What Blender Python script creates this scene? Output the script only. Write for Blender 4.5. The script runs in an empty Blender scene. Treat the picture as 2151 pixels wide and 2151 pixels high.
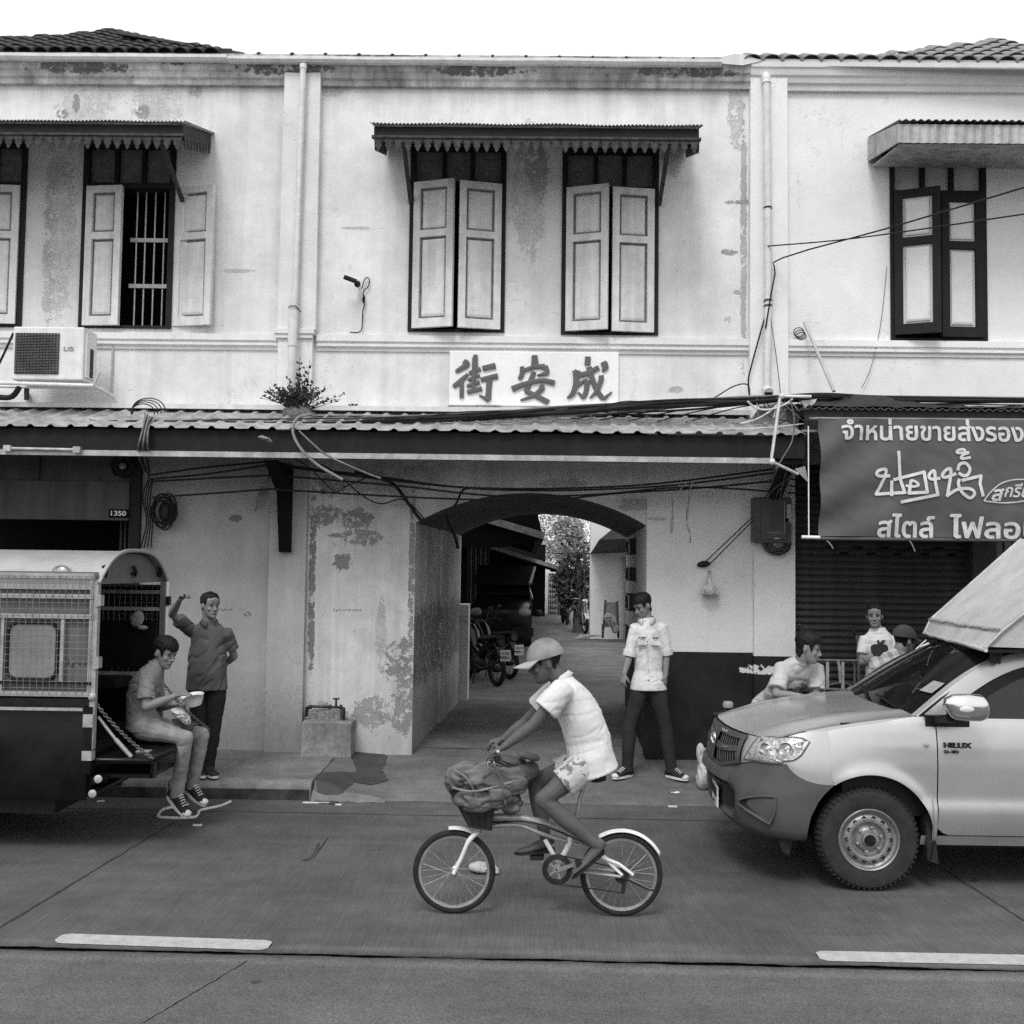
import bpy, bmesh, math, random
from math import radians as R, sin, cos, pi, sqrt, atan2
from mathutils import Vector as V, Matrix, noise as mnoise
import numpy as np
random.seed(7)
S = bpy.context.scene
COL = S.collection

# ------------------------------------------------------------------ camera
PXW, FPX, CAMH = 2151.0, 2200.0, 2.15
YAW, PITCH, ROLL = R(0.7), math.atan(120 / 2200), R(0.75)
cam_d = bpy.data.cameras.new('camera'); cam = bpy.data.objects.new('camera', cam_d); COL.objects.link(cam)
cam_d.sensor_width = 36; cam_d.sensor_fit = 'HORIZONTAL'; cam_d.lens = FPX / PXW * 36
cam_d.clip_start = .05; cam_d.clip_end = 2000
CAMR = Matrix.Rotation(YAW, 3, 'Z') @ Matrix.Rotation(pi / 2 + PITCH, 3, 'X') @ Matrix.Rotation(ROLL, 3, 'Z')
CAMP = V((0, 0, CAMH))
cam.matrix_world = Matrix.Translation(CAMP) @ CAMR.to_4x4()
S.camera = cam
# ------------------------------------------------------------------ sky and sun (bright overcast day)
SUN_EL, SUN_AZ = R(54), R(196)      # azimuth clockwise from +Y: behind the camera and a little left
wd = bpy.data.worlds.new('World'); S.world = wd; wd.use_nodes = True
_n = wd.node_tree; _n.nodes.clear()
_sky = _n.nodes.new('ShaderNodeTexSky'); _sky.sky_type = 'NISHITA'; _sky.sun_disc = False
_sky.sun_elevation = SUN_EL; _sky.sun_rotation = SUN_AZ; _sky.air_density = 1.0; _sky.dust_density = 6.0; _sky.ozone_density = 1.0
_bw = _n.nodes.new('ShaderNodeRGBToBW')                    # black-and-white photograph: a sky without colour
_ov = _n.nodes.new('ShaderNodeMath'); _ov.operation = 'MULTIPLY_ADD'; _ov.inputs[1].default_value = 0.35; _ov.inputs[2].default_value = 9.5   # even cloud layer
_bg = _n.nodes.new('ShaderNodeBackground'); _bg.inputs['Strength'].default_value = 0.10
_wo = _n.nodes.new('ShaderNodeOutputWorld')
_n.links.new(_sky.outputs[0], _bw.inputs[0]); _n.links.new(_bw.outputs[0], _ov.inputs[0]); _n.links.new(_ov.outputs[0], _bg.inputs['Color']); _n.links.new(_bg.outputs[0], _wo.inputs[0])
sun_d = bpy.data.lights.new('sun', 'SUN'); sun = bpy.data.objects.new('sun', sun_d); COL.objects.link(sun)
sun_d.energy = 1.5; sun_d.angle = R(18); sun_d.color = (1, .995, .985)
_sd = V((sin(SUN_AZ) * cos(SUN_EL), cos(SUN_AZ) * cos(SUN_EL), sin(SUN_EL)))
sun.rotation_euler = _sd.to_track_quat('Z', 'Y').to_euler(); sun.location = _sd * 50
S.view_settings.view_transform = 'Standard'; S.view_settings.look = 'None'
S.view_settings.exposure = 0.12; S.view_settings.gamma = 1; S.view_settings.use_curve_mapping = False
S.render.engine = 'CYCLES'
S.cycles.use_denoising = False
S.cycles.max_bounces = 6; S.cycles.diffuse_bounces = 3; S.cycles.glossy_bounces = 3; S.cycles.transmission_bounces = 4; S.cycles.transparent_max_bounces = 6

# ------------------------------------------------------------------ survey helpers: where a sight line meets a plane of the real place
def ray(px, py):
    c = PXW / 2
    return CAMR @ V(((px - c) / FPX, -(py - c) / FPX, -1))
def P(px, py, Y):
    d = ray(px, py); return CAMP + d * (Y / d.y)
def G(px, py, z=0.0):
    d = ray(px, py); return CAMP + d * ((z - CAMH) / d.z)
DW = 11.2            # street front of the shophouses
def fx(px, py, Y=DW): return P(px, py, Y).x
def fz(px, py, Y=DW): return P(px, py, Y).z

# ------------------------------------------------------------------ materials (grey values only, the photograph has no colour)
class NT:
    def __init__(s, name):
        s.m = bpy.data.materials.new(name); s.m.use_nodes = True
        s.t = s.m.node_tree; s.b = s.t.nodes['Principled BSDF']
        s.co = s.new('ShaderNodeTexCoord').outputs['Object']
    def new(s, ty, **kw):
        n = s.t.nodes.new(ty)
        for k, v in kw.items(): setattr(n, k, v)
        return n
    def put(s, sock, v):
        if v is None: return
        if isinstance(v, bpy.types.NodeSocket): s.t.links.new(v, sock)
        elif sock.type == 'RGBA': sock.default_value = (v, v, v, 1)
        else: sock.default_value = v
    def math(s, op, a, b=None, c=None, clamp=False):
        n = s.new('ShaderNodeMath', operation=op, use_clamp=clamp)
        s.put(n.inputs[0], a); s.put(n.inputs[1], b); s.put(n.inputs[2], c)
        return n.outputs[0]
    def scale(s, sc, loc=(0, 0, 0), rot=(0, 0, 0), co=None):
        n = s.new('ShaderNodeMapping'); s.put(n.inputs[0], co or s.co)
        n.inputs['Location'].default_value = loc; n.inputs['Rotation'].default_value = rot; n.inputs['Scale'].default_value = sc
        return n.outputs[0]
    def noise(s, sc=5, det=3, ro=.55, co=None, dist=0):
        n = s.new('ShaderNodeTexNoise'); s.put(n.inputs['Vector'], co or s.co)
        n.inputs['Scale'].default_value = sc; n.inputs['Detail'].default_value = det; n.inputs['Roughness'].default_value = ro; n.inputs['Distortion'].default_value = dist
        return n.outputs[0]
    def vor(s, sc=5, co=None, feature='F1', out=0):
        n = s.new('ShaderNodeTexVoronoi', feature=feature); s.put(n.inputs['Vector'], co or s.co); n.inputs['Scale'].default_value = sc
        return n.outputs[out]
    def wave(s, sc=5, co=None, axis='X', dist=0):
        n = s.new('ShaderNodeTexWave', bands_direction=axis); s.put(n.inputs['Vector'], co or s.co); n.inputs['Scale'].default_value = sc; n.inputs['Distortion'].default_value = dist
        return n.outputs[1]
    def rng(s, v, a, b, lo=0.0, hi=1.0, smooth=True):
        n = s.new('ShaderNodeMapRange', interpolation_type='SMOOTHSTEP' if smooth else 'LINEAR'); s.put(n.inputs[0], v)
        for i, x in zip((1, 2, 3, 4), (a, b, lo, hi)): s.put(n.inputs[i], x)
        return n.outputs[0]
    def mix(s, f, a, b):
        n = s.new('ShaderNodeMix', data_type='FLOAT'); s.put(n.inputs[0], f); s.put(n.inputs[2], a); s.put(n.inputs[3], b)
        return n.outputs[0]
    def xyz(s, co=None):
        n = s.new('ShaderNodeSeparateXYZ'); s.put(n.inputs[0], co or s.co); return n.outputs
    def mul(s, *a):
        r = a[0]
        for b in a[1:]: r = s.math('MULTIPLY', r, b)
        return r
    def blob(s, x, z, rx, rz, soft=.6):
        """soft-edged wear, dirt or shade patch on a street front: 1 inside, 0 outside, its outline broken up by noise"""
        X, _, Z = s.xyz()
        dx = s.math('MULTIPLY', s.math('SUBTRACT', X, x), 1 / rx); dz = s.math('MULTIPLY', s.math('SUBTRACT', Z, z), 1 / rz)
        d = s.math('SQRT', s.math('ADD', s.math('POWER', s.math('ABSOLUTE', dx), 2), s.math('POWER', s.math('ABSOLUTE', dz), 2)))
        return s.rng(d, 1 - soft, 1 + soft, 1, 0)
    def done(s, col, rough=.8, bump=None, bd=.02, bs=.5, metal=0, spec=None):
        s.put(s.b.inputs['Base Color'], col); s.put(s.b.inputs['Roughness'], rough); s.b.inputs['Metallic'].default_value = metal
        if spec is not None: s.b.inputs['Specular IOR Level'].default_value = spec
        if bump is not None:
            n = s.new('ShaderNodeBump'); s.put(n.inputs['Height'], bump); n.inputs['Distance'].default_value = bd; n.inputs['Strength'].default_value = bs
            s.t.links.new(n.outputs[0], s.b.inputs['Normal'])
        return s.m
MATS = {}
def mat(name, v, rough=.7, var=.18, sc=6, grain=.10, gsc=120, bump=.3, bsc=40, metal=0, spec=None, streak=0):
    if spec is None: spec = .4 if v > .1 else .18
    if name in MATS: return MATS[name]
    t = NT(name)
    a = t.noise(sc, 4, .6); g = t.noise(gsc, 1, .5)
    c = t.mul(v, t.rng(a, .25, .75, 1 - var, 1 + var), t.rng(g, .2, .8, 1 - grain, 1 + grain))
    if streak: c = t.mul(c, t.rng(t.noise(1, 4, .6, t.scale((9, 9, .5))), .35, .7, 1, 1 - streak))
    MATS[name] = t.done(c, t.rng(a, .2, .8, max(.03, rough - .08), min(1, rough + .08)), t.noise(bsc, 4, .6) if bump else None, .01, bump, metal, spec)
    return MATS[name]

# ------------------------------------------------------------------ mesh helpers
class MB:
    def __init__(s): s.v = []; s.f = []
    def add(s, vs, fs):
        o = len(s.v); s.v += [tuple(p) for p in vs]; s.f += [tuple(i + o for i in f) for f in fs]; return s
    def box(s, a, b, M=None):
        x0, y0, z0 = a; x1, y1, z1 = b
        if x0 > x1: x0, x1 = x1, x0
        if y0 > y1: y0, y1 = y1, y0
        if z0 > z1: z0, z1 = z1, z0
        vs = [V(p) for p in ((x0, y0, z0), (x1, y0, z0), (x1, y1, z0), (x0, y1, z0), (x0, y0, z1), (x1, y0, z1), (x1, y1, z1), (x0, y1, z1))]
        if M is not None: vs = [M @ p for p in vs]
        return s.add(vs, [(0, 3, 2, 1), (4, 5, 6, 7), (0, 1, 5, 4), (1, 2, 6, 5), (2, 3, 7, 6), (3, 0, 4, 7)])
    def bar(s, p, q, w, h, up=(0, 0, 1)):
        p, q = V(p), V(q); d = (q - p).normalized(); u = V(up)
        if abs(d.dot(u)) > .98: u = V((0, 1, 0))
        r = d.cross(u).normalized() * (w / 2); u = r.cross(d).normalized() * (h / 2)
        vs = [p - r - u, p + r - u, p + r + u, p - r + u, q - r - u, q + r - u, q + r + u, q - r + u]
        return s.add(vs, [(0, 1, 2, 3), (7, 6, 5, 4), (0, 4, 5, 1), (1, 5, 6, 2), (2, 6, 7, 3), (3, 7, 4, 0)])
    def prism(s, pts, off):
        """closed polygon (list of 3D points) swept by vector off"""
        n = len(pts); off = V(off); a = [V(p) for p in pts]
        return s.add(a + [p + off for p in a], [tuple(range(n - 1, -1, -1)), tuple(range(n, 2 * n))] + [(i, (i + 1) % n, n + (i + 1) % n, n + i) for i in range(n)])
    def grid(s, rows, close=False, cap=False):
        m = len(rows[0]); vs = [p for r in rows for p in r]; fs = []
        for i in range(len(rows) - 1):
            for j in range(m if close else m - 1):
                k = (j + 1) % m; fs.append((i * m + j, i * m + k, (i + 1) * m + k, (i + 1) * m + j))
        if cap: fs += [tuple(range(m - 1, -1, -1)), tuple(range((len(rows) - 1) * m, len(rows) * m))]
        return s.add(vs, fs)
    def tube(s, pts, r, n=6, cap=True):
        pts = [V(p) for p in pts]; m = len(pts); rr = r if isinstance(r, (list, tuple)) else [r] * m
        rows = []; ref = None
        for i, p in enumerate(pts):
            d = (pts[min(i + 1, m - 1)] - pts[max(i - 1, 0)]); d = d.normalized() if d.length > 1e-9 else V((0, 0, 1))
            if ref is None: ref = V((0, 0, 1)) if abs(d.z) < .9 else V((1, 0, 0))
            a = ref - d * ref.dot(d); a = a.normalized() if a.length > 1e-6 else d.orthogonal().normalized(); b = d.cross(a); ref = a
            rows.append([p + (a * cos(2 * pi * k / n) + b * sin(2 * pi * k / n)) * rr[i] for k in range(n)])
        return s.grid(rows, True, cap)
    def lathe(s, prof, c, axis, n=24, cap=False):
        """prof: list of (radius, distance along axis)"""
        ax = V(axis).normalized(); a = ax.orthogonal().normalized(); b = ax.cross(a); c = V(c)
        rows = [[c + ax * h + (a * cos(2 * pi * k / n) + b * sin(2 * pi * k / n)) * r for k in range(n)] for r, h in prof]
        return s.grid(rows, True, cap)
    def ell(s, c, r, M=None, n=12, m=8):
        c = V(c); rows = []
        for i in range(m + 1):
            t = pi * i / m; q = max(sin(t), .02)
            row = []
            for k in range(n):
                p = V((r[0] * q * cos(2 * pi * k / n), r[1] * q * sin(2 * pi * k / n), r[2] * cos(t)))
                row.append(c + (M @ p if M is not None else p))
            rows.append(row)
        return s.grid(rows[::-1], True, True)
    def mesh(s, name, smooth=None):
        me = bpy.data.meshes.new(name); me.from_pydata(s.v, [], s.f); me.update()
        bm = bmesh.new(); bm.from_mesh(me); bmesh.ops.recalc_face_normals(bm, faces=bm.faces); bm.to_mesh(me); bm.free()
        if smooth is not None: me.shade_smooth(); me.set_sharp_from_angle(angle=R(smooth))
        return me
    def obj(s, name, m, parent=None, smooth=None, **tags):
        return link(name, s.mesh(name, smooth), m, parent, **tags)
def link(name, me, m, parent=None, label=None, cat=None, group=None, kind=None):
    o = bpy.data.objects.new(name, me); COL.objects.link(o)
    if m is not None and not me.materials: me.materials.append(m)
    if parent is not None: setp(o, parent)
    tag(o, label, cat, group, kind); return o
def setp(o, parent):
    o.parent = parent
    if parent.type == 'EMPTY' and parent.parent is None: o.matrix_parent_inverse = Matrix.Translation(-parent.location)
def tag(o, label=None, cat=None, group=None, kind=None):
    for k, v in (('label', label), ('category', cat), ('group', group), ('kind', kind)):
        if v: o[k] = v
    return o
def thing(name, label, cat, loc, group=None):
    o = bpy.data.objects.new(name, None); COL.objects.link(o); o.location = loc; o.empty_display_size = .1
    return tag(o, label, cat, group)
def solid(o, mods):
    """run modifiers on an object once and keep the result as its mesh"""
    for ty, kw in mods:
        md = o.modifiers.new(ty.lower(), ty)
        for k, v in kw.items(): setattr(md, k, v)
    dg = bpy.context.evaluated_depsgraph_get(); dg.update()
    me = bpy.data.meshes.new_from_object(o.evaluated_get(dg)); old = o.data
    o.modifiers.clear(); nm = old.name; o.data = me; bpy.data.meshes.remove(old); me.name = nm
    return o
def lerp(a, b, t): return a + (b - a) * t
def spline(pts, n=6):
    """smooth curve through points (Catmull-Rom)"""
    pts = [V(p) for p in pts]; out = []
    for i in range(len(pts) - 1):
        p0, p1, p2, p3 = pts[max(i - 1, 0)], pts[i], pts[i + 1], pts[min(i + 2, len(pts) - 1)]
        for k in range(n):
            t = k / n
            out.append(.5 * ((2 * p1) + (p2 - p0) * t + (2 * p0 - 5 * p1 + 4 * p2 - p3) * t * t + (3 * p1 - p0 - 3 * p2 + p3) * t ** 3))
    return out + [pts[-1]]
def text_mesh(s, size, weight=0.0, ext=.002, shear=0):
    """glyph outlines filled one closed shape at a time (the Thai fallback font overlaps its own strokes)"""
    cu = bpy.data.curves.new('t', 'FONT'); cu.body = s; cu.size = size; cu.shear = shear
    o = bpy.data.objects.new('t', cu); COL.objects.link(o)
    dg = bpy.context.evaluated_depsgraph_get(); dg.update()
    polys = []
    for sp in o.to_curve(dg).splines:
        bp = sp.bezier_points; n = len(bp); pts = []
        for i in range(n):
            p, q = bp[i], bp[(i + 1) % n]; st = 1 if (p.handle_right - p.co).length < 1e-5 and (q.handle_left - q.co).length < 1e-5 else 5
            for k in range(st): t = k / st; r = 1 - t; c = p.co * r ** 3 + p.handle_right * 3 * r * r * t + q.handle_left * 3 * r * t * t + q.co * t ** 3; pts.append((c.x, c.y))
        ar = sum(pts[i][0] * pts[(i + 1) % len(pts)][1] - pts[(i + 1) % len(pts)][0] * pts[i][1] for i in range(len(pts))) / 2
        if abs(ar) > 1e-7: polys.append((ar, pts))
    o.to_curve_clear(); bpy.data.objects.remove(o)
    def inside(x, y, P_):
        c = False
        for i in range(len(P_)):
            (x1, y1), (x2, y2) = P_[i], P_[i - 1]
            if (y1 > y) != (y2 > y) and x < (x2 - x1) * (y - y1) / (y2 - y1) + x1: c = not c
        return c
    big = max(polys, key=lambda q: abs(q[0])); sg = 1 if big[0] > 0 else -1; mb = MB()
    for ar, pts in polys:
        if ar * sg < 0: continue
        loops = [pts] + [q for a2, q in polys if a2 * sg < 0 and abs(a2) < abs(ar) and inside(*q[0], pts)]
        c2 = bpy.data.curves.new('t', 'CURVE'); c2.dimensions = '2D'; c2.fill_mode = 'BOTH'; c2.extrude = ext
        for lp in loops:
            sp = c2.splines.new('POLY'); sp.points.add(len(lp) - 1); sp.use_cyclic_u = True
            for i, (x, y) in enumerate(lp): sp.points[i].co = (x, y, 0, 1)
        o = bpy.data.objects.new('t', c2); COL.objects.link(o); dg.update(); me = bpy.data.meshes.new_from_object(o.evaluated_get(bpy.context.evaluated_depsgraph_get())); bpy.data.objects.remove(o)
        mb.add([v.co.copy() for v in me.vertices], [tuple(f.vertices) for f in me.polygons]); bpy.data.meshes.remove(me)
    if weight:                                                # bolder print: the same face laid down again, shifted by half a stroke
        v0, f0 = list(mb.v), list(mb.f)
        for k, (dx, dy) in enumerate(((1, 0), (-1, 0), (0, 1), (0, -1), (.7, .7), (-.7, -.7), (.7, -.7), (-.7, .7))): mb.add([(x + dx * weight, y + dy * weight, z * (1 - .03 * (k + 1))) for x, y, z in v0], f0)
    me = bpy.data.meshes.new('text'); me.from_pydata(mb.v, [], mb.f); me.update(); return me
def worn_lettering(name, p, u, v, height, width, m, parent, n, seed=1):
    """lettering too worn to read: broken strokes only"""
    rn = random.Random(seed); u, v, p = V(u), V(v), V(p); w = u.cross(v) * .003; mb = MB(); st = width / n
    for i in range(n):
        for k in range(2):
            a = p + u * (st * (i + rn.uniform(.05, .6))) + v * height * rn.uniform(0, .5); b = a + u * st * rn.uniform(-.2, .5) + v * height * rn.uniform(.15, .5); d = (b - a).normalized(); q = d.cross(w.normalized()) * st * .11
            mb.prism([a - q, a + q, b + q, b - q], w)
    return link(name, mb.mesh(name), m, parent, kind='stuff')
def place_text(name, s, p, u, v, height, width, m, parent, weight=0., ext=.002, shear=0, **tags):
    """lettering fitted to a real rectangle: p lower-left corner, u/v unit vectors along width/height"""
    me = text_mesh(s, 1, weight, ext / max(height, .01), shear)
    c = np.empty(len(me.vertices) * 3); me.vertices.foreach_get('co', c); c = c.reshape(-1, 3)
    lo, hi = c.min(0), c.max(0); w = V(u).cross(V(v)); e = max(hi[2], 1e-6)
    q = np.outer((c[:, 0] - lo[0]) / (hi[0] - lo[0]) * width, V(u)) + np.outer((c[:, 1] - lo[1]) / (hi[1] - lo[1]) * height, V(v)) + np.outer(c[:, 2] / e * ext, w) + np.array(V(p))
    me.vertices.foreach_set('co', q.ravel()); me.update(); me.name = name
    return link(name, me, m, parent, **tags)
# ================================================================== surface recipes
def plaster(name, base, streak=.12, top=None, topd=.25, patches=(), pdark=.45, grime=0, grz=.2, spots=.3, blot=.1):
    """old limewash: blotches, rain streaks, a dirty band below z=top, peeled and darkened patches (x, z, rx, rz, depth)"""
    t = NT(name); X, Y, Z = t.xyz()
    n1 = t.noise(.9, 5, .6); n2 = t.noise(5, 5, .65); n3 = t.noise(150, 1, .5); n4 = t.noise(22, 4, .7)
    c = t.mul(base, t.rng(n1, .3, .7, 1 - blot, 1 + blot), t.rng(n2, .25, .75, 1 - blot * .8, 1 + blot * .6), t.rng(n3, .2, .8, .93, 1.07))
    if streak:
        st = t.noise(1, 5, .65, t.scale((7, 7, .22))); st2 = t.noise(1, 4, .6, t.scale((2.2, 2.2, .12)))
        c = t.mul(c, t.rng(st, .42, .75, 1, 1 - streak), t.rng(st2, .45, .75, 1, 1 - streak * .8))
    if top is not None:
        e = t.math('ADD', t.math('MULTIPLY', t.noise(1, 4, .6, t.scale((4, 4, .25))), 1.0), t.math('SUBTRACT', Z, top))
        c = t.mul(c, t.rng(e, .15, .75, 1, 1 - topd))
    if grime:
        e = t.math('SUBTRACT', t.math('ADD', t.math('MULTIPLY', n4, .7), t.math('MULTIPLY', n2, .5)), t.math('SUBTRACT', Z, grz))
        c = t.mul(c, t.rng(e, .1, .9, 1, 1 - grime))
    if spots:
        sp = t.rng(t.noise(14, 4, .7), .66, .72); c = t.mul(c, t.math('SUBTRACT', 1, t.mul(sp, spots)))
        s2 = t.mul(t.rng(t.vor(16), .05, .11, 1, 0), t.rng(t.noise(3.1, 3, .6), .55, .62)); c = t.mul(c, t.math('SUBTRACT', 1, t.mul(s2, min(.6, spots * 1.3))))
        ck = t.mul(t.rng(t.math('ABSOLUTE', t.math('SUBTRACT', t.noise(1.1, 7, .62), .5)), .0, .0035, 1, 0), t.rng(t.noise(.9, 2, .5, t.scale((1, 1, 1), (4, 0, 9))), .53, .6)); c = t.mul(c, t.math('SUBTRACT', 1, t.mul(ck, .35)))
        sm = t.noise(1, 6, .7, t.scale((26, 26, 3.2))); c = t.mul(c, t.rng(sm, .52, .8, 1, 1 - .3 * spots))
    pn = t.math('ADD', t.math('MULTIPLY', t.noise(10, 8, .8), .8), t.math('MULTIPLY', t.noise(3.1, 4, .6), .2)); h = t.math('MULTIPLY', n4, .35)
    for (x, z, rx, rz, d) in patches:
        b = t.blob(x, z, rx, rz)
        m = t.rng(t.math('ADD', pn, t.math('MULTIPLY', b, .30)), .755, .785)
        c = t.mix(m, c, t.mul(base, max(.22, 1 - d * 1.25), t.rng(n2, .3, .7, .8, 1.15))); h = t.math('SUBTRACT', h, t.math('MULTIPLY', m, .6))
    MATS[name] = t.done(c, .88, t.math('ADD', h, t.math('MULTIPLY', t.noise(60, 3), .25)), .012, .55, spec=.25)
    return MATS[name]

def concrete(name, base, brush=.0, blot=.12, agg=.15, sc=1.0, seam=None):
    t = NT(name)
    n1 = t.noise(.5 * sc, 5, .65); n2 = t.noise(3 * sc, 5, .65); n3 = t.noise(180, 2, .6); tr = t.noise(1, 5, .6, t.scale((.25, 4, 1)))
    sp = t.rng(t.vor(55), .0, .16, 1, 0); sm = t.rng(t.noise(9, 3, .6), .5, .62)
    c = t.mul(base, t.rng(n1, .3, .7, 1 - blot, 1 + blot), t.rng(n2, .25, .75, 1 - blot, 1 + blot), t.rng(n3, .25, .75, 1 - agg, 1 + agg), t.rng(tr, .35, .65, .92, 1.08))
    c = t.mul(c, t.math('ADD', 1, t.mul(sp, sm, .35)))
    h = n3
    if brush:
        bl = t.noise(1, 2, .5, t.scale((120, 2.5, 1), (0, 0, 0), (0, 0, .12))); c = t.mul(c, t.rng(bl, .3, .7, 1 - brush, 1 + brush)); h = t.math('ADD', n3, t.math('MULTIPLY', bl, 1.2))
        wr = t.rng(t.noise(1, 5, .7, t.scale((.7, 9, 1), (3, 0, 0), (0, 0, .35))), .62, .75); c = t.mul(c, t.math('ADD', 1, t.mul(wr, .35)))
    if seam:
        X, Y, Z = t.xyz(); d = t.math('ABSOLUTE', t.math('SUBTRACT', Y, t.math('MULTIPLY_ADD', X, seam[0], seam[1]))); e = t.math('ADD', d, t.math('MULTIPLY', t.noise(11, 6, .75), .10))
        c = t.mul(c, t.rng(e, .055, .105, .42, 1), t.rng(t.math('ABSOLUTE', t.math('SUBTRACT', e, .17)), 0, .07, 1.3, 1))
    g2 = t.noise(75, 3, .75); c = t.mul(c, t.rng(g2, .3, .7, 1 - agg * .5, 1 + agg * .5)); pt = t.noise(.33, 6, .6, t.scale((1, 1, 1), (11, 3, 0))); c = t.mul(c, t.rng(pt, .42, .62, .9, 1.08)); st2 = t.rng(t.noise(1.7, 5, .7), .62, .72); c = t.mul(c, t.math('SUBTRACT', 1, t.mul(st2, .22)))
    MATS[name] = t.done(c, .85, h, .006, .6, spec=.3)
    return MATS[name]

m_shutter = mat('shutter_paint', .70, .6, .10, 9, .05, 160, .3, 60, streak=.22)
m_dark_wood = mat('dark_frame_paint', .016, .6, .3, 9, .1, 150, .3, 50)
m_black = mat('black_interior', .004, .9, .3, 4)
m_hood = mat('dark_hood_wood', .016, .7, .35, 14, .12, 120, .5, 40)
m_valance = mat('weathered_valance', .055, .8, .45, 18, .15, 130, .5, 60)
m_zinc = mat('weathered_zinc', .42, .55, .25, 7, .12, 120, .3, 30, .35, streak=.25)
m_zinc_dark = mat('shadow_dirt_grey', .2, .6, .3, 7, .12, 120, .3, 30)
m_tile_dark = mat('dark_roof_tile', .04, .8, .4, 9, .15, 100, .5, 50)
m_tile_grey = mat('grey_roof_tile', .20, .75, .25, 9, .12, 100, .5, 50)
m_pvc = mat('white_pvc', .68, .4, .1, 10, .05, 140, .15, 60, streak=.15)
m_pvc_grey = mat('grey_pvc', .42, .45, .15, 10, .08, 140, .15, 60)
m_cable = mat('black_cable', .018, .6, .3, 20)
m_cable_grey = mat('grey_cable', .14, .6, .3, 20)
m_cable_white = mat('white_cable', .6, .5, .15, 20)
m_steel = mat('galvanised_steel', .35, .4, .25, 14, .1, 120, .2, 60, .6)
m_iron = mat('dark_iron', .03, .55, .35, 18, .15, 120, .4, 60, .3)
m_white = mat('white_enamel', .72, .45, .08, 8, .06, 140, .15, 50, streak=.12)
m_grey = mat('grey_enamel', .3, .5, .15, 8, .08, 140, .2, 50)
m_gate = mat('dark_grey_metal', .06, .6, .25, 8, .1, 140, .2, 50)
m_rubber = mat('rubber', .022, .75, .3, 20, .2, 160, .4, 90)
m_plastic = mat('clear_bag_plastic', .4, .35, .25, 12, .1, 90, .8, 25)
m_cloth_scrap = mat('dirty_cloth', .25, .9, .35, 20, .15, 120, .6, 60)
m_foliage = mat('foliage', .08, .7, .5, 9, .2, 60, .2, 60)
m_foliage_dark = mat('dry_foliage', .05, .75, .5, 12, .2, 60, .2, 60)
m_bark = mat('bark', .09, .9, .4, 12, .2, 60, .6, 50)
# ================================================================== ground
_a, _b = G(0, 1992), G(2151, 2041); _m = (_b.y - _a.y) / (_b.x - _a.x); SEAM = (_m, _a.y - _m * _a.x)
m_road = concrete('road_concrete', .090, brush=.14, blot=.16, agg=.34, seam=SEAM)
m_asph = concrete('road_asphalt', .104, blot=.10, agg=.5, sc=1.6, seam=SEAM)
m_pave = concrete('pavement_concrete', .15, blot=.2, agg=.2, sc=1.5)
m_apron = concrete('apron_concrete', .13, brush=.05, blot=.2, agg=.2, sc=1.4)
m_alley = concrete('alley_concrete', .12, blot=.28, agg=.12, sc=.6)
m_kerb = concrete('kerb_concrete', .19, blot=.2, agg=.2, sc=3)
m_joint = mat('joint_dirt', .03, .95, .4, 20)
m_wet = mat('wet_patch', .05, .5, .3, 6, .15, 120, .4, 60)
m_line = mat('road_paint', .40, .7, .12, 14, .14, 120, .5, 70)
YK = G(560, 1680).y            # foot of the kerb
XB = G(655, 1680).x            # where the kerb is broken off
def crack_y(x):
    """the long open joint between the concrete lane and the asphalt"""
    a, b = G(0, 1992), G(2151, 2041); t = (x - a.x) / (b.x - a.x)
    return lerp(a.y, b.y, t) + .012 * mnoise.noise(V((x * 3, 0, 0))) + .006 * mnoise.noise(V((x * 17, 3, 0)))
xs = [-40, -20, -10, -6] + [-4 + .025 * i for i in range(321)] + [6, 10, 20, 40]
def sheet(name, rows, m, **kw):
    mb = MB(); mb.grid(rows); return mb.obj(name, m, None, 40, **kw)
def gapw(x): return max(0.004, .022 + .035 * mnoise.noise(V((x * 1.3, 9, 0))) + .012 * mnoise.noise(V((x * 9, 2, 0))))
sheet('road', [[(x, crack_y(x) + gapw(x), 0) for x in xs], [(x, crack_y(x) + .35, 0) for x in xs], [(x, YK - .0, 0) for x in xs], [(x, 10.2, 0) for x in xs]], m_road, kind='structure')
sheet('near_road_lane', [[(x, -25, .004) for x in xs], [(x, crack_y(x) - .25, .004) for x in xs], [(x, crack_y(x) - gapw(x), .004) for x in xs], [(x, crack_y(x) - gapw(x), -.03) for x in xs]], m_asph, kind='structure')
sheet('joint_bed', [[(x, crack_y(x) - .2, -.02) for x in xs], [(x, crack_y(x) + .2, -.02) for x in xs]], m_joint, kind='structure')
MB().add([(-900, -300, -.35), (900, -300, -.35), (900, 1500, -.35), (-900, 1500, -.35)], [(0, 1, 2, 3)]).obj('ground', m_alley, None, kind='structure')

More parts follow.
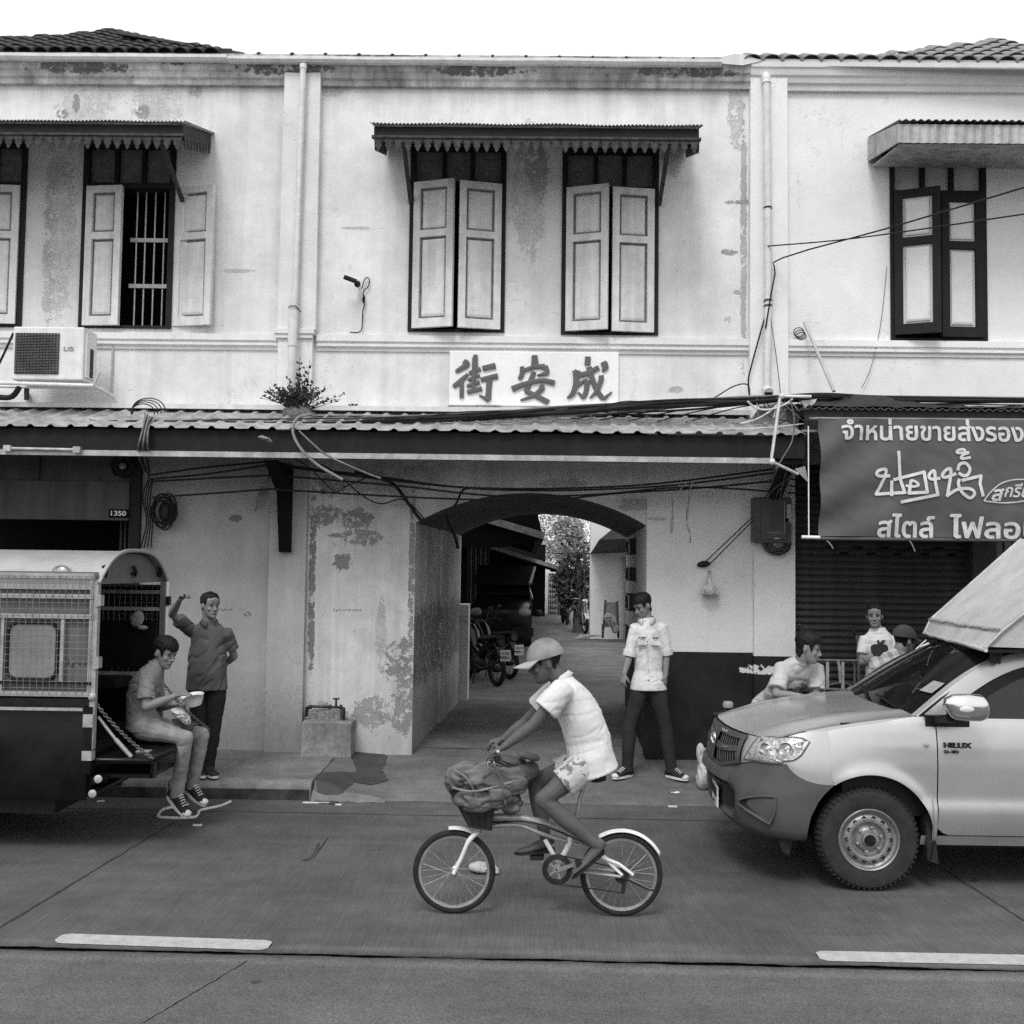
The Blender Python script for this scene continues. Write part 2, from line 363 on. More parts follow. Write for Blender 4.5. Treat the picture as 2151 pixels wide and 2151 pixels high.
# transverse slab joints, a few cm of recessed-looking tar laid in the surface
def strip(name, pts, w, m, z=.004, **kw):
    pts = [V(p) for p in pts]; L, Rr = [], []
    for i, p in enumerate(pts):
        d = (pts[min(i + 1, len(pts) - 1)] - pts[max(i - 1, 0)]); d.z = 0; d.normalize(); n = V((-d.y, d.x, 0))
        k = w * (.6 + .9 * abs(mnoise.noise(p * 6)))
        L.append((p.x + n.x * k, p.y + n.y * k, z)); Rr.append((p.x - n.x * k, p.y - n.y * k, z))
    mb = MB(); mb.grid([L, Rr]); return mb.obj(name, m, None, **kw)
def gline(a, b, n=24, j=.012):
    A, B = G(*a), G(*b)
    return [A.lerp(B, i / n) + V((j * mnoise.noise(V((i * .9, a[0], 0))), j * mnoise.noise(V((i * .9, 7, a[0]))), 0)) for i in range(n + 1)]
for a, b, w in (((-60, 1985), (365, 1728), .010), ((1975, 1822), (2230, 1985), .009), ((300, 2151), (520, 2020), .005)):
    strip('slab_joint', gline(a, b), w, mat('worn_joint', .045, .95, .4, 20) if a[1] < 2100 else mat('faint_joint', .07, .95, .4, 20), kind='structure')
strip('kerb_channel', gline((-100, 1694), (2300, 1740), 60, .01), .006, m_joint, kind='structure')

# lane dashes, thick worn thermoplastic with rounded ends
def dash(a, b, w, label):
    A, B = G(*a), G(*b); d = (B - A).normalized(); n = V((-d.y, d.x, 0)); L = (B - A).length; rows = []
    for i in range(61):
        t = i / 60; u = min(t, 1 - t) * L; k = w / 2 * min(1, .55 + .45 * sqrt(min(1, u / .05))); p = A + d * (t * L)
        jt = .004 * mnoise.noise(V((i * .8, a[0], 3))); rows.append([p + n * (k + jt) + V((0, 0, .004)), p + n * (k * .96 + jt) + V((0, 0, .011)), p - n * (k * .96 + jt) + V((0, 0, .011)), p - n * (k + jt) + V((0, 0, .004))])
    MB().grid(rows).obj('lane_marking', m_line, None, 30, kind='structure')
dash((122, 1973), (568, 1988), .14, '')
dash((1717, 2010), (2420, 2024), .14, '')

# kerb of separate stones with a rounded nose, pavement behind it
kb = thing('kerb', 'weathered concrete kerb along the left pavement', 'kerb', (XB - 2, YK, 0))
kb['kind'] = 'structure'; del kb['category']
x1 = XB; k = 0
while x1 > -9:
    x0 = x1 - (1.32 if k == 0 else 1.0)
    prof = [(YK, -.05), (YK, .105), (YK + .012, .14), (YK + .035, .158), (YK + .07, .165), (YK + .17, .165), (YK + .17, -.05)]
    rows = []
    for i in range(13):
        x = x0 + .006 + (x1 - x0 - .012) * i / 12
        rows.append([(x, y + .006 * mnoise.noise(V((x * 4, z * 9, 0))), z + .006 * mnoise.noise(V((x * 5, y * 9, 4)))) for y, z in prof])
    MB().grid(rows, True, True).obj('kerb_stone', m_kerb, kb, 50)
    MB().box((x0 + .02, YK - .006, .002), (x1 - .02, YK + .004, .098)).obj('shade_face', mat('kerb_shade_paint', .045, .8, .5, 9, .2, 120, .4, 60), kb)  # dark strip: shade of the front face put into the colour, with old paint
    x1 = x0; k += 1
rows = []
for j in range(9):
    y = lerp(YK + .172, DW + .3, j / 8); rows.append([(lerp(-9, XB, i / 60), y, .163 + .04 * (y - YK - .17) / 1.4 + .006 * mnoise.noise(V((i * .7, y * 3, 0)))) for i in range(61)])
MB().grid(rows).obj('pavement', m_pave, None, 50, kind='structure')
def pavz(y): return .163 + .04 * max(0, y - YK - .17) / 1.4
def apz(x, y):
    t = min(1, max(0, (y - YK - .02) / (DW + .33 - YK))); e = min(1, max(0, (x - XB) / .5)); e = e * e * (3 - 2 * e); return lerp(pavz(y) * min(1, max(0, (y - YK + .02) / .10)), .002 + .2 * t ** .8, e)
# driveway apron rising from the road to the passage
rows = []
for j in range(25):
    t = j / 24; y = lerp(YK + .02, DW + .35, t); r = []
    for i in range(131):
        x = XB + .01 + 11 * (i / 130) ** 2; e = min(1, max(0, (x - XB) / .5))
        z = apz(x, y) + .008 * mnoise.noise(V((x * 2.2, y * 2.2, 5))); r.append((x, y, z))
    rows.append(r)
MB().grid(rows).obj('driveway_apron', m_apron, None, 50, kind='structure')
# lump of broken concrete at the kerb end and the damp strip left by the tap
rows = []
for j in range(7):
    a = G(655 + j * 26, 1681, 0); r = []
    for i in range(7):
        t = i / 6; y = YK - .05 + t * .34; z = (.10 * sin(pi * min(1, t * 1.3 + .0)) * (1 - j / 6.5) + .016 * mnoise.noise(V((j * 1.1, i * 1.3, 2)))); r.append((a.x + .03 * mnoise.noise(V((i, j, 1))), y, max(z, .004 * (i > 0) - .02)))
    rows.append(r)
MB().grid(rows).obj('broken_kerb_ramp', m_kerb, None, 30, kind='structure')
def patch_on_apron(name, px, m, dz=.014, **kw):
    """thin film following the apron inside an outline"""
    pts = []
    for q in px:
        p = G(*q, .15)
        for _ in range(6): p = G(*q, apz(p.x, p.y))
        pts.append(p)
    def inside(a, b):
        c = False
        for i in range(len(pts)):
            u, w = pts[i], pts[i - 1]
            if (u.y > b) != (w.y > b) and a < (w.x - u.x) * (b - u.y) / (w.y - u.y) + u.x: c = not c
        return c
    mb = MB(); h = .014; x = min(p.x for p in pts); xe = max(p.x for p in pts); ye = max(p.y for p in pts)
    while x < xe:
        y = min(p.y for p in pts)
        while y < ye:
            j = .02 * mnoise.noise(V((x * 14, y * 14, 1)))
            if inside(x + j, y + j): mb.add([(a, b_, apz(a, b_) + .008 * mnoise.noise(V((a * 2.2, b_ * 2.2, 5))) + dz * .5) for a, b_ in ((x, y), (x + h, y), (x + h, y + h), (x, y + h))], [(0, 1, 2, 3)])
            y += h
        x += h
    return mb.obj(name, m, None, **kw)
patch_on_apron('damp_patch', [(728, 1574), (790, 1572), (812, 1590), (800, 1620), (814, 1640), (780, 1648), (745, 1640), (700, 1652), (662, 1646), (664, 1628), (700, 1622), (748, 1622), (742, 1600)], m_wet, .016, kind='structure')
# ================================================================== street front
ZC_ = fz(1075, 187)
m_up_l = plaster('plaster_upper_left', .71, .13, fz(300, 175), .38, [(fx(330, 215), fz(330, 215), .35, .5, .2), (fx(180, 210), fz(180, 210), .4, .5, .2), (fx(130, 240), fz(130, 240), .1, .08, .5), (fx(160, 215), fz(160, 215), .05, .14, .5), (fx(300, 235), fz(300, 235), .1, .12, .45), (fx(410, 190), fz(410, 190), .12, .1, .4), (fx(130, 480), fz(130, 480), .22, 1.3, .2), (fx(105, 500), fz(105, 500), .1, 1.4, .25), (fx(500, 570), fz(500, 570), .25, .03, .3)])  # tall patches between the windows: hood shadow and dirt put into the colour
m_up_c = plaster('plaster_upper_centre', .73, .09, fz(1000, 182), .3, [(fx(1110, 400), fz(1110, 400), .25, 1.0, .2), (fx(1130, 350), fz(1130, 350), .2, .35, .35), (fx(1410, 330), fz(1410, 330), .18, .3, .3), (fx(700, 185), fz(700, 185), .3, .12, .3), (fx(1545, 250), fz(1545, 250), .12, .5, .25), (fx(1562, 500), fz(1562, 500), .05, 1.8, .35), (fx(1550, 425), fz(1550, 425), .22, .035, .45), (fx(1530, 530), fz(1530, 530), .14, .05, .45), (fx(1548, 614), fz(1548, 614), .05, .03, .4), (fx(760, 480), fz(760, 480), .3, .025, .22), (fx(1420, 820), fz(1420, 820), .12, .05, .4), (fx(1530, 672), fz(1530, 672), .06, .05, .3)])  # patches beside the windows under the hood colour in its shadow along with dirt
m_up_r = plaster('plaster_upper_right', .77, .02, None, 0, [], spots=.08, blot=.05)
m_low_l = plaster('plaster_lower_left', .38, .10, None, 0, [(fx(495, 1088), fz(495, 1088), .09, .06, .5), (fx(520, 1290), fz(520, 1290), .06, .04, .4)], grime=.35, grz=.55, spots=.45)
m_peel = plaster('plaster_peeling', .60, .2, None, 0, [(fx(656, 1200), fz(656, 1200), .05, 1.6, .55), (fx(690, 1030), fz(690, 1030), .12, .1, .55), (fx(770, 1085), fz(770, 1085), .08, .07, .6), (fx(730, 1125), fz(730, 1125), .3, .04, .5), (fx(865, 1200), fz(865, 1200), .05, 1.2, .5), (fx(690, 1520), fz(690, 1520), .4, .2, .35), 
    (fx(680, 1080), fz(680, 1080), .24, .16, .5), (fx(750, 1090), fz(750, 1090), .22, .15, .5), (fx(760, 1130), fz(760, 1130), .3, .12, .48), (fx(720, 1180), fz(720, 1180), .14, .12, .5),
    (fx(800, 1000), fz(800, 1000), .34, .22, .22), (fx(880, 1000), fz(880, 1000), .3, .2, .28), (fx(838, 1390), fz(838, 1390), .22, .32, .52), (fx(850, 1470), fz(850, 1470), .2, .5, .5), (fx(780, 1500), fz(780, 1500), .26, .24, .42), (fx(800, 1330), fz(800, 1330), .07, .5, .25),
    (fx(700, 1015), fz(700, 1015), .2, .12, .35), (fx(655, 1340), fz(655, 1340), .04, .6, .55), (fx(1180, 1015), fz(1180, 1015), .35, .07, .3), (fx(1330, 1060), fz(1330, 1060), .28, .09, .35), (fx(720, 960), fz(720, 960), .3, .06, .4)], grime=.3, grz=.5, spots=.5, blot=.14)
m_low_r = plaster('plaster_lower_right', .64, .03, None, 0, [(fx(1375, 1090), fz(1375, 1090), .18, .03, .25)], spots=.15, blot=.05)
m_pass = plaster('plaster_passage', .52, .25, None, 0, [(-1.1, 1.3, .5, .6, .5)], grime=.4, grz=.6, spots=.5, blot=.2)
m_trim_l = plaster('plaster_cornice', .46, .5, None, 0, [(x * 1.1 - 6, ZC_ + .25 - .1 * (x % 2), .7, .08, .6) for x in range(11)], spots=.7, blot=.35)
m_trim_r = plaster('plaster_cornice_clean', .66, .05, None, 0, [], spots=.05, blot=.06)
m_pil = plaster('plaster_pilaster', .73, .08, None, 0, [], spots=.2, blot=.08)
t = NT('black_dado'); X, Y, Z = t.xyz(); ch = t.rng(t.math('ADD', t.noise(9, 5, .7), t.math('MULTIPLY', t.blob(fx(1590, 1405), fz(1590, 1405), .28, .07), .5)), .92, .95)
m_dado = t.done(t.mix(ch, t.mul(.014, t.rng(t.noise(3, 5), .3, .7, .7, 1.5)), .6), .6, t.noise(40, 3), .008, .4, spec=.2)

ZT = fz(1075, 187); ZTOP = fz(1075, 125); ZS = fz(1000, 704); AWW = fz(1000, 872)     # under cornice, gutter, window sill course, awning head
XPL, XPR = fx(633, 500), fx(1611, 450)
def facade(mb, x0, x1, z0, z1, holes, Y=DW, depth=.22):
    xs = sorted({x0, x1} | {h[k] for h in holes for k in (0, 1)}); zs = sorted({z0, z1} | {h[k] for h in holes for k in (2, 3)})
    for i in range(len(xs) - 1):
        for j in range(len(zs) - 1):
            a, b, c, d = xs[i], xs[i + 1], zs[j], zs[j + 1]; mx, mz = (a + b) / 2, (c + d) / 2
            if mx < x0 or mx > x1 or any(h[0] < mx < h[1] and h[2] < mz < h[3] for h in holes): continue
            mb.add([(a, Y, c), (b, Y, c), (b, Y, d), (a, Y, d)], [(0, 1, 2, 3)])
    for a, b, c, d in holes:
        mb.add([(a, Y, c), (a, Y, d), (a, Y + depth, d), (a, Y + depth, c)], [(0, 1, 2, 3)]); mb.add([(b, Y, c), (b, Y, d), (b, Y + depth, d), (b, Y + depth, c)], [(0, 1, 2, 3)])
        mb.add([(a, Y, c), (b, Y, c), (b, Y + depth, c), (a, Y + depth, c)], [(0, 1, 2, 3)]); mb.add([(a, Y, d), (b, Y, d), (b, Y + depth, d), (a, Y + depth, d)], [(0, 1, 2, 3)])
def molding(name, prof, x0, x1, m, parent, j=.004, n=40):
    """horizontal moulding swept along x from a profile of (projection, z)"""
    rows = []
    for i in range(n + 1):
        x = lerp(x0, x1, i / n); rows.append([(x, DW - p + j * mnoise.noise(V((x * 5, p * 9, z * 9))), z + j * mnoise.noise(V((x * 4, z * 7, 3)))) for p, z in prof])
    return MB().grid(rows, True, True).obj(name, m, parent, 25)

bl = thing('shophouse', 'weathered shophouse with a barred half open window and a dark open shop at left', 'building', (-4.4, DW, 0), 'row of old two storey shophouses')
bc = thing('shophouse', 'weathered shophouse pierced by an arched passage, Chinese name sign above', 'building', (0, DW, 0), 'row of old two storey shophouses')
br = thing('shophouse', 'clean repainted shophouse with dark framed window and a roller shutter at right', 'building', (4.4, DW, 0), 'row of old two storey shophouses')

# --- window placements: frame rectangle on the wall
def wrect(pl, pr, pt, pb, ref=500): return (fx(pl, ref), fx(pr, ref), fz((pl + pr) / 2, pb), fz((pl + pr) / 2, pt))
WA = wrect(172, 366, 300, 690); WZ = (WA[0] - (WA[1] - WA[0]) - fx(172, 500) + fx(53, 500), fx(53, 500), WA[2], WA[3])
W1 = wrect(860, 1062, 305, 698); W2 = wrect(1180, 1383, 312, 704); W3 = wrect(1869, 2071, 333, 716)
ZA = AWW - .25
mb = MB(); facade(mb, -7.5, XPL, ZA, ZTOP - .06, [WA, WZ]); mb.obj('wall', m_up_l, bl)
mb = MB(); facade(mb, XPL, XPR - .1, ZA, ZTOP - .06, [W1, W2]); mb.obj('wall', m_up_c, bc)
mb = MB(); facade(mb, XPR - .1, 8, ZA, ZTOP - .06, [W3]); mb.obj('wall', m_up_r, br)
# cornices: gutter fillet, fascia, coves
zc = ZT
old = [(-.02, zc - .0), (.05, zc), (.06, zc + .05), (.085, zc + .07), (.10, zc + .12), (.12, zc + .14), (.135, zc + .2), (.15, zc + .215), (.15, zc + .3), (-.02, zc + .31)]
molding('cornice', old, -7.5, XPL - .2, m_trim_l, bl); molding('cornice', old, XPL - .2, XPR - .2, m_trim_l, bc)
molding('cornice', [(p, z - .015) for p, z in old], XPR - .2, 8, m_trim_r, br, .001)
def gutter(x0, x1, zz, m, parent):
    rows = []
    for i in range(31):
        x = lerp(x0, x1, i / 30); z = zz + .006 * mnoise.noise(V((x * 1.5, 0, 0))); y = DW - .17
        rows.append([(x, y + .1, z - .045), (x, y - .02, z - .045), (x, y - .045, z - .02), (x, y - .045, z + .012), (x, y - .035, z + .012), (x, y - .03, z - .01), (x, y + .1, z - .01)])
    MB().grid(rows, True, True).obj('gutter', m, parent, 40)
ZG = fz(1075, 122, DW - .2)
gutter(-7.5, fx(488, 117), ZG, m_pvc, bl); gutter(fx(490, 117), fx(1510, 130), ZG - .012, m_pvc, bc)
# string course under the windows
sc_ = [(-.02, ZS - .02), (.05, ZS - .02), (.055, ZS - .09), (.03, ZS - .1), (.03, ZS - .115), (.05, ZS - .125), (.05, ZS - .145), (.02, ZS - .16), (.02, ZS - .19), (-.02, ZS - .195)]
molding('string_course', sc_, -7.5, XPL - .2, m_pil, bl, .002); molding('string_course', sc_, XPL + .2, XPR - .2, m_pil, bc, .002); molding('string_course', sc_, XPR + .2, 8, m_up_r, br, .001)
# pilasters
def pilaster(xa, xb, z0, z1, parent, m, taper=.0, proj=.1):
    mb = MB(); k = taper
    vs = [(xa, DW + .02, z0), (xb, DW + .02, z0), (xb, DW - proj, z0), (xa, DW - proj, z0), (xa + k, DW + .02, z1), (xb - k, DW + .02, z1), (xb - k, DW - proj, z1), (xa + k, DW - proj, z1)]
    mb.add(vs, [(0, 3, 2, 1), (4, 5, 6, 7), (0, 1, 5, 4), (1, 2, 6, 5), (2, 3, 7, 6), (3, 0, 4, 7)]); return mb.obj('pilaster', m, parent)
zcap = fz(620, 700)
pilaster(fx(592, 500), fx(671, 500), zcap + .02, ZT + .12, bc, m_pil, .01)
MB().box((fx(580, 700), DW - .135, zcap - .03), (fx(664, 700), DW + .02, zcap + .021)).box((fx(583, 700), DW - .12, zcap - .075), (fx(661, 700), DW + .02, zcap - .031)).obj('pilaster_cap', m_pil, bc)
pilaster(fx(586, 800), fx(658, 800), AWW - .1, zcap - .076, bc, m_pil, 0, .09)
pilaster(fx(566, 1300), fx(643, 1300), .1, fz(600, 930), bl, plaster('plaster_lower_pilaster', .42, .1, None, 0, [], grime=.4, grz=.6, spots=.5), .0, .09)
pilaster(fx(1571, 450), fx(1651, 450), AWW - .3, ZT + .1, br, m_up_r, .008)
pilaster(fx(1581, 1200), fx(1667, 1200), .1, fz(1620, 950), br, m_low_r, 0, .07)

m_groove = mat('groove_shade_grime', .17, .85, .35, 12, .15, 120, .4, 60)  # recess shade of the panel grooves put into the colour, with grime
# --- louvre-less panelled shutters, each leaf hinged on its own
def leaf(win, name, x0, x1, z0, z1, hinge, ang, m, mp, parent, fw=.075, mid=.36, label=None, Y=DW - .005):
    """panelled leaf; hinge 'L'/'R' edge kept on the wall, opened outwards by ang"""
    mb = MB(); w = x1 - x0; th = .05; zm = z1 - (z1 - z0) * mid
    for a, b, c, d in ((0, fw, z0, z1), (w - fw, w, z0, z1), (fw, w - fw, z0, z0 + fw * 1.3), (fw, w - fw, z1 - fw, z1), (fw, w - fw, zm - fw * .5, zm + fw * .5)): mb.box((a, -th, c), (b, 0, d))
    pan = MB(); grv = MB()
    for c, d in ((z0 + fw * 1.3, zm - fw * .5), (zm + fw * .5, z1 - fw)):
        pan.box((fw, -.010, c), (w - fw, -.004, d))
        e = .024; f2 = .05; pan.grid([[(fw + q, y, c + q), (w - fw - q, y, c + q), (w - fw - q, y, d - q), (fw + q, y, d - q)] for q, y in ((e, -.010), (e + .004, -.026), (f2, -.034))], True); grv.grid([[(fw + q, -.0115, c + q), (w - fw - q, -.0115, c + q), (w - fw - q, -.0115, d - q), (fw + q, -.0115, d - q)] for q in (.0, .022)], True); pan.add([(fw + f2, -.034, c + f2), (w - fw - f2, -.034, c + f2), (w - fw - f2, -.034, d - f2), (fw + f2, -.034, d - f2)], [(0, 1, 2, 3)])
    if ang > 2:
        for q in (pan, grv): q.v = [(a, -th - b, c) for a, b, c in q.v]
    if hinge == 'L': Mx = Matrix.Translation((x0, Y, 0)) @ Matrix.Rotation(-ang, 4, 'Z')
    else: Mx = Matrix.Translation((x1, Y, 0)) @ Matrix.Rotation(ang, 4, 'Z') @ Matrix.Translation((-w, 0, 0))
    for q in (mb, pan, grv): q.v = [tuple(Mx @ V(p)) for p in q.v]
    if mp is None:
        mb.add(pan.v, pan.f); o = mb.obj(name, m, win, label=label); mp, pan = m_groove, grv
    else: o = mb.obj(name, m, win, label=label)
    me = pan.mesh('p')
    # darker stiles, pale panels: second slot of the same leaf
    o.data.materials.append(mp); bm = bmesh.new(); bm.from_mesh(o.data); n0 = len(bm.faces); bm.from_mesh(me); bm.faces.ensure_lookup_table()
    for f in bm.faces[n0:]: f.material_index = 1
    bm.to_mesh(o.data); bm.free(); return o
def window(rect, zsh, parent, fm, panes, mpane, fw=.06):
    """frame with transom lights; zsh = top of the shutters"""
    a, b, c, d = rect; mb = MB(); y0, y1 = DW - .025, DW + .2
    mb.box((a, y0, c), (a + fw, y1, d)); mb.box((b - fw, y0, c), (b, y1, d)); mb.box((a + fw, y0, d - fw), (b - fw, y1, d)); mb.box((a + fw, y0, c), (b - fw, y1, c + fw * .5)); mb.box((a + fw, y0, zsh), (b - fw, y1, zsh + fw))
    for k in range(1, panes):
        x = lerp(a + fw, b - fw, k / panes); mb.box((x - .022, y0 + .02, zsh + fw), (x + .022, y1, d - fw))
    w = mb.obj('window', fm, parent)
    for k in range(panes):
        xa, xb = lerp(a + fw, b - fw, k / panes) + .023 * (k > 0), lerp(a + fw, b - fw, (k + 1) / panes) - .023 * (k < panes - 1)
        MB().box((xa, DW + .05, zsh + fw), (xb, DW + .065, d - fw)).obj('transom_panel', mpane, w)
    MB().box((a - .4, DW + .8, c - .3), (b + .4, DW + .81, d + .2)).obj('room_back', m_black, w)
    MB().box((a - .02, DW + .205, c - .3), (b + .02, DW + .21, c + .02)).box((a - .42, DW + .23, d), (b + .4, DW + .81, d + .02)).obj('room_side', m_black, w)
    return w
m_tr = mat('dim_transom_panel', .15, .4, .25, 8, .12, 130, .2, 40)
for wr, sh, la in ((W1, 395, ''), (W2, 403, '')):
    zs = fz((1100), sh) ; w = window(wr, zs, bc, m_dark_wood, 3, m_tr)
    a, b = wr[0] + .06, wr[1] - .055; mid = (a + b) / 2
    leaf(w, 'shutter', a, mid - .006, wr[2] + .03, zs + .035, 'L', R(17), m_shutter, None, w)
    leaf(w, 'shutter', mid + .006, b, wr[2] + .025, zs + .025, 'R', R(13 if wr is W1 else 8), m_shutter, None, w)
zs = fz(300, 397); w = window(WA, zs, bl, m_dark_wood, 3, m_tr); a, b = WA[0] + .06, WA[1] - .03
wl = (b - a) / 2
leaf(w, 'shutter', a, a + wl * .88, WA[2] + .02, zs + .01, 'L', R(6), m_shutter, None, w)
leaf(w, 'shutter', fx(366, 500) - wl * 1.0, fx(366, 500), WA[2] + .03, zs + .02, 'R', R(166), m_shutter, None, w, label='shutter leaf swung open flat against the wall')
for k in range(5):
    x = lerp(fx(278, 500), fx(358, 500), k / 4 if k else .02); MB().tube([(x, DW + .1, WA[2]), (x, DW + .1, zs)], .011, 8).obj('window_bar', m_steel, w, 60)
for py in (500, 597): MB().box((fx(268, 500), DW + .075, fz(310, py) - .022), (WA[1] - .06, DW + .088, fz(310, py) + .022)).obj('cross_bar', m_zinc, w)
w = window(WZ, zs, bl, m_dark_wood, 3, m_tr); a, b = WZ[0] + .06, WZ[1] - .06; mid = (a + b) / 2
leaf(w, 'shutter', a, mid - .01, WZ[2] + .03, zs + .02, 'L', R(8), m_shutter, None, w); leaf(w, 'shutter', mid + .01, b, WZ[2] + .03, zs + .01, 'R', R(5), m_shutter, None, w)
# right house: dark stiles, pale panels
zs = fz(1960, 411); w = window(W3, zs, br, m_dark_wood, 3, mat('pale_transom_panel', .5, .5, .08, 6), .05); a, b = W3[0] + .05, W3[1] - .05; mid = (a + b) / 2
m_pale = mat('pale_panel_paint', .68, .55, .06, 6, .05, 150, .2, 60)
leaf(w, 'shutter', a, mid - .004, W3[2] + .05, zs + .03, 'L', R(22), m_dark_wood, m_pale, w, .085)
leaf(w, 'shutter', mid + .006, b, W3[2] + .03, zs + .0, 'R', R(4), m_dark_wood, m_pale, w, .085)

# --- hoods over the windows
def corr(xa, xb, yf, zf, yb, zb, pitch, amp, th=.004, trap=False, jit=.0):
    """corrugated sheet from the wall (yb, zb) down to its front edge (yf, zf)"""
    n = max(8, int((xb - xa) / pitch * 8)); top, und = [[], []], [[], []]
    for i in range(n + 1):
        x = lerp(xa, xb, i / n); ph = (x / pitch) % 1
        h = (amp * max(0, min(1, 1.7 - abs(ph - .5) * 9)) if trap else amp * .5 * (1 + cos(2 * pi * ph))) + jit * mnoise.noise(V((x * 2, 0, 0)))
        for k, (y, z) in enumerate(((yf, zf), (yb, zb))): top[k].append((x, y, z + h)); und[k].append((x, y, z + h - th))
    return MB().grid([und[1], und[0], top[0], top[1]], False)
YH = 10.28
def scallops(mb, pts, drop, n, m=3):
    """fretwork pendants hanging along a straight edge"""
    A, B = V(pts[0]), V(pts[1]); d = (B - A).normalized(); L = (B - A).length; nn = d.cross(V((0, 0, 1))) * .012
    out = []
    for k in range(n):
        c = A + d * (L * (k + .5) / n); w = L / n * .47
        o = [(-w, 0), (-w, -.03), (-w * .55, -.045), (-w * .75, -.075), (-w * .35, -drop * .72), (-w * .42, -drop * .8), (0, -drop), (w * .42, -drop * .8), (w * .35, -drop * .72), (w * .75, -.075), (w * .55, -.045), (w, -.03), (w, 0)]
        out.append(([c + d * a + V((0, 0, b)) for a, b in o], nn))
    return out
def hood(parent, xl, xr, left=True, right=True):
    zf, zb = fz(1075, 268, YH), fz(1075, 268, YH) + .30
    hd = thing('window_hood', '', 'awning', ((xl + xr) / 2, YH, zf))
    corr(xl - .04, xr + .04, YH - .05, zf + .012, DW, zb, .038, .014, jit=.012).obj('corrugated_sheet', m_zinc, hd, 60)
    MB().box((xl, YH, zf - .095), (xr, YH + .02, zf)).obj('fascia', m_hood, hd)
    MB().box((xl - .02, YH - .025, zf - .122), (xr + .02, YH + .02, zf - .097)).obj('batten', m_valance, hd)
    n = int((xr - xl) / .098)
    for pts, off in scallops(None, ((xl, YH, zf - .123), (xr, YH, zf - .123)), .135, n): MB().prism(pts, off).obj('fretwork_pendant', m_valance, hd)
    for f, x in ((left, xl), (right, xr)):
        if not f: continue
        MB().prism([(x, YH + .02, zf - .10), (x, DW - .005, zb - .10), (x, DW - .005, zb), (x, YH + .02, zf)], (.02 if x == xl else -.02, 0, 0)).obj('side_board', m_valance, hd)
        for pts, off in scallops(None, ((x, YH + .03, zf - .1), (x, DW - .01, zb - .1)), .135, 9): MB().prism(pts, off).obj('fretwork_pendant', m_valance, hd)
        xi = x + (.28 if x == xl else -.28)
        MB().bar((xi, YH + .1, zf - .06), (xi, DW - .03, zf - .46), .04, .04).obj('bracket', m_valance, hd)
    MB().box((xl + .03, YH + .03, zf - .06), (xr - .03, YH + .07, zf - .01)).bar((xl + .02, DW - .03, zb - .05), (xr - .02, DW - .03, zb - .05), .05, .06).obj('rafter', m_hood, hd)
    return hd
h1 = hood(bl, -7.2, fx(443, 281), False, True); h1['label'] = 'dark corrugated window hood with fretwork valance over the barred window'
h2 = hood(bc, fx(812, 300), fx(1439, 300)); h2['label'] = 'long dark window hood with fretwork valance above the two closed shuttered windows'
# plain ribbed metal hood at right
zf, zb = fz(1889, 258, YH), fz(1826, 290)
x0 = fx(1826, 290); h3 = thing('window_hood', 'plain ribbed metal hood over the dark framed window', 'awning', (x0 + 1.2, YH, zf))
corr(x0 - .01, 7.6, YH - .03, zf + .01, DW, zb, .075, .02).obj('corrugated_sheet', m_zinc_dark, h3, 60)
rows = [[(x, YH + .012 * (i % 2), z) for i, x in enumerate([x0 + .045 * k for k in range(86)])] for z in (zf - .2, zf - .01)]
MB().grid(rows).obj('fascia', m_zinc, h3)
MB().box((x0, YH + .03, zf - .21), (7.6, YH + .05, zf - .0)).obj('fascia_board', m_grey, h3)
MB().prism([(x0, YH + .0, zf - .2), (x0, DW - .003, zb - .26), (x0, DW - .003, zb), (x0, YH, zf - .01)], (-.02, 0, 0)).obj('side_board', m_zinc, h3)
MB().prism([(x0 + .02, YH + .06, zf - .2), (7.6, YH + .06, zf - .2), (7.6, DW - .02, zf - .1), (x0 + .02, DW - .02, zf - .1)], (0, 0, .015)).obj('soffit', m_zinc, h3)
MB().box((x0 + .12, DW - .1, fz(1900, 328) - .01), (7.6, DW - .004, fz(1900, 328) + .035)).obj('wall_plate', m_dark_wood, h3)
xb_ = fx(2113, 320); MB().box((xb_ - .04, DW - .35, fz(2113, 345)), (xb_ + .05, DW - .01, fz(2113, 305))).bar((xb_, DW - .3, fz(2113, 345) + .06), (xb_, YH + .1, zf - .12), .05, .06).bar((xb_, DW - .1, fz(2113, 345) + .04), (xb_ + .45, DW - .2, zf - .1), .04, .05).obj('bracket', m_dark_wood, h3)

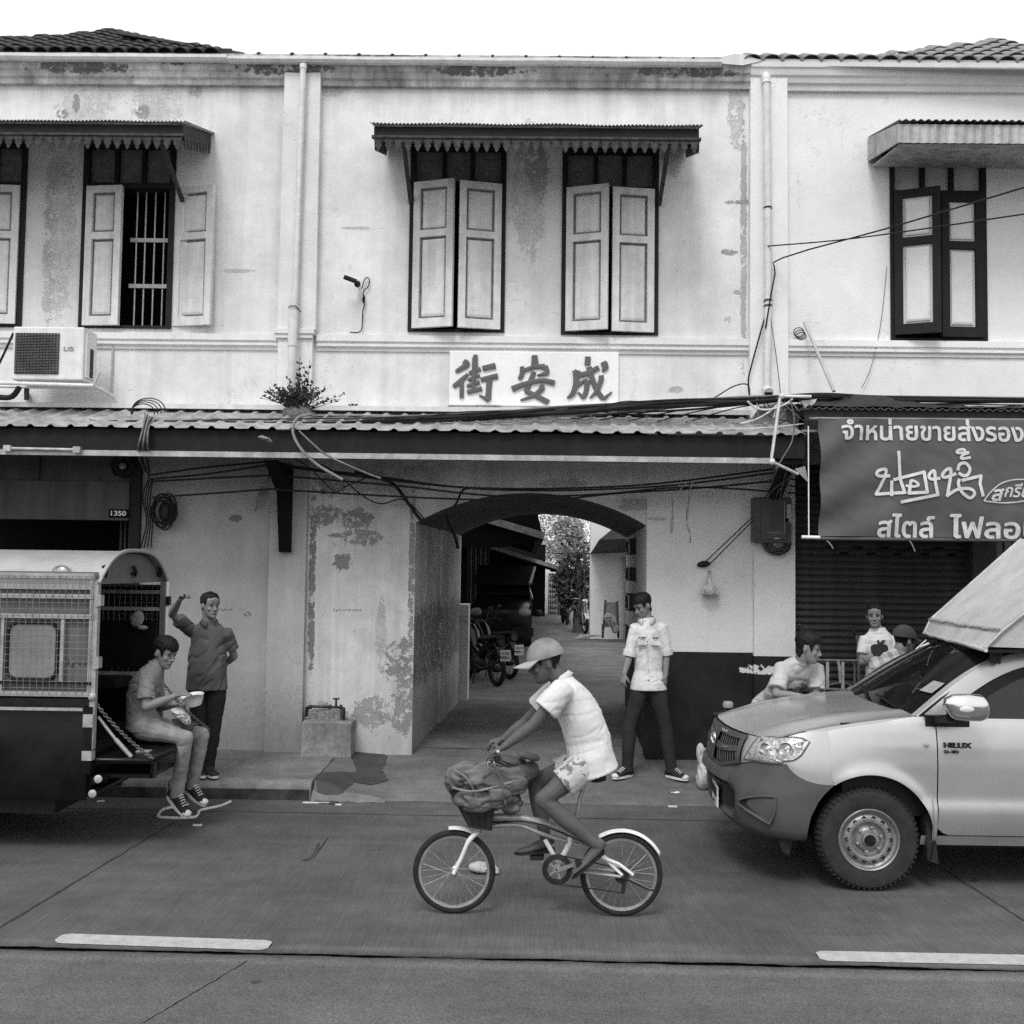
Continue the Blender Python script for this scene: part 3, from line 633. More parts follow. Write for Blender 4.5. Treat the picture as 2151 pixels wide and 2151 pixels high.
# --- roofs
def barrel(L, r, th=.012, n=8):
    mb = MB(); rows = []
    for q, y in ((1, 0), (.92, L)): rows.append([(r * q * cos(pi - pi * k / n), y, r * q * .75 * sin(pi * k / n)) for k in range(n + 1)] + [((r * q - th) * cos(pi * k / n), y, (r * q - th) * .75 * sin(pi * k / n)) for k in range(n + 1)])
    return mb.grid(rows, True, True).mesh('roof_tile', 50)
def tiled(parent, poly, m, w, L, r):
    """barrel tiles laid in courses over a roof plane; poly in (x, along-slope) with the frame of the plane"""
    O, ux, us = poly['o'], V((1, 0, 0)), V(poly['s']).normalized(); n = ux.cross(us)
    pts = poly['pts']; me = barrel(L * 1.15, r); me.materials.append(m); cnt = 0
    MB().add([O + ux * a + us * b - n * .03 for a, b in pts], [tuple(range(len(pts)))]).obj('roof_slope', m, parent)
    def inside(a, b):
        c = False
        for i in range(len(pts)):
            (x1, y1), (x2, y2) = pts[i], pts[i - 1]
            if (y1 > b) != (y2 > b) and a < (x2 - x1) * (b - y1) / (y2 - y1) + x1: c = not c
        return c
    xmin, xmax = min(p[0] for p in pts), max(p[0] for p in pts); smax = max(p[1] for p in pts)
    row = 0
    while row * L < smax:
        a = xmin
        while a < xmax:
            if inside(a + w / 2, row * L + L * .35):
                o = link('roof_tile', me, None, parent); q = O + ux * (a + w / 2) + us * (row * L - .03) + n * (.0 + .008 * random.random())
                o.matrix_basis = Matrix.Translation(q) @ Matrix((ux, us, n)).transposed().to_4x4() @ Matrix.Rotation(R(random.uniform(-2, 2)), 4, 'Z') @ Matrix.Rotation(R(-3), 4, 'X'); cnt += 1
            a += w
        row += 1
    return cnt
def slope_roof(parent, e0, e1, ridge, m, w, L, r, pitch=33):
    """front slope seen above the gutter; eave from e0 to e1 (pixels), ridge points listed left to right, set back into the house"""
    Y0 = DW - .12; O = P(*e0, Y0); s = V((0, cos(R(pitch)), sin(R(pitch))))
    pts = []
    for q in [e0, e1] + ridge:
        d = ray(*q); n = V((0, -sin(R(pitch)), cos(R(pitch)))); t = (O - CAMP).dot(n) / d.dot(n); p = CAMP + d * t; v = p - O
        pts.append((v.x, v.dot(s)))
    MB().box((O.x, Y0 + .02, O.z - .12), (O.x + max(p[0] for p in pts), Y0 + .06, O.z + r * .80)).obj('eave_filler', m, parent)
    return tiled(parent, dict(o=O, s=s, pts=pts), m, w, L, r)
c1 = slope_roof(bl, (-160, 108), (486, 112), [(440, 103), (380, 97), (235, 69), (205, 69), (150, 80), (-160, 94)], m_tile_dark, .17, .2, .085)
c2 = slope_roof(br, (1560, 130), (2290, 141), [(2290, 118), (2151, 104), (2095, 88), (2080, 88), (2050, 98), (1960, 110), (1840, 126), (1600, 124)], m_tile_grey, .21, .3, .11)
# hip caps
def caps(parent, a, b, n, m, Y=DW + .35, r=.075):
    me = barrel(.2, r); me.materials.append(m)
    A, B = P(*a, Y), P(*b, Y - .3); d = (B - A)
    for i in range(n):
        o = link('ridge_tile', me, None, parent); o.matrix_basis = Matrix.Translation(A + d * (i + .5) / n + V((0, 0, -.03))) @ d.to_track_quat('Y', 'Z').to_matrix().to_4x4()
caps(bl, (240, 70), (490, 112), 12, m_tile_dark, DW + .6)
# low pan roof over the middle house: only the crowns of its ribs clear the gutter
rf = MB(); zr = fz(1000, 121, DW); sl = .20
xa, xb = fx(495, 118), fx(1545, 130)
rf.add([(xa, DW - .1, zr - .04), (xb, DW - .1, zr - .04), (xb, DW + 3, zr - .05 + 3 * sl), (xa, DW + 3, zr - .05 + 3 * sl)], [(0, 1, 2, 3)]); rf.obj('roof_sheet', m_tile_dark, bc)
px = 545
while px < 1545:
    MB().ell(P(px, lerp(117, 129, (px - 490) / 1060) - .5, DW - .1), (.033, .06, .033), None, 12, 8).obj('roof_rib', m_tile_dark, bc, 60); px += 70
fl = [P(*q, DW - .16) for q in ((1508, 133), (1520, 118), (1545, 113), (1560, 114), (1585, 122), (1600, 128), (1560, 137))]
MB().prism(fl, (0, .3, .1)).obj('ridge_end', m_pvc, br)
# solid back of the row so that no light leaks through from behind
MB().box((-7.5, DW + 1.3, 3.2), (8, DW + 1.5, ZTOP - .2)).obj('rear_wall', m_black, bc)
# ================================================================== ground floor of the row
YA = 10.2
XA0, XA1 = fx(869, 1350), fx(1357, 1350)          # arch opening
ZSP, ZAP = fz(870, 1098), fz(1085, 1035)
DIR = V((.047, 1, 0)); PL = 4.3                   # the passage runs back slightly to the right
def arch_z(x, n=None):
    t = (x - XA0) / (XA1 - XA0); h = ZAP - ZSP; w = (XA1 - XA0) / 2; rr = (w * w + h * h) / (2 * h)
    return ZSP + sqrt(max(0, rr * rr - (x - (XA0 + XA1) / 2) ** 2)) - (rr - h)
NA = 28; ax = [lerp(XA0, XA1, i / NA) for i in range(NA + 1)]
XL = fx(643, 1300) - .02
mb = MB(); ZH = fz(1000, 868)
mb.add([(XL, DW, .05), (XA0, DW, .05), (XA0, DW, ZH), (XL, DW, ZH)], [(0, 1, 2, 3)])
mb.grid([[(x, DW, arch_z(x)) for x in ax], [(x, DW, ZH) for x in ax]])
mb.obj('ground_floor_wall', m_peel, bc)
XR = fx(1581, 1200) + .02
ZD = fz(1450, 1369)
MB().box((XA1, DW - .012, ZD), (XR, DW + .2, ZH)).obj('ground_floor_wall', m_low_r, bc)
MB().box((XA1 - .004, DW - .022, .05), (XR, DW + .2, ZD)).obj('dado', m_dado, bc)
MB().box((fx(1581, 1200) - .004, DW - .082, .05), (fx(1667, 1200) + .004, DW + .0, ZD - .03)).obj('dado', m_dado, br)
# passage: vault, side walls
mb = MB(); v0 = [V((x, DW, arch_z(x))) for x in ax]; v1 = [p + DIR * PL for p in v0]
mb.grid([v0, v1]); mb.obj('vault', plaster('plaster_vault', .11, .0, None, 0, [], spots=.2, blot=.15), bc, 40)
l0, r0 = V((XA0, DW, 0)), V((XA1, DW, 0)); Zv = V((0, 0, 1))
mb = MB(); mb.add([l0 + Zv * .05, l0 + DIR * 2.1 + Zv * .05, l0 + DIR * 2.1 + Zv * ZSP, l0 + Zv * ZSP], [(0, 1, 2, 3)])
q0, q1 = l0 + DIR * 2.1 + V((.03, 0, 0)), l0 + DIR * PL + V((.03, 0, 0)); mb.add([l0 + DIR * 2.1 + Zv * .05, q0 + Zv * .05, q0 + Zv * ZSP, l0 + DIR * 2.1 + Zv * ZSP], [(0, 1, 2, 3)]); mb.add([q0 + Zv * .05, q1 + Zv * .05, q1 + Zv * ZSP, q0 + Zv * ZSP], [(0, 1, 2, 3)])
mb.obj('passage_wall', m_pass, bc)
r1 = r0 + DIR * PL
mb = MB(); mb.add([r0 + Zv * .05, r1 + Zv * .05, r1 + Zv * ZSP, r0 + Zv * ZSP], [(0, 1, 2, 3)]); mb.obj('passage_wall', m_low_r, bc)
mb = MB(); off = V((-.006, 0, 0)); zq = .2 + 1.18
mb.add([r0 + off + Zv * .05, r1 + off + Zv * .05, r1 + off + Zv * zq, r0 + off + Zv * zq], [(0, 1, 2, 3)]); mb.obj('dado', m_dado, bc)
# mass of the house either side of and over the passage
e0, e1 = l0 + DIR * PL, r0 + DIR * PL
mb = MB(); mb.grid([[V((x, 0, 0)) + V((DIR.x * PL, DW + PL, arch_z(x))) for x in ax], [V((x, 0, 0)) + V((DIR.x * PL, DW + PL, 7.4)) for x in ax]])
mb.add([(-8, DW + PL, .0), (e0.x, DW + PL, .0), (e0.x, DW + PL, 7.4), (-8, DW + PL, 7.4)], [(0, 1, 2, 3)]); mb.add([(e1.x, DW + PL, 0), (9, DW + PL, 0), (9, DW + PL, 7.4), (e1.x, DW + PL, 7.4)], [(0, 1, 2, 3)])
mb.obj('back_wall', m_low_r, bc)
# three small letter boxes / meters on the right passage wall
for k, (a, b, py, ph) in enumerate(((1318, 1332, 1145, 32), (1318, 1331, 1202, 28), (1314, 1331, 1260, 36))):
    d = 2.05; p = r0 + DIR * d; z = CAMH + (1195 - py) / (FPX / (DW + d)); h = ph / (FPX / (DW + d)) / 2
    bx = thing('wall_box', ('topmost', 'middle', 'lowest')[k] + ' of three small dark framed boxes inside the arched passage', 'meter box', (p.x, p.y, z))
    MB().box((p.x - .09, p.y - .22, z - h), (p.x - .002, p.y + .22, z + h)).obj('casing', m_iron, bx)
    MB().box((p.x - .1, p.y - .17, z - h * .8), (p.x - .091, p.y + .17, z + h * .8)).obj('lid', m_grey if k == 1 else m_white, bx)
    for j in range(4): MB().box((p.x - .108, p.y - .15 + j * .085, z - h * .7), (p.x - .1, p.y - .12 + j * .085, z + h * .7)).obj('slat', m_iron, bx)
# left shop: wall, dark opening, sign box
XS = fx(292, 1250)
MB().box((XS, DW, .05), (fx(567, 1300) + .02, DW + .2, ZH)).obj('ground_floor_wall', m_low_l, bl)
ZB0, ZB1 = fz(150, 1092), fz(150, 1012)
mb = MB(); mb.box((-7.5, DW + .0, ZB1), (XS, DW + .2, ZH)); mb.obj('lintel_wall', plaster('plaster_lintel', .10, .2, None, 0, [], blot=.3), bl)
MB().box((-7.5, DW - .07, ZB0), (fx(276, 1050), DW + .1, ZB1)).obj('shutter_box', mat('shutter_box_paint', .09, .6, .2, 4, .1, 120, .2, 40, streak=.3), bl)
MB().box((fx(277, 1050), DW - .05, .1), (XS, DW + .1, ZH)).obj('door_post', m_dark_wood, bl)
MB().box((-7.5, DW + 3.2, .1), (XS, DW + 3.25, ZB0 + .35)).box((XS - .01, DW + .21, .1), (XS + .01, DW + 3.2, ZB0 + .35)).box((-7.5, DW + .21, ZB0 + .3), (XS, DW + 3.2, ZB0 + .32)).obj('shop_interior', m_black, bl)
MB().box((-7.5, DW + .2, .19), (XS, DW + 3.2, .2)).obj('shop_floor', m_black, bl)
for k in range(7):
    x = fx(225 + k * 9, 1130); MB().box((x, DW + .35, .2), (x + .022, DW + .37, ZB0 + .2)).obj('folding_gate_bar', m_gate, bl)
# right shop: roller shutter of separate slats
X0, X1 = fx(1667, 1250), fx(2045, 1250); m_slat = mat('shutter_slat_paint', .05, .55, .2, 5, .1, 140, .2, 50, streak=.2)
z = .21; i = 0; pitch = .0735; sl = MB(); prof = [(0, 0), (-.018, .012), (-.024, .03), (-.018, .048), (0, .058), (.006, .0735)]
sl.grid([[(x, y, z2) for y, z2 in prof] for x in (X0, X1)]); sme = sl.mesh('slat', 50); sme.materials.append(m_slat)
rs = thing('roller_shutter', 'dark ribbed roller shutter closed behind the seated group', 'shutter', ((X0 + X1) / 2, DW + .1, .2))
while z < fz(1850, 965):
    o = link('slat', sme, None, rs); o.location = (0, DW + .1, z); z += pitch; i += 1
for rw, z in ((0, fz(1850, 1150)), (1, fz(1850, 1163)), (0, fz(1850, 1040)), (1, fz(1850, 1053))):
    for k in range(5): x = fx(1740 + rw * 28 + k * 57, 1150); MB().box((x, DW + .068, z - .012), (x + .09, DW + .0735, z + .012)).obj('vent_slot', m_black, rs)
MB().box((X0, DW + .15, .1), (X1, DW + .17, 3.6)).obj('backing', m_black, rs)
MB().box((X1, DW + .0, .1), (X1 + .25, DW + .2, 3.6)).obj('door_post', m_gate, br)
for k in range(22): MB().box((X1 + .27 + k * .09, DW + .06, .2), (X1 + .34 + k * .09, DW + .1, 3.6)).obj('folding_gate_leaf', m_zinc_dark, br)
MB().box((X1 + .25, DW + .15, .1), (8, DW + .2, 3.6)).obj('shop_back', m_black, br)
MB().box((fx(1667, 1000), DW + .0, fz(1700, 968)), (8, DW + .2, ZH)).obj('lintel_wall', mat('dull_lintel', .2, .8, .2, 4), br)

# --- long awning over the left and middle houses
ZE, ZW = fz(1000, 905, YA), fz(1000, 868)
XE = fx(1690, 925, YA)
aw = thing('street_awning', 'long corrugated awning with a dark fascia over the pavement and arch', 'awning', (0, YA, ZE))
px_seams = [-7.5, fx(-200, 890, YA), fx(420, 893, YA), fx(1180, 905, YA), XE]
for a, b in zip(px_seams, px_seams[1:]):
    corr(a - .03, b, YA - .06, ZE - .008, DW, ZW, .198, .024, .006, True, .01).obj('corrugated_sheet', mat('old_fibre_cement', .36, .8, .25, 3, .14, 120, .4, 40, streak=.35), aw, 40)
MB().box((-7.5, YA, ZE - .235), (XE, YA + .03, ZE - .02)).obj('fascia', mat('awning_fascia', .016, .7, .3, 2.5, .1, 120, .2, 40, streak=.2), aw)
MB().box((-7.5, YA - .03, ZE - .29), (fx(1625, 968, YA), YA + .03, ZE - .237)).obj('fascia_strip', m_zinc, aw)
mb = MB()
for k in range(9):
    x = lerp(-7.2, XE - .1, k / 8); mb = MB(); mb.bar((x, YA + .04, ZE - .09), (x, DW, ZW - .08), .05, .08).obj('rafter', m_hood, aw)
MB().prism([(-7.5, DW - .012, ZW + .0), (XE - .35, DW - .012, ZW), (XE - .35, DW - .2, ZW - .015), (-7.5, DW - .2, ZW - .015)], (0, 0, .05)).obj('flashing', m_pvc, aw)
MB().box((-7.5, YA + .06, ZE - .285), (XE, YA + .1, ZE - .2)).obj('inner_beam', m_hood, aw)
# bracket on the pilaster
xk = fx(602, 1000, DW - .13)
MB().prism([(xk - .06, DW - .1, fz(605, 1160)), (xk - .055, DW - .17, fz(605, 1160)), (xk - .06, DW - .3, fz(605, 1040)), (xk - .06, YA + .12, ZE - .3), (xk - .06, DW - .1, ZE - .28)], (.125, 0, 0)).obj('bracket', m_black, aw)
# --- awning of the right house
zt = fz(1900, 860, YA)
a2 = thing('street_awning', 'short dark awning with ragged roofing felt above the shop banner', 'awning', (5, YA, zt))
XB0 = fx(1684, 870, YA); mb = MB(); rows = [[], [], [], []]
for i in range(121):
    x = lerp(XB0 + .02, 8, i / 120); u = i / 120 * (8 - XB0); hump = .10 * math.exp(-((u - .75) / .45) ** 2) + .03 * mnoise.noise(V((x * 5, 0, 0)))
    rows[0].append((x, YA - .05, zt + .015 + .02 * mnoise.noise(V((x * 9, 2, 0))))); rows[1].append((x, YA + .25, zt + .08 + hump)); rows[2].append((x, YA + .6, zt + .13 + hump * .7)); rows[3].append((x, DW, zt + .2))
mb.grid(rows).obj('roofing_felt', m_iron, a2, 30)
corr(XB0, 8, YA - .04, zt - .012, DW, zt + .1, .075, .02).obj('corrugated_sheet', m_zinc_dark, a2, 60)
MB().box((XB0 + .03, YA, zt - .21), (8, YA + .03, zt - .02)).obj('fascia', m_iron, a2)
MB().box((XB0, YA - .02, zt - .235), (8, YA + .03, zt - .211)).obj('fascia_strip', m_zinc_dark, a2)
MB().box((fx(1684, 950, DW - .1), DW - .12, fz(1690, 975, DW - .1)), (8, DW - .02, fz(1690, 895, DW - .1))).obj('inner_beam', m_zinc_dark, a2)
# triangular end wall of weathered board between the two awnings
MB().prism([P(*q, DW - .35) for q in ((1630, 847), (1681, 850), (1676, 915), (1628, 912))], (0, .02, 0)).obj('end_board', m_zinc, aw)
MB().prism([P(*q, DW - .3) for q in ((1598, 855), (1632, 848), (1622, 880), (1590, 898), (1570, 897))], (0, .015, .02)).obj('loose_flashing', m_zinc_dark, aw)
# ================================================================== people
m_skin = mat('skin', .19, .5, .10, 12, .06, 200, .25, 120)
m_skin_dark = mat('tanned_skin', .095, .5, .12, 12, .08, 200, .25, 120)
m_lip = mat('lips', .145, .45, .1, 30); m_eye = mat('eye_dark', .012, .25, .1, 30, bump=0); m_eyew = mat('eye_white', .45, .3, .05, 30, bump=0)
t = NT('hair'); st = t.noise(1, 2, .5, t.scale((260, 260, 30))); m_hair = t.done(t.mul(.005, t.rng(st, .3, .7, .5, 2.0)), .55, st, .004, .6, spec=.22)
def cloth(name, v, rough=.85, var=.12, weave=300, bumpn=.35, patt=None):
    t = NT(name); a = t.noise(7, 4, .6); w = t.noise(weave, 1, .5); c = t.mul(v, t.rng(a, .25, .75, 1 - var, 1 + var), t.rng(w, .25, .75, .9, 1.1))
    if patt: c = patt(t, c)
    MATS[name] = t.done(c, rough, t.math('ADD', t.math('MULTIPLY', a, .6), t.math('MULTIPLY', t.noise(28, 3, .6), .5)), .012, bumpn, spec=.25); return MATS[name]
m_shoe = cloth('shoe_canvas', .022); m_sole = mat('shoe_sole', .62, .6, .12, 20, .08, 150, .2, 60); m_shoe_leather = mat('dark_shoe', .02, .4, .2, 20)

def eloft(mb, st, n=18, ex=2.0):
    """closed loft of oval rings: (centre, lateral vector, half width, half depth)"""
    rows = []; m = len(st)
    for i, (c, lat, a, b) in enumerate(st):
        c = V(c); tg = (V(st[min(i + 1, m - 1)][0]) - V(st[max(i - 1, 0)][0])).normalized(); l = V(lat); l = (l - tg * l.dot(tg)).normalized(); d = tg.cross(l); r = []
        for k in range(n):
            q = 2 * pi * k / n; cx, sx = cos(q), sin(q)
            cx = math.copysign(abs(cx) ** (2 / ex), cx); sx = math.copysign(abs(sx) ** (2 / ex), sx); r.append(c + l * (a * cx) + d * (b * sx))
        rows.append(r)
    return mb.grid(rows, True, True)
def limb(mb, a, b, rr, n=12, bend=None):
    a, b = V(a), V(b); m = len(rr); pts = []
    for i in range(m):
        p = a.lerp(b, i / (m - 1))
        if bend is not None: p = p + V(bend) * (4 * (i / (m - 1)) * (1 - i / (m - 1)))
        pts.append(p)
    mb.tube(pts, rr, n); mb.ell(a, (rr[0],) * 3, None, 10, 6); mb.ell(b, (rr[-1],) * 3, None, 10, 6)
def remesh(name, mb, m, parent, vox, smooth=3, wr=0.0, wsc=7, seed=0, stretch=(1, 1, .45), label=None, cr=.9, wrot=0.0, pf=.3):
    o = mb.obj(name, m, parent, label=label)
    solid(o, [('REMESH', dict(mode='VOXEL', voxel_size=vox)), ('SMOOTH', dict(factor=.5, iterations=smooth))])
    me = o.data; n = len(me.vertices); co = np.empty(n * 3); me.vertices.foreach_get('co', co); co = co.reshape(-1, 3)
    if wr:
        no = np.empty(n * 3); me.vertices.foreach_get('normal', no); no = no.reshape(-1, 3); d = np.empty(n)
        ca, sa = cos(wrot), sin(wrot)
        for i in range(n):
            p = co[i]; q = V(((p[0] * ca + p[2] * sa) * wsc * stretch[0], p[1] * wsc * stretch[1], (p[2] * ca - p[0] * sa) * wsc * stretch[2] + seed)); w = V((mnoise.noise(q * .45), mnoise.noise(q * .45 + V((7, 1, 3))), mnoise.noise(q * .45 + V((2, 9, 4))))) * .9
            v = mnoise.noise(q + w); v2 = mnoise.noise(q * 1.7 + w * 1.5 + V((5, 5, 5))); d[i] = -cr * max(0, 1 - abs(v) * 4.2) ** 1.4 * min(1, max(0, .62 + 1.3 * v2)) + pf * mnoise.noise(q * .7 + w) + .25 * mnoise.noise(q * 3) + .3
        co = co + no * (d * wr)[:, None]; me.vertices.foreach_set('co', co.ravel())
    me.shade_smooth(); me.update(); return o
def frame(f, u):
    f = V(f).normalized(); u = V(u); u = (u - f * u.dot(f)).normalized(); r = f.cross(u)
    return r, f, u
def head(mb, c, f, u, s=1.0, jaw=1.0):
    r, f, u = frame(f, u); c = V(c)
    T = lambda x, y, z: c + (r * x + f * y + u * z) * s
    prof = [(-.120, .014, .066, .035), (-.112, .030, .084, .02), (-.094, .045, .090, -.002), (-.066, .056 * jaw, .089, -.03), (-.036, .064 * jaw, .087, -.062), (-.004, .071, .084, -.085), (.026, .0745, .089, -.098), (.056, .0755, .087, -.104), (.086, .068, .070, -.094), (.106, .050, .046, -.068), (.118, .02, .016, -.03)]
    rows = []
    for z, w, y1, y0 in prof:
        my, hy = (y1 + y0) / 2, (y1 - y0) / 2; row = []
        for k in range(20):
            q = 2 * pi * k / 20; row.append(T(w * math.copysign(abs(cos(q)) ** .9, cos(q)), my + hy * math.copysign(abs(sin(q)) ** .9, sin(q)), z))
        rows.append(row)
    mb.grid(rows, True, True); M3 = Matrix((r, f, u)).transposed()
    E = lambda p, rad, M=M3: mb.ell(T(*p), [q * s for q in rad], M, 10, 7)
    mb.tube([T(0, .083, .012), T(0, .098, -.012), T(0, .112, -.032), T(0, .098, -.042)], [.007 * s, .009 * s, .013 * s, .009 * s], 8)
    for x in (-1, 1):
        E((x * .011, .096, -.036), (.008, .010, .008)); E((x * .036, .070, -.030), (.024, .013, .022)); E((x * .03, .083, .021), (.024, .008, .007))
        E((x * .077, -.008, -.012), (.008, .019, .031), M3 @ Matrix.Rotation(x * .35, 3, 'Z') @ Matrix.Rotation(-.15, 3, 'X'))
    E((0, .088, -.060), (.024, .009, .011)); E((0, .082, -.099), (.022, .014, .016)); E((0, .080, .055), (.045, .012, .03))
    return T, M3
def face_parts(T, M3, s, parent, brow=True, smile=False, tag_closed=False):
    for x in (-1, 1):
        mb = MB(); mb.ell(T(x * .031, .0835, .003), (.0135 * s, .006 * s, .0044 * s), M3 @ Matrix.Rotation(x * -.12, 3, 'Y'), 10, 6); mb.obj('eye', m_eye, parent, 60)
        if brow:
            mb = MB(); mb.tube([T(x * .012, .094, .023), T(x * .03, .0935, .029), T(x * .05, .083, .024)], [.0026 * s, .0034 * s, .0016 * s], 6); mb.obj('eyebrow', m_hair, parent, 60)
    mb = MB(); k = .012 if smile else 0; mb.tube([T(-.026, .085, -.0655 + k), T(-.012, .0965, -.0625), T(0, .098, -.0625), T(.012, .0965, -.0625), T(.026, .085, -.0655 + k)], [.002 * s, .0055 * s, .006 * s, .0055 * s, .002 * s], 6); mb.obj('lips', m_lip, parent, 60)
    if smile:
        mb = MB(); mb.tube([T(-.016, .096, -.0605), T(0, .1035, -.062), T(.016, .096, -.0605)], [.002 * s, .0035 * s, .002 * s], 6); mb.obj('teeth', m_eyew, parent, 60)
HEADP = [(-.120, .014, .066, .035), (-.112, .030, .084, .02), (-.094, .045, .090, -.002), (-.066, .056, .089, -.03), (-.036, .064, .087, -.062), (-.004, .071, .084, -.085), (.026, .0745, .089, -.098), (.056, .0755, .087, -.104), (.086, .068, .070, -.094), (.106, .050, .046, -.068), (.118, .02, .016, -.03)]
def headr(z):
    if z >= .118: t = max(0, min(1, (.128 - z) / .01)); return .02 * t, .016 * t - .007 * (1 - t), -.03 * t - .007 * (1 - t)
    for (z0, *p), (z1, *q) in zip(HEADP, HEADP[1:]):
        if z0 <= z <= z1: t = (z - z0) / (z1 - z0); return tuple(lerp(i, j, t) for i, j in zip(p, q))
    return HEADP[0][1:]
def hair(T, parent, front=.062, side=-.02, back=-.085, puff=1.0, fringe=0.0, rough=.006, name='hair', seed=0, thick=.013, ear=True):
    """hair as a shell following the skull, its edge set by hairline, temple and nape heights"""
    mb = MB(); NL, NR = 60, 14; outer = []; inner = []; th = thick + (puff - 1) * .12
    for j in range(NR + 1):
        ro, ri = [], []
        for k in range(NL):
            a = 2 * pi * k / NL; cf, sf = cos(a), sin(a)                    # a = 0 front
            if cf > .62: zl = front
            elif cf > .22: zl = lerp(side, front, max(0, min(1, (cf - .40) / .2)))
            elif cf > -.25: zl = (.022 if ear else side)
            else: zl = lerp(.0, back, min(1, (-cf - .25) * 2.2))
            zl += rough * 3.0 * mnoise.noise(V((k * .9, seed, 1))) - fringe * max(0, cf) ** 2 * (1 + .9 * mnoise.noise(V((k * 1.1, seed, 5))))
            t = j / NR; z = lerp(.126, zl, t ** 1.1); w, y1, y0 = headr(z)
            if z < -.03: y0 = min(y0, -.062)
            if z < .0: w = max(w, .066)
            my, hy = (y1 + y0) / 2, (y1 - y0) / 2
            tuft = .006 * mnoise.noise(V((k * .5, j * .3, seed))) + .006 * mnoise.noise(V((k * 1.7, j * .45, seed + 3)))
            e = th * (1 - .55 * t ** 3) + tuft
            p = V((w * math.copysign(abs(sf) ** .9, sf), my + hy * math.copysign(abs(cf) ** .9, cf), z)); nrm = V((sf, cf, .35 + 1.6 * max(0, (z - .06) / .06))).normalized()
            q = p + nrm * e; ro.append(T(*q)); q = p - nrm * .012; ri.append(T(*q))
        outer.append(ro); inner.append(ri)
    mb.grid(outer + inner[::-1], True, True); o = mb.obj(name, m_hair, parent, 70)
    solid(o, [('SUBSURF', dict(levels=1, render_levels=1))]); o.data.shade_smooth(); return o
def hand(mb, w, d, n, side, curl=.5, s=1.0, spread=.0):
    """palm, four fingers of their own lengths curling towards n, thumb from the side"""
    w, d = V(w), V(d).normalized(); n = V(n); n = (n - d * n.dot(d)).normalized(); l = d.cross(n); l = l if l.dot(V(side)) > 0 else -l
    eloft(mb, [(w - d * .02 * s, l, .025 * s, .019 * s), (w + d * .012 * s, l, .029 * s, .017 * s), (w + d * .05 * s, l, .040 * s, .015 * s), (w + d * .082 * s, l, .041 * s, .013 * s), (w + d * .092 * s, l, .036 * s, .010 * s)], 14)
    for k, (off, L) in enumerate(((.031, .066), (.0105, .078), (-.0105, .074), (-.031, .058))):
        p = w + d * (.082 - .006 * abs(k - 1.2)) * s + l * off * s; pts = [p - d * .015 * s, p]; dd = (d + l * spread * off * 8).normalized(); ang = 0
        for j, fr in enumerate((.45, .31, .24)):
            ang += curl * (1.0 if j else .8); pts.append(pts[-1] + (dd * cos(ang) + n * sin(ang)) * (L * fr * s))
        mb.tube(pts, [q * s for q in (.0088, .0088, .008, .0075, .0062)], 8)
    p = w + d * .022 * s + l * .026 * s; q = p + (d * .6 + l * .75 + n * .25).normalized() * .034 * s; e = q + (d * .85 + l * .25 + n * (.3 + curl * .4)).normalized() * .028 * s; z = e + (d + n * curl).normalized() * .02 * s
    mb.tube([p, q, e, z], [.013 * s, .0115 * s, .0095 * s, .0075 * s], 8)
def shoe(parent, an, toe, m, sole=True, s=1.0, up=(0, 0, 1), canvas=True):
    """an: ankle joint, toe: direction of the toes"""
    r, f, u = frame(toe, up); an = V(an); T = lambda x, y, z: an + (r * x + f * y + u * z) * s
    g = -.085; mb = MB(); rows = []
    for y, w, h in ((-.072, .018, .03), (-.066, .030, .055), (-.04, .036, .095), (0, .038, .105), (.05, .042, .078), (.10, .047, .054), (.15, .047, .045), (.18, .038, .038), (.196, .018, .028)):
        row = []
        for k in range(14):
            q = 2 * pi * k / 14; x, z = w * math.copysign(abs(cos(q)) ** .8, cos(q)), g + .012 + h * (.5 + .5 * math.copysign(abs(sin(q)) ** .8, sin(q))); row.append(T(x, y, z))
        rows.append(row)
    o = mb.grid(rows, True, True).obj('shoe', m, parent, 60)
    if sole:
        mb = MB(); rows = []
        for z in (g, g + .022):
            row = []
            for k in range(24):
                q = 2 * pi * k / 24; y = .065 + .140 * cos(q); w = (.049 if y > .03 else .043) * (abs(sin(q)) ** .75); row.append(T(math.copysign(w, sin(q)), y, z))
            rows.append(row)
        mb.grid(rows, True, True).obj('sole', m_sole, o, 50)
    if canvas:
        mb = MB(); mb.ell(T(0, .168, g + .028), (.044 * s, .040 * s, .026 * s), Matrix((r, f, u)).transposed()); mb.obj('toe_cap', m_sole, o, 60)
        for k in range(5): y = .045 + k * .019; z = g + .012 + .098 - k * .0095; MB().tube([T(-.026, y, z - .014), T(0, y + .004, z + .002), T(.026, y, z - .014)], .0042 * s, 5).obj('lace', m_sole, o, 60)
    return o
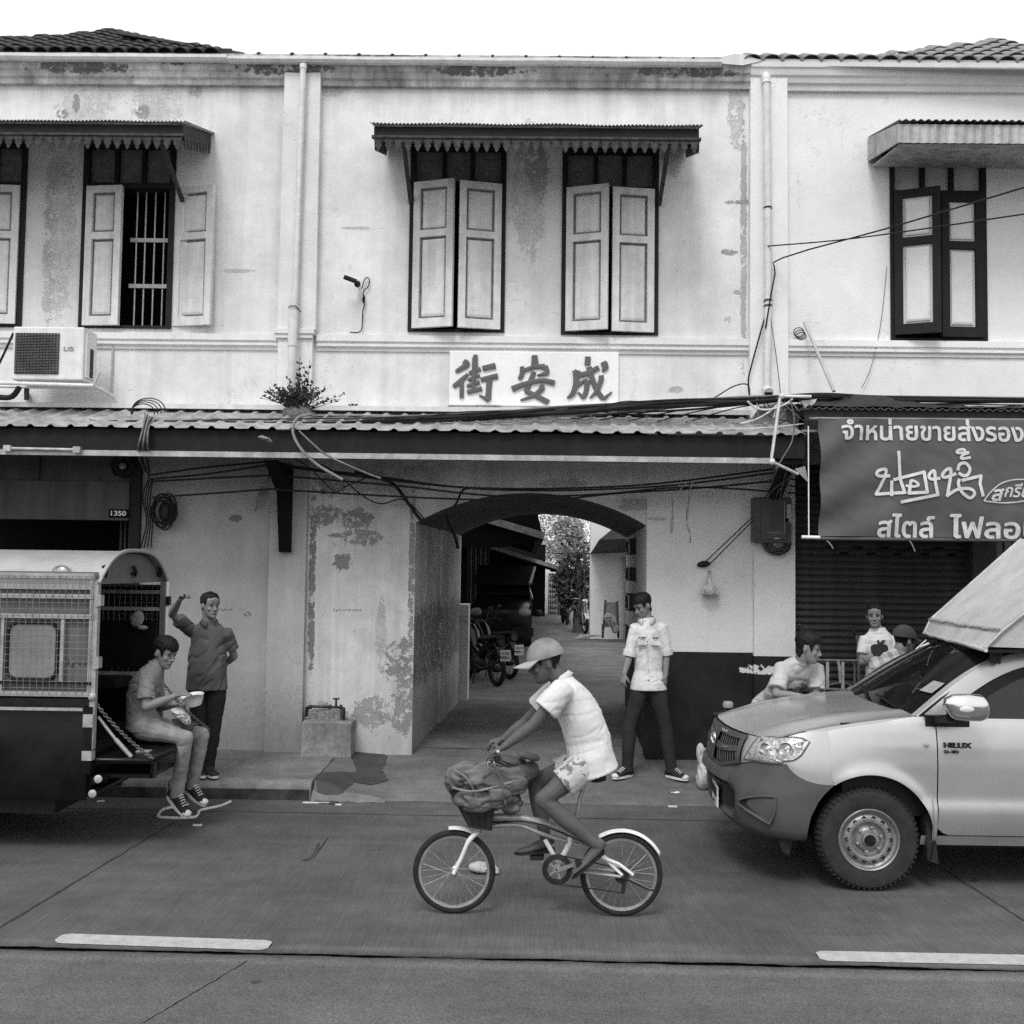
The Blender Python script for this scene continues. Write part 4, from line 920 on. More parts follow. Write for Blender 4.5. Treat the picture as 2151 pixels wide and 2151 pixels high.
def body_stations(J, k=1.0, dk=0.0, belly=0.0):
    lp = (J['hip1'] - J['hip0']).normalized(); lc = (J['sh1'] - J['sh0']).normalized(); W = (J['sh1'] - J['sh0']).length / 2; Hh = (J['hip1'] - J['hip0']).length / 2
    pel, ch, nk = J['pel'], J['chest'], J['neck']; mid = (pel + ch) / 2 + J.get('bend', V((0, 0, 0)))
    W = max(W, .14); st = [(pel + (pel - mid).normalized() * .07, lp, Hh + .055 + dk, .085 + dk), (pel, lp, Hh + .075 + dk, .105 + dk + belly * .5), (pel.lerp(mid, .6), lp.lerp(lc, .3), .138 * k + dk + belly * .3, .1 * k + dk + belly), (mid.lerp(ch, .45), lp.lerp(lc, .65), .145 * k + dk + belly * .2, .103 * k + dk + belly * .5), (ch, lc, W * .90 + dk * .7, .108 * k + dk), (ch.lerp(nk, .45), lc, W * .95 + dk * .6, .092 + dk), (ch.lerp(nk, .72), lc, W * .84 + dk * .5, .078 + dk * .6), (ch.lerp(nk, .92), lc, W * .55 + dk * .5, .068 + dk * .5), (nk + (nk - ch).normalized() * .012, lc, .066 + dk * .4, .064 + dk * .4)]
    return st
def person(label, J, f, u=(0, 0, 1), hs=1.0, base=None, skin=None, shirt=None, trousers=None, sleeve=.75, sleevew=.058, shirt_hem=.06, shorts=0, belly=0.0, build=1.0, hairkw={}, shoes=None, toes=None, feat=True, wr=.006, hands=(), smile=False, vox=.0065, arm=1.0, pants_w=1.0, barefoot=False, collar=None, hair_on=True, legs=True, group=None, fold=(.3, 12, (.4, .6, 1.0)), cr=1.5):
    base = base or V((J['pel'].x, J['pel'].y, 0)); skin = skin or m_skin
    pr = thing('person', label, 'person', base, group)
    mb = MB(); eloft(mb, body_stations(J, .92 * build, -.016, belly - .006))
    T, M3 = head(mb, J['head'], f, u, hs)
    r_, f_, u_ = frame(f, u)
    mb.tube([J['neck'] - V((0, 0, .05)), J['neck'], J['head'] - f_ * .022 * hs - u_ * .06 * hs, J['head'] - f_ * .02 - u_ * .02], [.066, .058 * build, .053 * build, .05], 14)
    for i in '01':
        a, e, w = J['sh' + i], J['el' + i], J['wr' + i]; k = arm
        limb(mb, a, e, [.044 * k, .045 * k, .042 * k, .038 * k, .036 * k]); limb(mb, e, w, [.036 * k, .039 * k, .036 * k, .030 * k, .025 * k])
        if legs:
            h, kn, an = J['hip' + i], J['kn' + i], J['an' + i]; limb(mb, h, kn, [.085, .083, .073, .06, .053]); limb(mb, kn, an, [.053, .056, .055, .042, .034])
            if barefoot:
                tv = (V(toes[int(i)])).normalized(); eloft(mb, [(an - tv * .05, tv.cross(V((0, 0, 1))), .022, .03), (an + tv * .02 - V((0, 0, .03)), tv.cross(V((0, 0, 1))), .034, .034), (an + tv * .11 - V((0, 0, .055)), tv.cross(V((0, 0, 1))), .042, .02), (an + tv * .18 - V((0, 0, .062)), tv.cross(V((0, 0, 1))), .03, .012)])
    for hnd in hands: hand(mb, *hnd)
    remesh('body', mb, skin, pr, vox, 2)
    if feat: face_parts(T, M3, hs, pr, True, smile)
    if hair_on: hair(T, pr, **hairkw)
    if shirt:
        mb = MB(); st = body_stations(J, build, .012, belly); lo = J['pel'] + (J['pel'] - J['chest']).normalized() * shirt_hem
        st[0] = (lo, st[0][1], st[1][2] + .026, st[1][3] + .022); st[1] = (st[1][0], st[1][1], st[1][2] + .018, st[1][3] + .016); eloft(mb, st, 22)
        for i in '01':
            a, e = J['sh' + i], J['el' + i]; b = a.lerp(e, sleeve); w = sleevew
            mb.ell(a - (J['neck'] - J['chest']).normalized() * .008, (w * .95,) * 3); mb.tube([a.lerp(J['chest'], .2), a, a.lerp(b, .4), b.lerp(a, .12), b], [w * .95, w * 1.02, w * 1.06, w * 1.1, w * 1.13], 14)
        remesh('shirt', mb, shirt, pr, .008, 1, wr, fold[1], len(label) % 50, fold[2], None, cr, fold[0])
    if trousers and legs:
        mb = MB(); st = body_stations(J, build, .010, belly * .4)[:3]; st[2] = (st[2][0].lerp(st[1][0], .35), st[2][1], st[2][2] * .9, st[2][3] * .86); eloft(mb, st, 18)
        for i in '01':
            h, kn, an = J['hip' + i], J['kn' + i], J['an' + i]; w = pants_w; mb.ell(h, (.098, .098, .1))
            if shorts: mb.tube([h, h.lerp(kn, .45), h.lerp(kn, shorts)], [.1, .098, .098], 14)
            else:
                limb(mb, h, kn, [.099, .096, .086 * w, .075 * w, .070 * w]); d = (an - kn).normalized(); mb.tube([kn, kn.lerp(an, .3), kn.lerp(an, .7), an - d * .0, an + d * .035], [.070 * w, .069 * w, .060 * w, .057 * w, .060 * w], 14)
        remesh('shorts' if shorts else 'trousers', mb, trousers, pr, .009, 1, wr * .8, 8, 5 + len(label) % 40, (.5, .6, 1.0), None, cr * .8, .25)
    if shoes and toes:
        for i in '01': shoe(pr, J['an' + i], toes[int(i)], shoes, True, 1.0, (0, 0, 1), shoes is m_shoe)
    return pr, T, M3
def apron(y): return .002 + .2 * min(1, max(0, (y - YK - .02) / (DW + .33 - YK))) ** .8
def JJ(**kw):
    return {k: P(*v) if isinstance(v, tuple) else v for k, v in kw.items()}
def collar_of(pr, nk, f, m, r=.072, h=.035, open_=.5, u=(0, 0, 1)):
    r_, f_, u_ = frame(f, u); mb = MB(); rows = [[], [], []]
    for k in range(21):
        a = lerp(open_, 2 * pi - open_, k / 20); d = f_ * cos(a) + r_ * sin(a); e = max(0, cos(a))
        for q, (rr, z) in enumerate(((r * .98, -.01 - .03 * e), (r * .92, h - .035 * e), (r * 1.2, -.004 - .05 * e))): rows[q].append(V(nk) + d * rr * (1 + .1 * e) + u_ * z)
    o = mb.grid(rows).obj('collar', m, pr, 60); solid(o, [('SOLIDIFY', dict(thickness=.004))]); return o

# --- 1: man leaning an arm on the open truck, polo shirt
Y = 10.0; z0 = .178
J = JJ(pel=(434, 1437, Y), chest=(437, 1352, Y), neck=(440, 1306, Y), head=(441, 1272, Y - .03), sh0=(402, 1325, Y), el0=(361, 1290, Y - .22), wr0=(378, 1259, Y - .36), sh1=(476, 1330, Y + .02), el1=(492, 1378, Y + .12), wr1=(468, 1398, Y + .26),
       hip0=(416, 1450, Y), hip1=(454, 1450, Y), kn0=(420, 1532, Y - .05), kn1=(448, 1534, Y - .04))
J['an0'] = V((P(420, 1605, Y).x, Y - .05, z0 + .087)); J['an1'] = V((P(442, 1605, Y).x, Y - .06, z0 + .087))
m_polo = cloth('grey_polo', .085, var=.12)
pr, T, M3 = person('man in grey polo shirt standing with one arm raised against the open truck', J, (.72, -.68, -.06), (.05, 0, 1), 1.0, shirt=m_polo, trousers=cloth('black_trousers', .014), sleeve=.68, sleevew=.062, belly=.045, build=1.12, shirt_hem=.05,
       hairkw=dict(front=.075, side=-.0, back=-.07, puff=.99, rough=.004, seed=2), shoes=m_shoe_leather, toes=[(.5, -.85, 0), (.6, -.8, 0)], wr=.008, fold=(.85, 11, (.3, .5, 1.0)), cr=1.7,
       hands=[(J['wr0'], (.75, -.1, .6), (.5, -.4, -.75), (.2, -.9, .2), 1.15), (J['wr1'], (-.8, .2, -.4), (0, 1, 0), (0, 0, 1), .6)])
collar_of(pr, J['neck'] + V((0, -.01, .0)), (.5, -.86, 0), m_polo, .075, .03, .45)
# --- 2: seated man eating from a bowl on the tailgate
Y = 8.5
J = JJ(pel=(302, 1517, Y + .02), chest=(306, 1438, Y), neck=(329, 1398, Y), head=(346, 1371, Y), sh0=(308, 1428, Y - .17), el0=(306, 1485, Y - .24), wr0=(366, 1463, Y - .16), sh1=(326, 1424, Y + .19), el1=(330, 1486, Y + .26), wr1=(366, 1480, Y + .02),
       hip0=(302, 1528, Y - .1), hip1=(308, 1528, Y + .12), kn0=(389, 1549, Y - .13), kn1=(424, 1543, Y + .2), an0=(372, 1666, Y - .03), an1=(404, 1648, Y + .26))
J['bend'] = V((-.05, 0, 0))
m_tee = cloth('grey_tee', .19); m_jean = cloth('faded_jeans', .25, var=.3)
pr, T, M3 = person('man in grey tee and faded ripped jeans sitting on the truck tailgate eating', J, (.86, -.42, -.28), (.22, 0, .97), 1.0, shirt=m_tee, trousers=m_jean, sleeve=.72, sleevew=.062, shirt_hem=.04,
       hairkw=dict(front=.055, side=-.03, back=-.095, puff=1.06, fringe=.022, rough=.008, seed=5), shoes=m_shoe, toes=[(.72, -.38, -.55), (.78, -.42, -.4)], pants_w=.9, wr=.008, fold=(-.5, 12, (.35, .6, 1.0)), cr=1.7,
       hands=[(J['wr0'], (.9, .0, .3), (.2, .1, -1), (0, 1, .2), .45), (J['wr1'], (.95, -.1, -.1), (.1, 0, 1), (0, -1, .3), .55)])
# --- 3: young man in white work shirt by the arch
Y = 10.57; z0 = apron(Y)
J = JJ(pel=(1362, 1434, Y), chest=(1362, 1348, Y), neck=(1358, 1300, Y), head=(1350, 1272, Y - .02), sh0=(1334, 1318, Y - .02), el0=(1323, 1373, Y - .03), wr0=(1311, 1416, Y - .1), sh1=(1391, 1316, Y), el1=(1399, 1370, Y + .02), wr1=(1398, 1420, Y - .04),
       hip0=(1347, 1444, Y), hip1=(1377, 1444, Y), kn0=(1322, 1528, Y - .05), kn1=(1398, 1528, Y - .04))
J['an0'] = V((P(1317, 1588, Y).x, Y - .05, z0 + .088)); J['an1'] = V((P(1409, 1590, Y).x, Y - .06, z0 + .088))
def patt(t, c): return t.mul(c, t.rng(t.noise(24, 3, .6), .35, .5, .82, 1))
m_ws = cloth('white_work_shirt', .62, patt=patt)
pr, T, M3 = person('young man in white button shirt and dark jeans standing by the arch', J, (-.74, -.55, -.42), (-.25, -.1, .95), .99, shirt=m_ws, trousers=cloth('dark_jeans', .022, var=.3), sleeve=.98, sleevew=.056, build=.92, shirt_hem=.07,
       hairkw=dict(front=.05, side=-.02, back=-.085, puff=1.03, rough=.006, seed=8), shoes=m_shoe, toes=[(-.75, -.66, 0), (.68, -.72, 0)], wr=.0038, fold=(.3, 12, (.4, .6, 1.0)), pants_w=.98,
       hands=[(J['wr0'], (-.18, -.15, -.97), (.6, .5, 0), (.2, -.9, 0), .5), (J['wr1'], (-.1, -.1, -.98), (-.6, .5, 0), (-.2, -.9, 0), .5)])
collar_of(pr, J['neck'] + V((0, -.01, -.004)), (-.15, -1, 0), m_ws, .078, .035, .42)
for i in '01':
    d = (J['el' + i] - J['sh' + i]).normalized(); c = J['sh' + i].lerp(J['el' + i], .98); MB().lathe([(.05, -.03), (.068, -.03), (.071, .0), (.069, .03), (.05, .03)], c, d, 16).obj('rolled_cuff', m_ws, pr, 60)
m_mark = mat('dark_print', .03, .7, .2, 20)
for k in range(5): p = J['neck'].lerp(J['pel'], .34 + k * .15); MB().ell((p.x - .012, Y - .135, p.z), (.006, .004, .006)).obj('button', m_mark, pr)
for sx in (-.075, .062):
    p = J['chest'] + V((sx, -.122, -.005)); MB().box((p.x - .045, p.y - .012, p.z - .02), (p.x + .045, p.y + .02, p.z + .025)).obj('pocket_flap', m_ws, pr)
    for k in range(4): MB().box((p.x - .03 + k * .016, p.y - .008, p.z + .045 + .006 * (k % 2)), (p.x - .02 + k * .016, p.y + .02, p.z + .058)).obj('shirt_print', m_mark, pr)
# --- 4: man leaning on the bonnet
Y = 9.15
J = JJ(pel=(1626, 1478, Y + .35), chest=(1664, 1424, Y + .02), neck=(1683, 1387, Y - .1), head=(1698, 1361, Y - .14), sh0=(1643, 1404, Y - .06), el0=(1630, 1458, Y - .18), wr0=(1680, 1462, Y - .26), sh1=(1715, 1406, Y + .04), el1=(1714, 1462, Y - .08), wr1=(1700, 1463, Y - .28))
J['hip0'] = V((J['pel'].x - .1, Y + .3, .88)); J['hip1'] = V((J['pel'].x + .1, Y + .42, .88)); J['kn0'] = V((J['pel'].x - .1, Y + .3, .55)); J['kn1'] = V((J['pel'].x + .12, Y + .4, .55)); J['an0'] = V((J['pel'].x - .12, Y + .42, .13)); J['an1'] = V((J['pel'].x + .15, Y + .52, .15))
def patt(t, c):
    X, Yy, Z = t.xyz(); b = t.rng(t.math('ABSOLUTE', t.math('SUBTRACT', X, J['chest'].x + .04)), .04, .16, 1, 0); zz = t.rng(Z, J['chest'].z + .08, J['chest'].z - .05); m = t.rng(t.noise(13, 4, .7), .42, .55)
    return t.mix(t.mul(b, zz, m), c, .12)
pr, T, M3 = person('man in pale printed tee leaning his forearms on the pickup bonnet', J, (.86, -.42, -.22), (.2, 0, .97), 1.03, shirt=cloth('pale_tee', .42, patt=patt), trousers=cloth('dark_trousers', .03), sleeve=.8, sleevew=.068, build=1.05,
       hairkw=dict(front=.045, side=-.03, back=-.095, puff=1.1, rough=.008, seed=12), shoes=m_shoe, toes=[(.6, -.7, 0), (.6, -.7, 0)], wr=.008, smile=True,
       hands=[(J['wr0'], (.9, -.2, .0), (0, 0, -1), (0, 1, 0), .3), (J['wr1'], (-.9, -.2, .0), (0, 0, -1), (0, 1, 0), .3)])
# --- 5: woman with folded arms
Y = 10.45
J = JJ(pel=(1848, 1440, Y), chest=(1846, 1362, Y), neck=(1843, 1321, Y), head=(1837, 1293, Y - .03), sh0=(1815, 1343, Y), el0=(1810, 1392, Y - .03), wr0=(1848, 1389, Y - .2), sh1=(1875, 1342, Y), el1=(1884, 1392, Y - .03), wr1=(1838, 1384, Y - .17), hip0=(1832, 1448, Y), hip1=(1862, 1448, Y))
for i, dx in (('0', -.07), ('1', .07)): J['kn' + i] = V((J['pel'].x + dx, Y, .62)); J['an' + i] = V((J['pel'].x + dx, Y + .03, .27))
m_wt = cloth('white_tee', .62)
pr, T, M3 = person('woman in white tee with a dark apple print, arms folded by the shutter', J, (-.32, -.94, -.06), (-.04, 0, 1), .94, shirt=m_wt, trousers=cloth('navy_trousers', .03), sleeve=.62, sleevew=.05, build=.86, arm=.85, shirt_hem=.05, fold=(.2, 12, (.4, .6, 1)), cr=1.0,
       hairkw=dict(front=.068, side=-.005, back=-.08, puff=1.0, rough=.003, seed=21), shoes=m_shoe_leather, toes=[(-.2, -1, 0), (.2, -1, 0)], wr=.005, smile=True,
       hands=[(J['wr0'], (.9, -.1, .1), (0, 1, 0), (0, 0, 1), .5, .9), (J['wr1'], (-.9, -.1, .0), (0, 1, 0), (0, 0, 1), .5, .9)])
MB().ell(J['head'] + V((.05, .10, -.03)), (.045, .05, .05)).obj('hair_bun', m_hair, pr, 60)
def flat_shape(pts, depth): 
    mb = MB(); mb.prism(pts, depth); return mb
ca = P(1849, 1364, Y - .137)
ap = [(-.082, .012), (-.07, .04), (-.035, .05), (0, .036), (.035, .05), (.07, .04), (.082, .01), (.075, -.03), (.05, -.065), (.018, -.078), (0, -.072), (-.018, -.078), (-.05, -.065), (-.075, -.03)]
MB().prism([ca + V((x, .012 * abs(x) * 8, z)) for x, z in ap], (0, .03, 0)).prism([ca + V((x, 0, z)) for x, z in ((-.006, .034), (-.024, .085), (-.012, .09), (.006, .04))], (0, .03, 0)).prism([ca + V((x, 0, z)) for x, z in ((.008, .045), (.03, .062), (.055, .09), (.03, .088), (.012, .068))], (0, .03, 0)).obj('apple_print', m_mark, pr, kind='stuff')
# --- 6: man in cap and checked shirt, seen from behind
Y = 9.55
J = JJ(pel=(1868, 1500, Y + .1), chest=(1872, 1418, Y), neck=(1890, 1370, Y), head=(1899, 1345, Y), sh0=(1842, 1392, Y), el0=(1838, 1450, Y - .05), wr0=(1870, 1475, Y + .25), sh1=(1912, 1392, Y + .05), el1=(1918, 1450, Y), wr1=(1905, 1475, Y + .3), hip0=(1850, 1505, Y + .1), hip1=(1888, 1505, Y + .1))
for i, dx in (('0', -.1), ('1', .1)): J['kn' + i] = V((J['pel'].x + dx, Y + .45, .62)); J['an' + i] = V((J['pel'].x + dx, Y + .5, .25))
def patt(t, c):
    X, Yy, Z = t.xyz(); a = t.math('ADD', t.math('MULTIPLY', X, .95), t.math('MULTIPLY', Z, .28)); b = t.math('SUBTRACT', t.math('MULTIPLY', Z, .95), t.math('MULTIPLY', X, .28))
    f = lambda v, s: t.math('GREATER_THAN', t.math('FRACT', t.math('MULTIPLY', v, s)), .58)
    return t.mul(c, t.math('SUBTRACT', 1, t.math('ADD', t.math('MULTIPLY', f(a, 11), .3), t.math('MULTIPLY', f(b, 11), .3))))
pr, T, M3 = person('man in dark cap and checked shirt seen from behind beside the woman', J, (.86, .4, -.1), (.1, 0, 1), 1.0, shirt=cloth('checked_shirt', .45, patt=patt), trousers=cloth('brown_trousers', .05), sleeve=.85, sleevew=.07, build=1.12, hairkw=dict(front=.05, side=-.035, back=-.1, puff=1.0, thick=.004, seed=31), shoes=m_shoe_leather, toes=[(0, 1, 0), (0, 1, 0)], wr=.007,
       hands=[(J['wr0'], (0, .9, .0), (0, 0, -1), (1, 0, 0), .4), (J['wr1'], (0, .9, .0), (0, 0, -1), (-1, 0, 0), .4)])
def cap(T, parent, m, mbrim, brim=.085, puff=1.0, tilt=0.0, drop=.03):
    o = thing_mesh = MB(); rows = []
    for j in range(9):
        t = j / 8; z = lerp(.142, drop, t ** 1.4); q = max(.03, sqrt(max(0, 1 - ((z - drop) / (.143 - drop)) ** 2))) if j else .03
        q = lerp(q, 1, .0) if j < 8 else 1.0; row = []
        for k in range(28):
            a = 2 * pi * k / 28; bmp = 1 + .02 * mnoise.noise(V((k * .8, j, 3))); row.append(T(.0865 * puff * q * sin(a) * bmp, (.104 * puff * q * cos(a)) * bmp - .006, z + tilt * cos(a)))
        rows.append(row)
    c = o.grid(rows, True, True).obj('cap', m, parent, 60); rows = []
    for j in range(6):
        t = j / 5; row = []
        for k in range(15):
            a = lerp(-1.15, 1.15, k / 14); L = brim * t * cos(a * .75) ** .6; row.append(T(.0865 * puff * sin(a) * (1 + .02 * t), .104 * puff * cos(a) - .006 + L, drop + .004 - .010 * t - .028 * t * (a / 1.15) ** 2 + tilt * cos(a)))
        rows.append(row)
    b = MB().grid(rows).obj('brim', mbrim, c, 60); solid(b, [('SOLIDIFY', dict(thickness=.006))]); return c
cap(T, pr, cloth('dark_cap', .045), MATS['dark_cap'], .075, 1.12)
# ================================================================== silver pickup with a canvas canopy, right
def proj(p):
    d = CAMR.transposed() @ (V(p) - CAMP); return (PXW / 2 + d.x / -d.z * FPX, PXW / 2 - d.y / -d.z * FPX)
t = NT('silver_paint'); fl = t.noise(900, 1, .5); du = t.noise(3, 4, .6); Zc = t.xyz()[2]
dirt = t.math('MULTIPLY', t.rng(Zc, .75, .35), t.rng(t.noise(8, 4, .6), .3, .7, .3, 1))
m_paint = t.done(t.mix(t.mul(dirt, .55), t.mul(.49, t.rng(fl, .2, .8, .92, 1.08), t.rng(du, .3, .7, .95, 1.05)), .25), t.mix(dirt, .32, .6), None, metal=.6); t.b.inputs['Coat Weight'].default_value = .5; t.b.inputs['Coat Roughness'].default_value = .12
m_bump = mat('bumper_plastic', .07, .55, .15, 5, .12, 300, .2, 200, spec=.35)
m_trim = mat('black_trim', .012, .4, .2, 10); m_chrome = mat('chrome', .75, .12, .05, 10, .02, 200, 0, metal=1.0); m_refl = mat('lamp_reflector', .42, .22, .5, 40, .1, 90, .9, 30, metal=.9)
m_steelw = mat('painted_steel_wheel', .26, .42, .15, 14, .08, 140, .2, 60, .5); m_tyre = mat('tyre_rubber', .032, .8, .25, 9, .2, 160, .5, 120)
def glassy(name, v, alpha, rough=.04):
    t = NT(name); m = t.done(v, rough, None); t.b.inputs['Alpha'].default_value = alpha; t.b.inputs['Specular IOR Level'].default_value = .6; MATS[name] = m; return m
m_glass = glassy('tinted_glass', .012, .82); m_lens = glassy('clear_lens', .6, .16, .03)
m_canvas = NT('canopy_canvas'); t = m_canvas; m_canvas = t.done(t.mul(.46, t.rng(t.noise(2.2, 5, .65), .3, .7, .78, 1.12), t.rng(t.noise(160, 1), .2, .8, .93, 1.07), t.math('SUBTRACT', 1, t.mul(t.rng(t.noise(16, 4, .7), .66, .72), .35))), .85, t.noise(30, 4), .01, .4)
TY0, TYC, TY1 = 7.22, 8.08, 8.94
WX, WR = P(1823, 1749, 7.28).x, .345
trk = thing('pickup_truck', 'silver pickup truck with a pale canvas canopy parked at right', 'pickup truck', (4, TYC, 0))
AR, AZ = .425, .365
def archx(z): return WX - sqrt(max(0, AR * AR - (z - AZ) ** 2))
def contour(th, xr, a, hw, n=2.6):
    c, s_ = cos(th), sin(th)
    return V((xr - a * abs(s_) ** (2 / n), TYC - hw * math.copysign(abs(c) ** (2 / n), c), 0))
FR = P(1489, 1600, 8.05).x
def corner(th): return abs(cos(th))
NB = 72; ths = [pi * (.5 - .5 * cos(pi * i / NB)) * .0 + pi * i / NB for i in range(NB + 1)]
# bumper
def btop(th):
    c = corner(th); return lerp(.745, .85, min(1, max(0, (c - .25) / .5))) - .125 * max(0, (c - .93) / .07) ** .7 if c > .93 else lerp(.745, .85, min(1, max(0, (c - .25) / .5)))
rows = []
for z, k, hw, tk in ((.325, -.16, .80, 0), (.345, -.07, .835, 0), (.40, -.02, .85, 0), (.50, .0, .862, 0), (.60, .012, .866, 0), (.66, .014, .866, 0), (.72, .0, .864, .1), (None, -.05, .86, 1), (None, -.09, .845, 1.01)):
    row = []
    for th in ths:
        if z and z < .63: k2 = k - .085 * max(0, min(1, (.62 - corner(th)) / .2)) * (1 if z > .42 else .35)
        else: k2 = k
        zz = z if z else btop(th) - (0 if tk == 1 else -.004); 
        if z and z > btop(th) - .03: zz = btop(th) - .03
        xr = archx(min(zz, .72)); c = contour(th, xr, xr - FR + k2, hw); c.z = zz; row.append(c)
    rows.append(row)
bp = MB().grid(rows).obj('bumper', m_bump, trk, 50)
# front band between bumper and bonnet: grille in the middle, wings at the corners
def ztopb(th):
    c = corner(th); return lerp(1.0, .985, c ** 2) + .085 * max(0, (c - .86) / .14) ** 1.3
def band(th, v, proud=0.0):
    z = lerp(btop(th) - .01, ztopb(th), v); xr = lerp(2.13, 2.10, v); a = xr - FR - lerp(.035, .115, v) - .02 * (1 - (2 * v - 1) ** 2) * -1 + proud; c = contour(th, xr, a, lerp(.862, .80, v ** 2) + proud); c.z = z; return c
G0, G1 = .305, .695
def bandgrid(t0, t1, nm, m, par, n=30, v0=0, v1=1, proud=0): return MB().grid([[band(pi * lerp(t0, t1, i / n), lerp(v0, v1, j / 8), proud) for j in range(9)] for i in range(n + 1)]).obj(nm, m, par, 50)
bandgrid(0, G0, 'wing', m_paint, trk); bandgrid(G1, 1, 'wing', m_paint, trk)
gr = bandgrid(G0, G1, 'grille', m_trim, trk)
bandgrid(G0 - .004, G1 + .004, 'grille_frame', m_bump, gr, 30, .84, 1.0, .018); bandgrid(G0, G1, 'grille_bar', m_bump, gr, 30, .42, .60, .014); bandgrid(G0, G1, 'grille_lower_edge', m_bump, gr, 30, 0, .1, .016)
for s_ in (G0, G1 - .022): bandgrid(s_, s_ + .022, 'grille_side', m_bump, gr, 4, 0, 1, .016)
bandgrid(.475, .525, 'grille_centre', m_bump, gr, 6, .05, .95, .02)
for k in range(22):                                                     # mesh of the grille
    for a, b in ((.1, .42), (.6, .84)):
        u = lerp(G0 + .022, G1 - .022, (k + .5) / 22)
        if .47 < u < .53: continue
        MB().tube([band(pi * (u - .004), a, .006), band(pi * (u + .004), b, .006)], .0035, 5).obj('grille_mesh_wire', m_bump, gr)
# emblem: plain oval ring badge as on the grille
e = band(pi * .492, .62, .035); rx = V((band(pi * .50, .6) - band(pi * .47, .6))).normalized(); nx = rx.cross(V((0, 0, 1))); 
def ring(c, a, b, r, n=28): return [c + rx * a * cos(2 * pi * k / n) + V((0, 0, 1)) * b * sin(2 * pi * k / n) for k in range(n + 1)]
for a, b, o in ((.075, .052, 0), (.028, .05, 0), (.05, .022, .022)): MB().tube(ring(e + V((0, 0, o)), a, b, .006), .0065, 6).obj('emblem_ring', m_chrome, gr, 60)
e2 = band(pi * .385, .92, .024); e3 = band(pi * .425, .92, .024); d_ = (e3 - e2).normalized()
for a_, b_, v_, h_, m_, n_ in ((.46, .43, .89, .028, m_white, 7), (.43, .40, .48, .024, m_chrome, 7)): worn_lettering('badge_lettering', band(pi * a_, v_, .026 if v_ > .6 else .02), (band(pi * b_, v_) - band(pi * a_, v_)).normalized(), (0, 0, 1), h_, .14, m_, gr, n_)
# headlights
def onband(px, py):
    best = None
    for i in range(101):
        for j in range(-4, 26):
            u, v = lerp(.02, .5, i / 100), j / 20; q = proj(band(pi * u, v)); d = (q[0] - px) ** 2 + (q[1] - py) ** 2
            if best is None or d < best[0]: best = (d, u, v)
    return best[1:]
hp = [onband(*q) for q in ((1562, 1597), (1578, 1566), (1594, 1546), (1624, 1545), (1656, 1547), (1685, 1551), (1704, 1559), (1697, 1572), (1684, 1587), (1666, 1599), (1640, 1605), (1600, 1602))]
def lamp(mirror):
    pts = [(1 - u, v) if mirror else (u, v) for u, v in hp]; cu, cv = sum(p[0] for p in pts) / len(pts), sum(p[1] for p in pts) / len(pts)
    def patch(sc, proud, cp):
        mb = MB(); n = len(pts); fine = []
        for i in range(n):
            a, b = pts[i], pts[(i + 1) % n]
            for k in range(3): fine.append((lerp(a[0], b[0], k / 3), lerp(a[1], b[1], k / 3)))
        rows = [[band(pi * lerp(cu, u, q * sc), lerp(cv, v, q * sc), proud + cp * (1 - q * q)) for u, v in fine] for q in (1, .75, .5, .25, .02)]
        return mb.grid(rows, True)
    hl = patch(1.0, .004, 0).obj('headlight', m_trim, trk, 50); patch(.92, .008, -.0).obj('reflector', m_refl, hl, 60); patch(1.0, .012, .022).obj('lens', m_lens, hl, 60)
    for k, (du, dv, r) in enumerate(((-.03, -.02, .05), (.045, .0, .045))):
        u, v = cu + (du if not mirror else -du), cv + dv; c = band(pi * u, v, .012); nrm = (band(pi * u, v, .1) - band(pi * u, v)).normalized()
        MB().lathe([(r, .0), (r * .9, .006), (r * .55, -.002), (.012, -.004), (.011, .012), (.001, .014)], c, nrm, 20).obj('bulb_bowl', m_chrome, hl, 50)
    c0, c1 = (cu + (.01 if not mirror else -.01)), 0
    rl = random.Random(3)
    for k in range(26):
        a, b = rl.choice(pts), rl.random() ** .7 * .8; u, v = lerp(cu, a[0], b) , lerp(cv, a[1], b); du, dv = rl.uniform(.003, .009), rl.uniform(.03, .09); sk = rl.uniform(-.012, .012)
        MB().add([band(pi * (u - du), v - dv, .011), band(pi * (u + du), v - dv, .014), band(pi * (u + du + sk), v + dv, .012), band(pi * (u - du + sk), v + dv, .010)], [(0, 1, 2, 3)]).obj('facet', (m_chrome, m_trim, m_refl, m_grey)[k % 4], hl)
    MB().tube([band(pi * c0, cv + .38, .012), band(pi * c0, cv - .42, .012)], .006, 5).obj('divider', m_white, hl)
lamp(False); lamp(True)
# bonnet
NW = 22
HWB = .79
def bonnet(u, w):
    """u front-to-back 0..1, w across -1..1"""
    q = min(1, (HWB * abs(w) / .80)) ** 1.3; th = math.acos(max(-1, min(1, q if w < 0 else -q))); f = band(th, 1.0); w2 = w * w
    bx, bz = lerp(2.74, 2.63, 1 - w2), lerp(1.175, 1.185, 1 - w2)
    z = lerp(f.z + .006, bz, 1 - (1 - u) ** 1.4) + .035 * (1 - w2) * sin(pi * min(1, u * 1.1 + .03)) + (.014 * math.exp(-((abs(w) - .7) / .09) ** 2) * min(1, u * 4))
    return V((lerp(f.x - .004, bx, u), TYC + HWB * w, z))
sgn = lambda w: -w
MB().grid([[bonnet(i / 26, -1) + V((0, -.008, -.045))] + [bonnet(i / 26, -1 + 2 * j / 44) for j in range(45)] + [bonnet(i / 26, 1) + V((0, .008, -.045))] for i in range(27)]).obj('bonnet', m_paint, trk, 50)
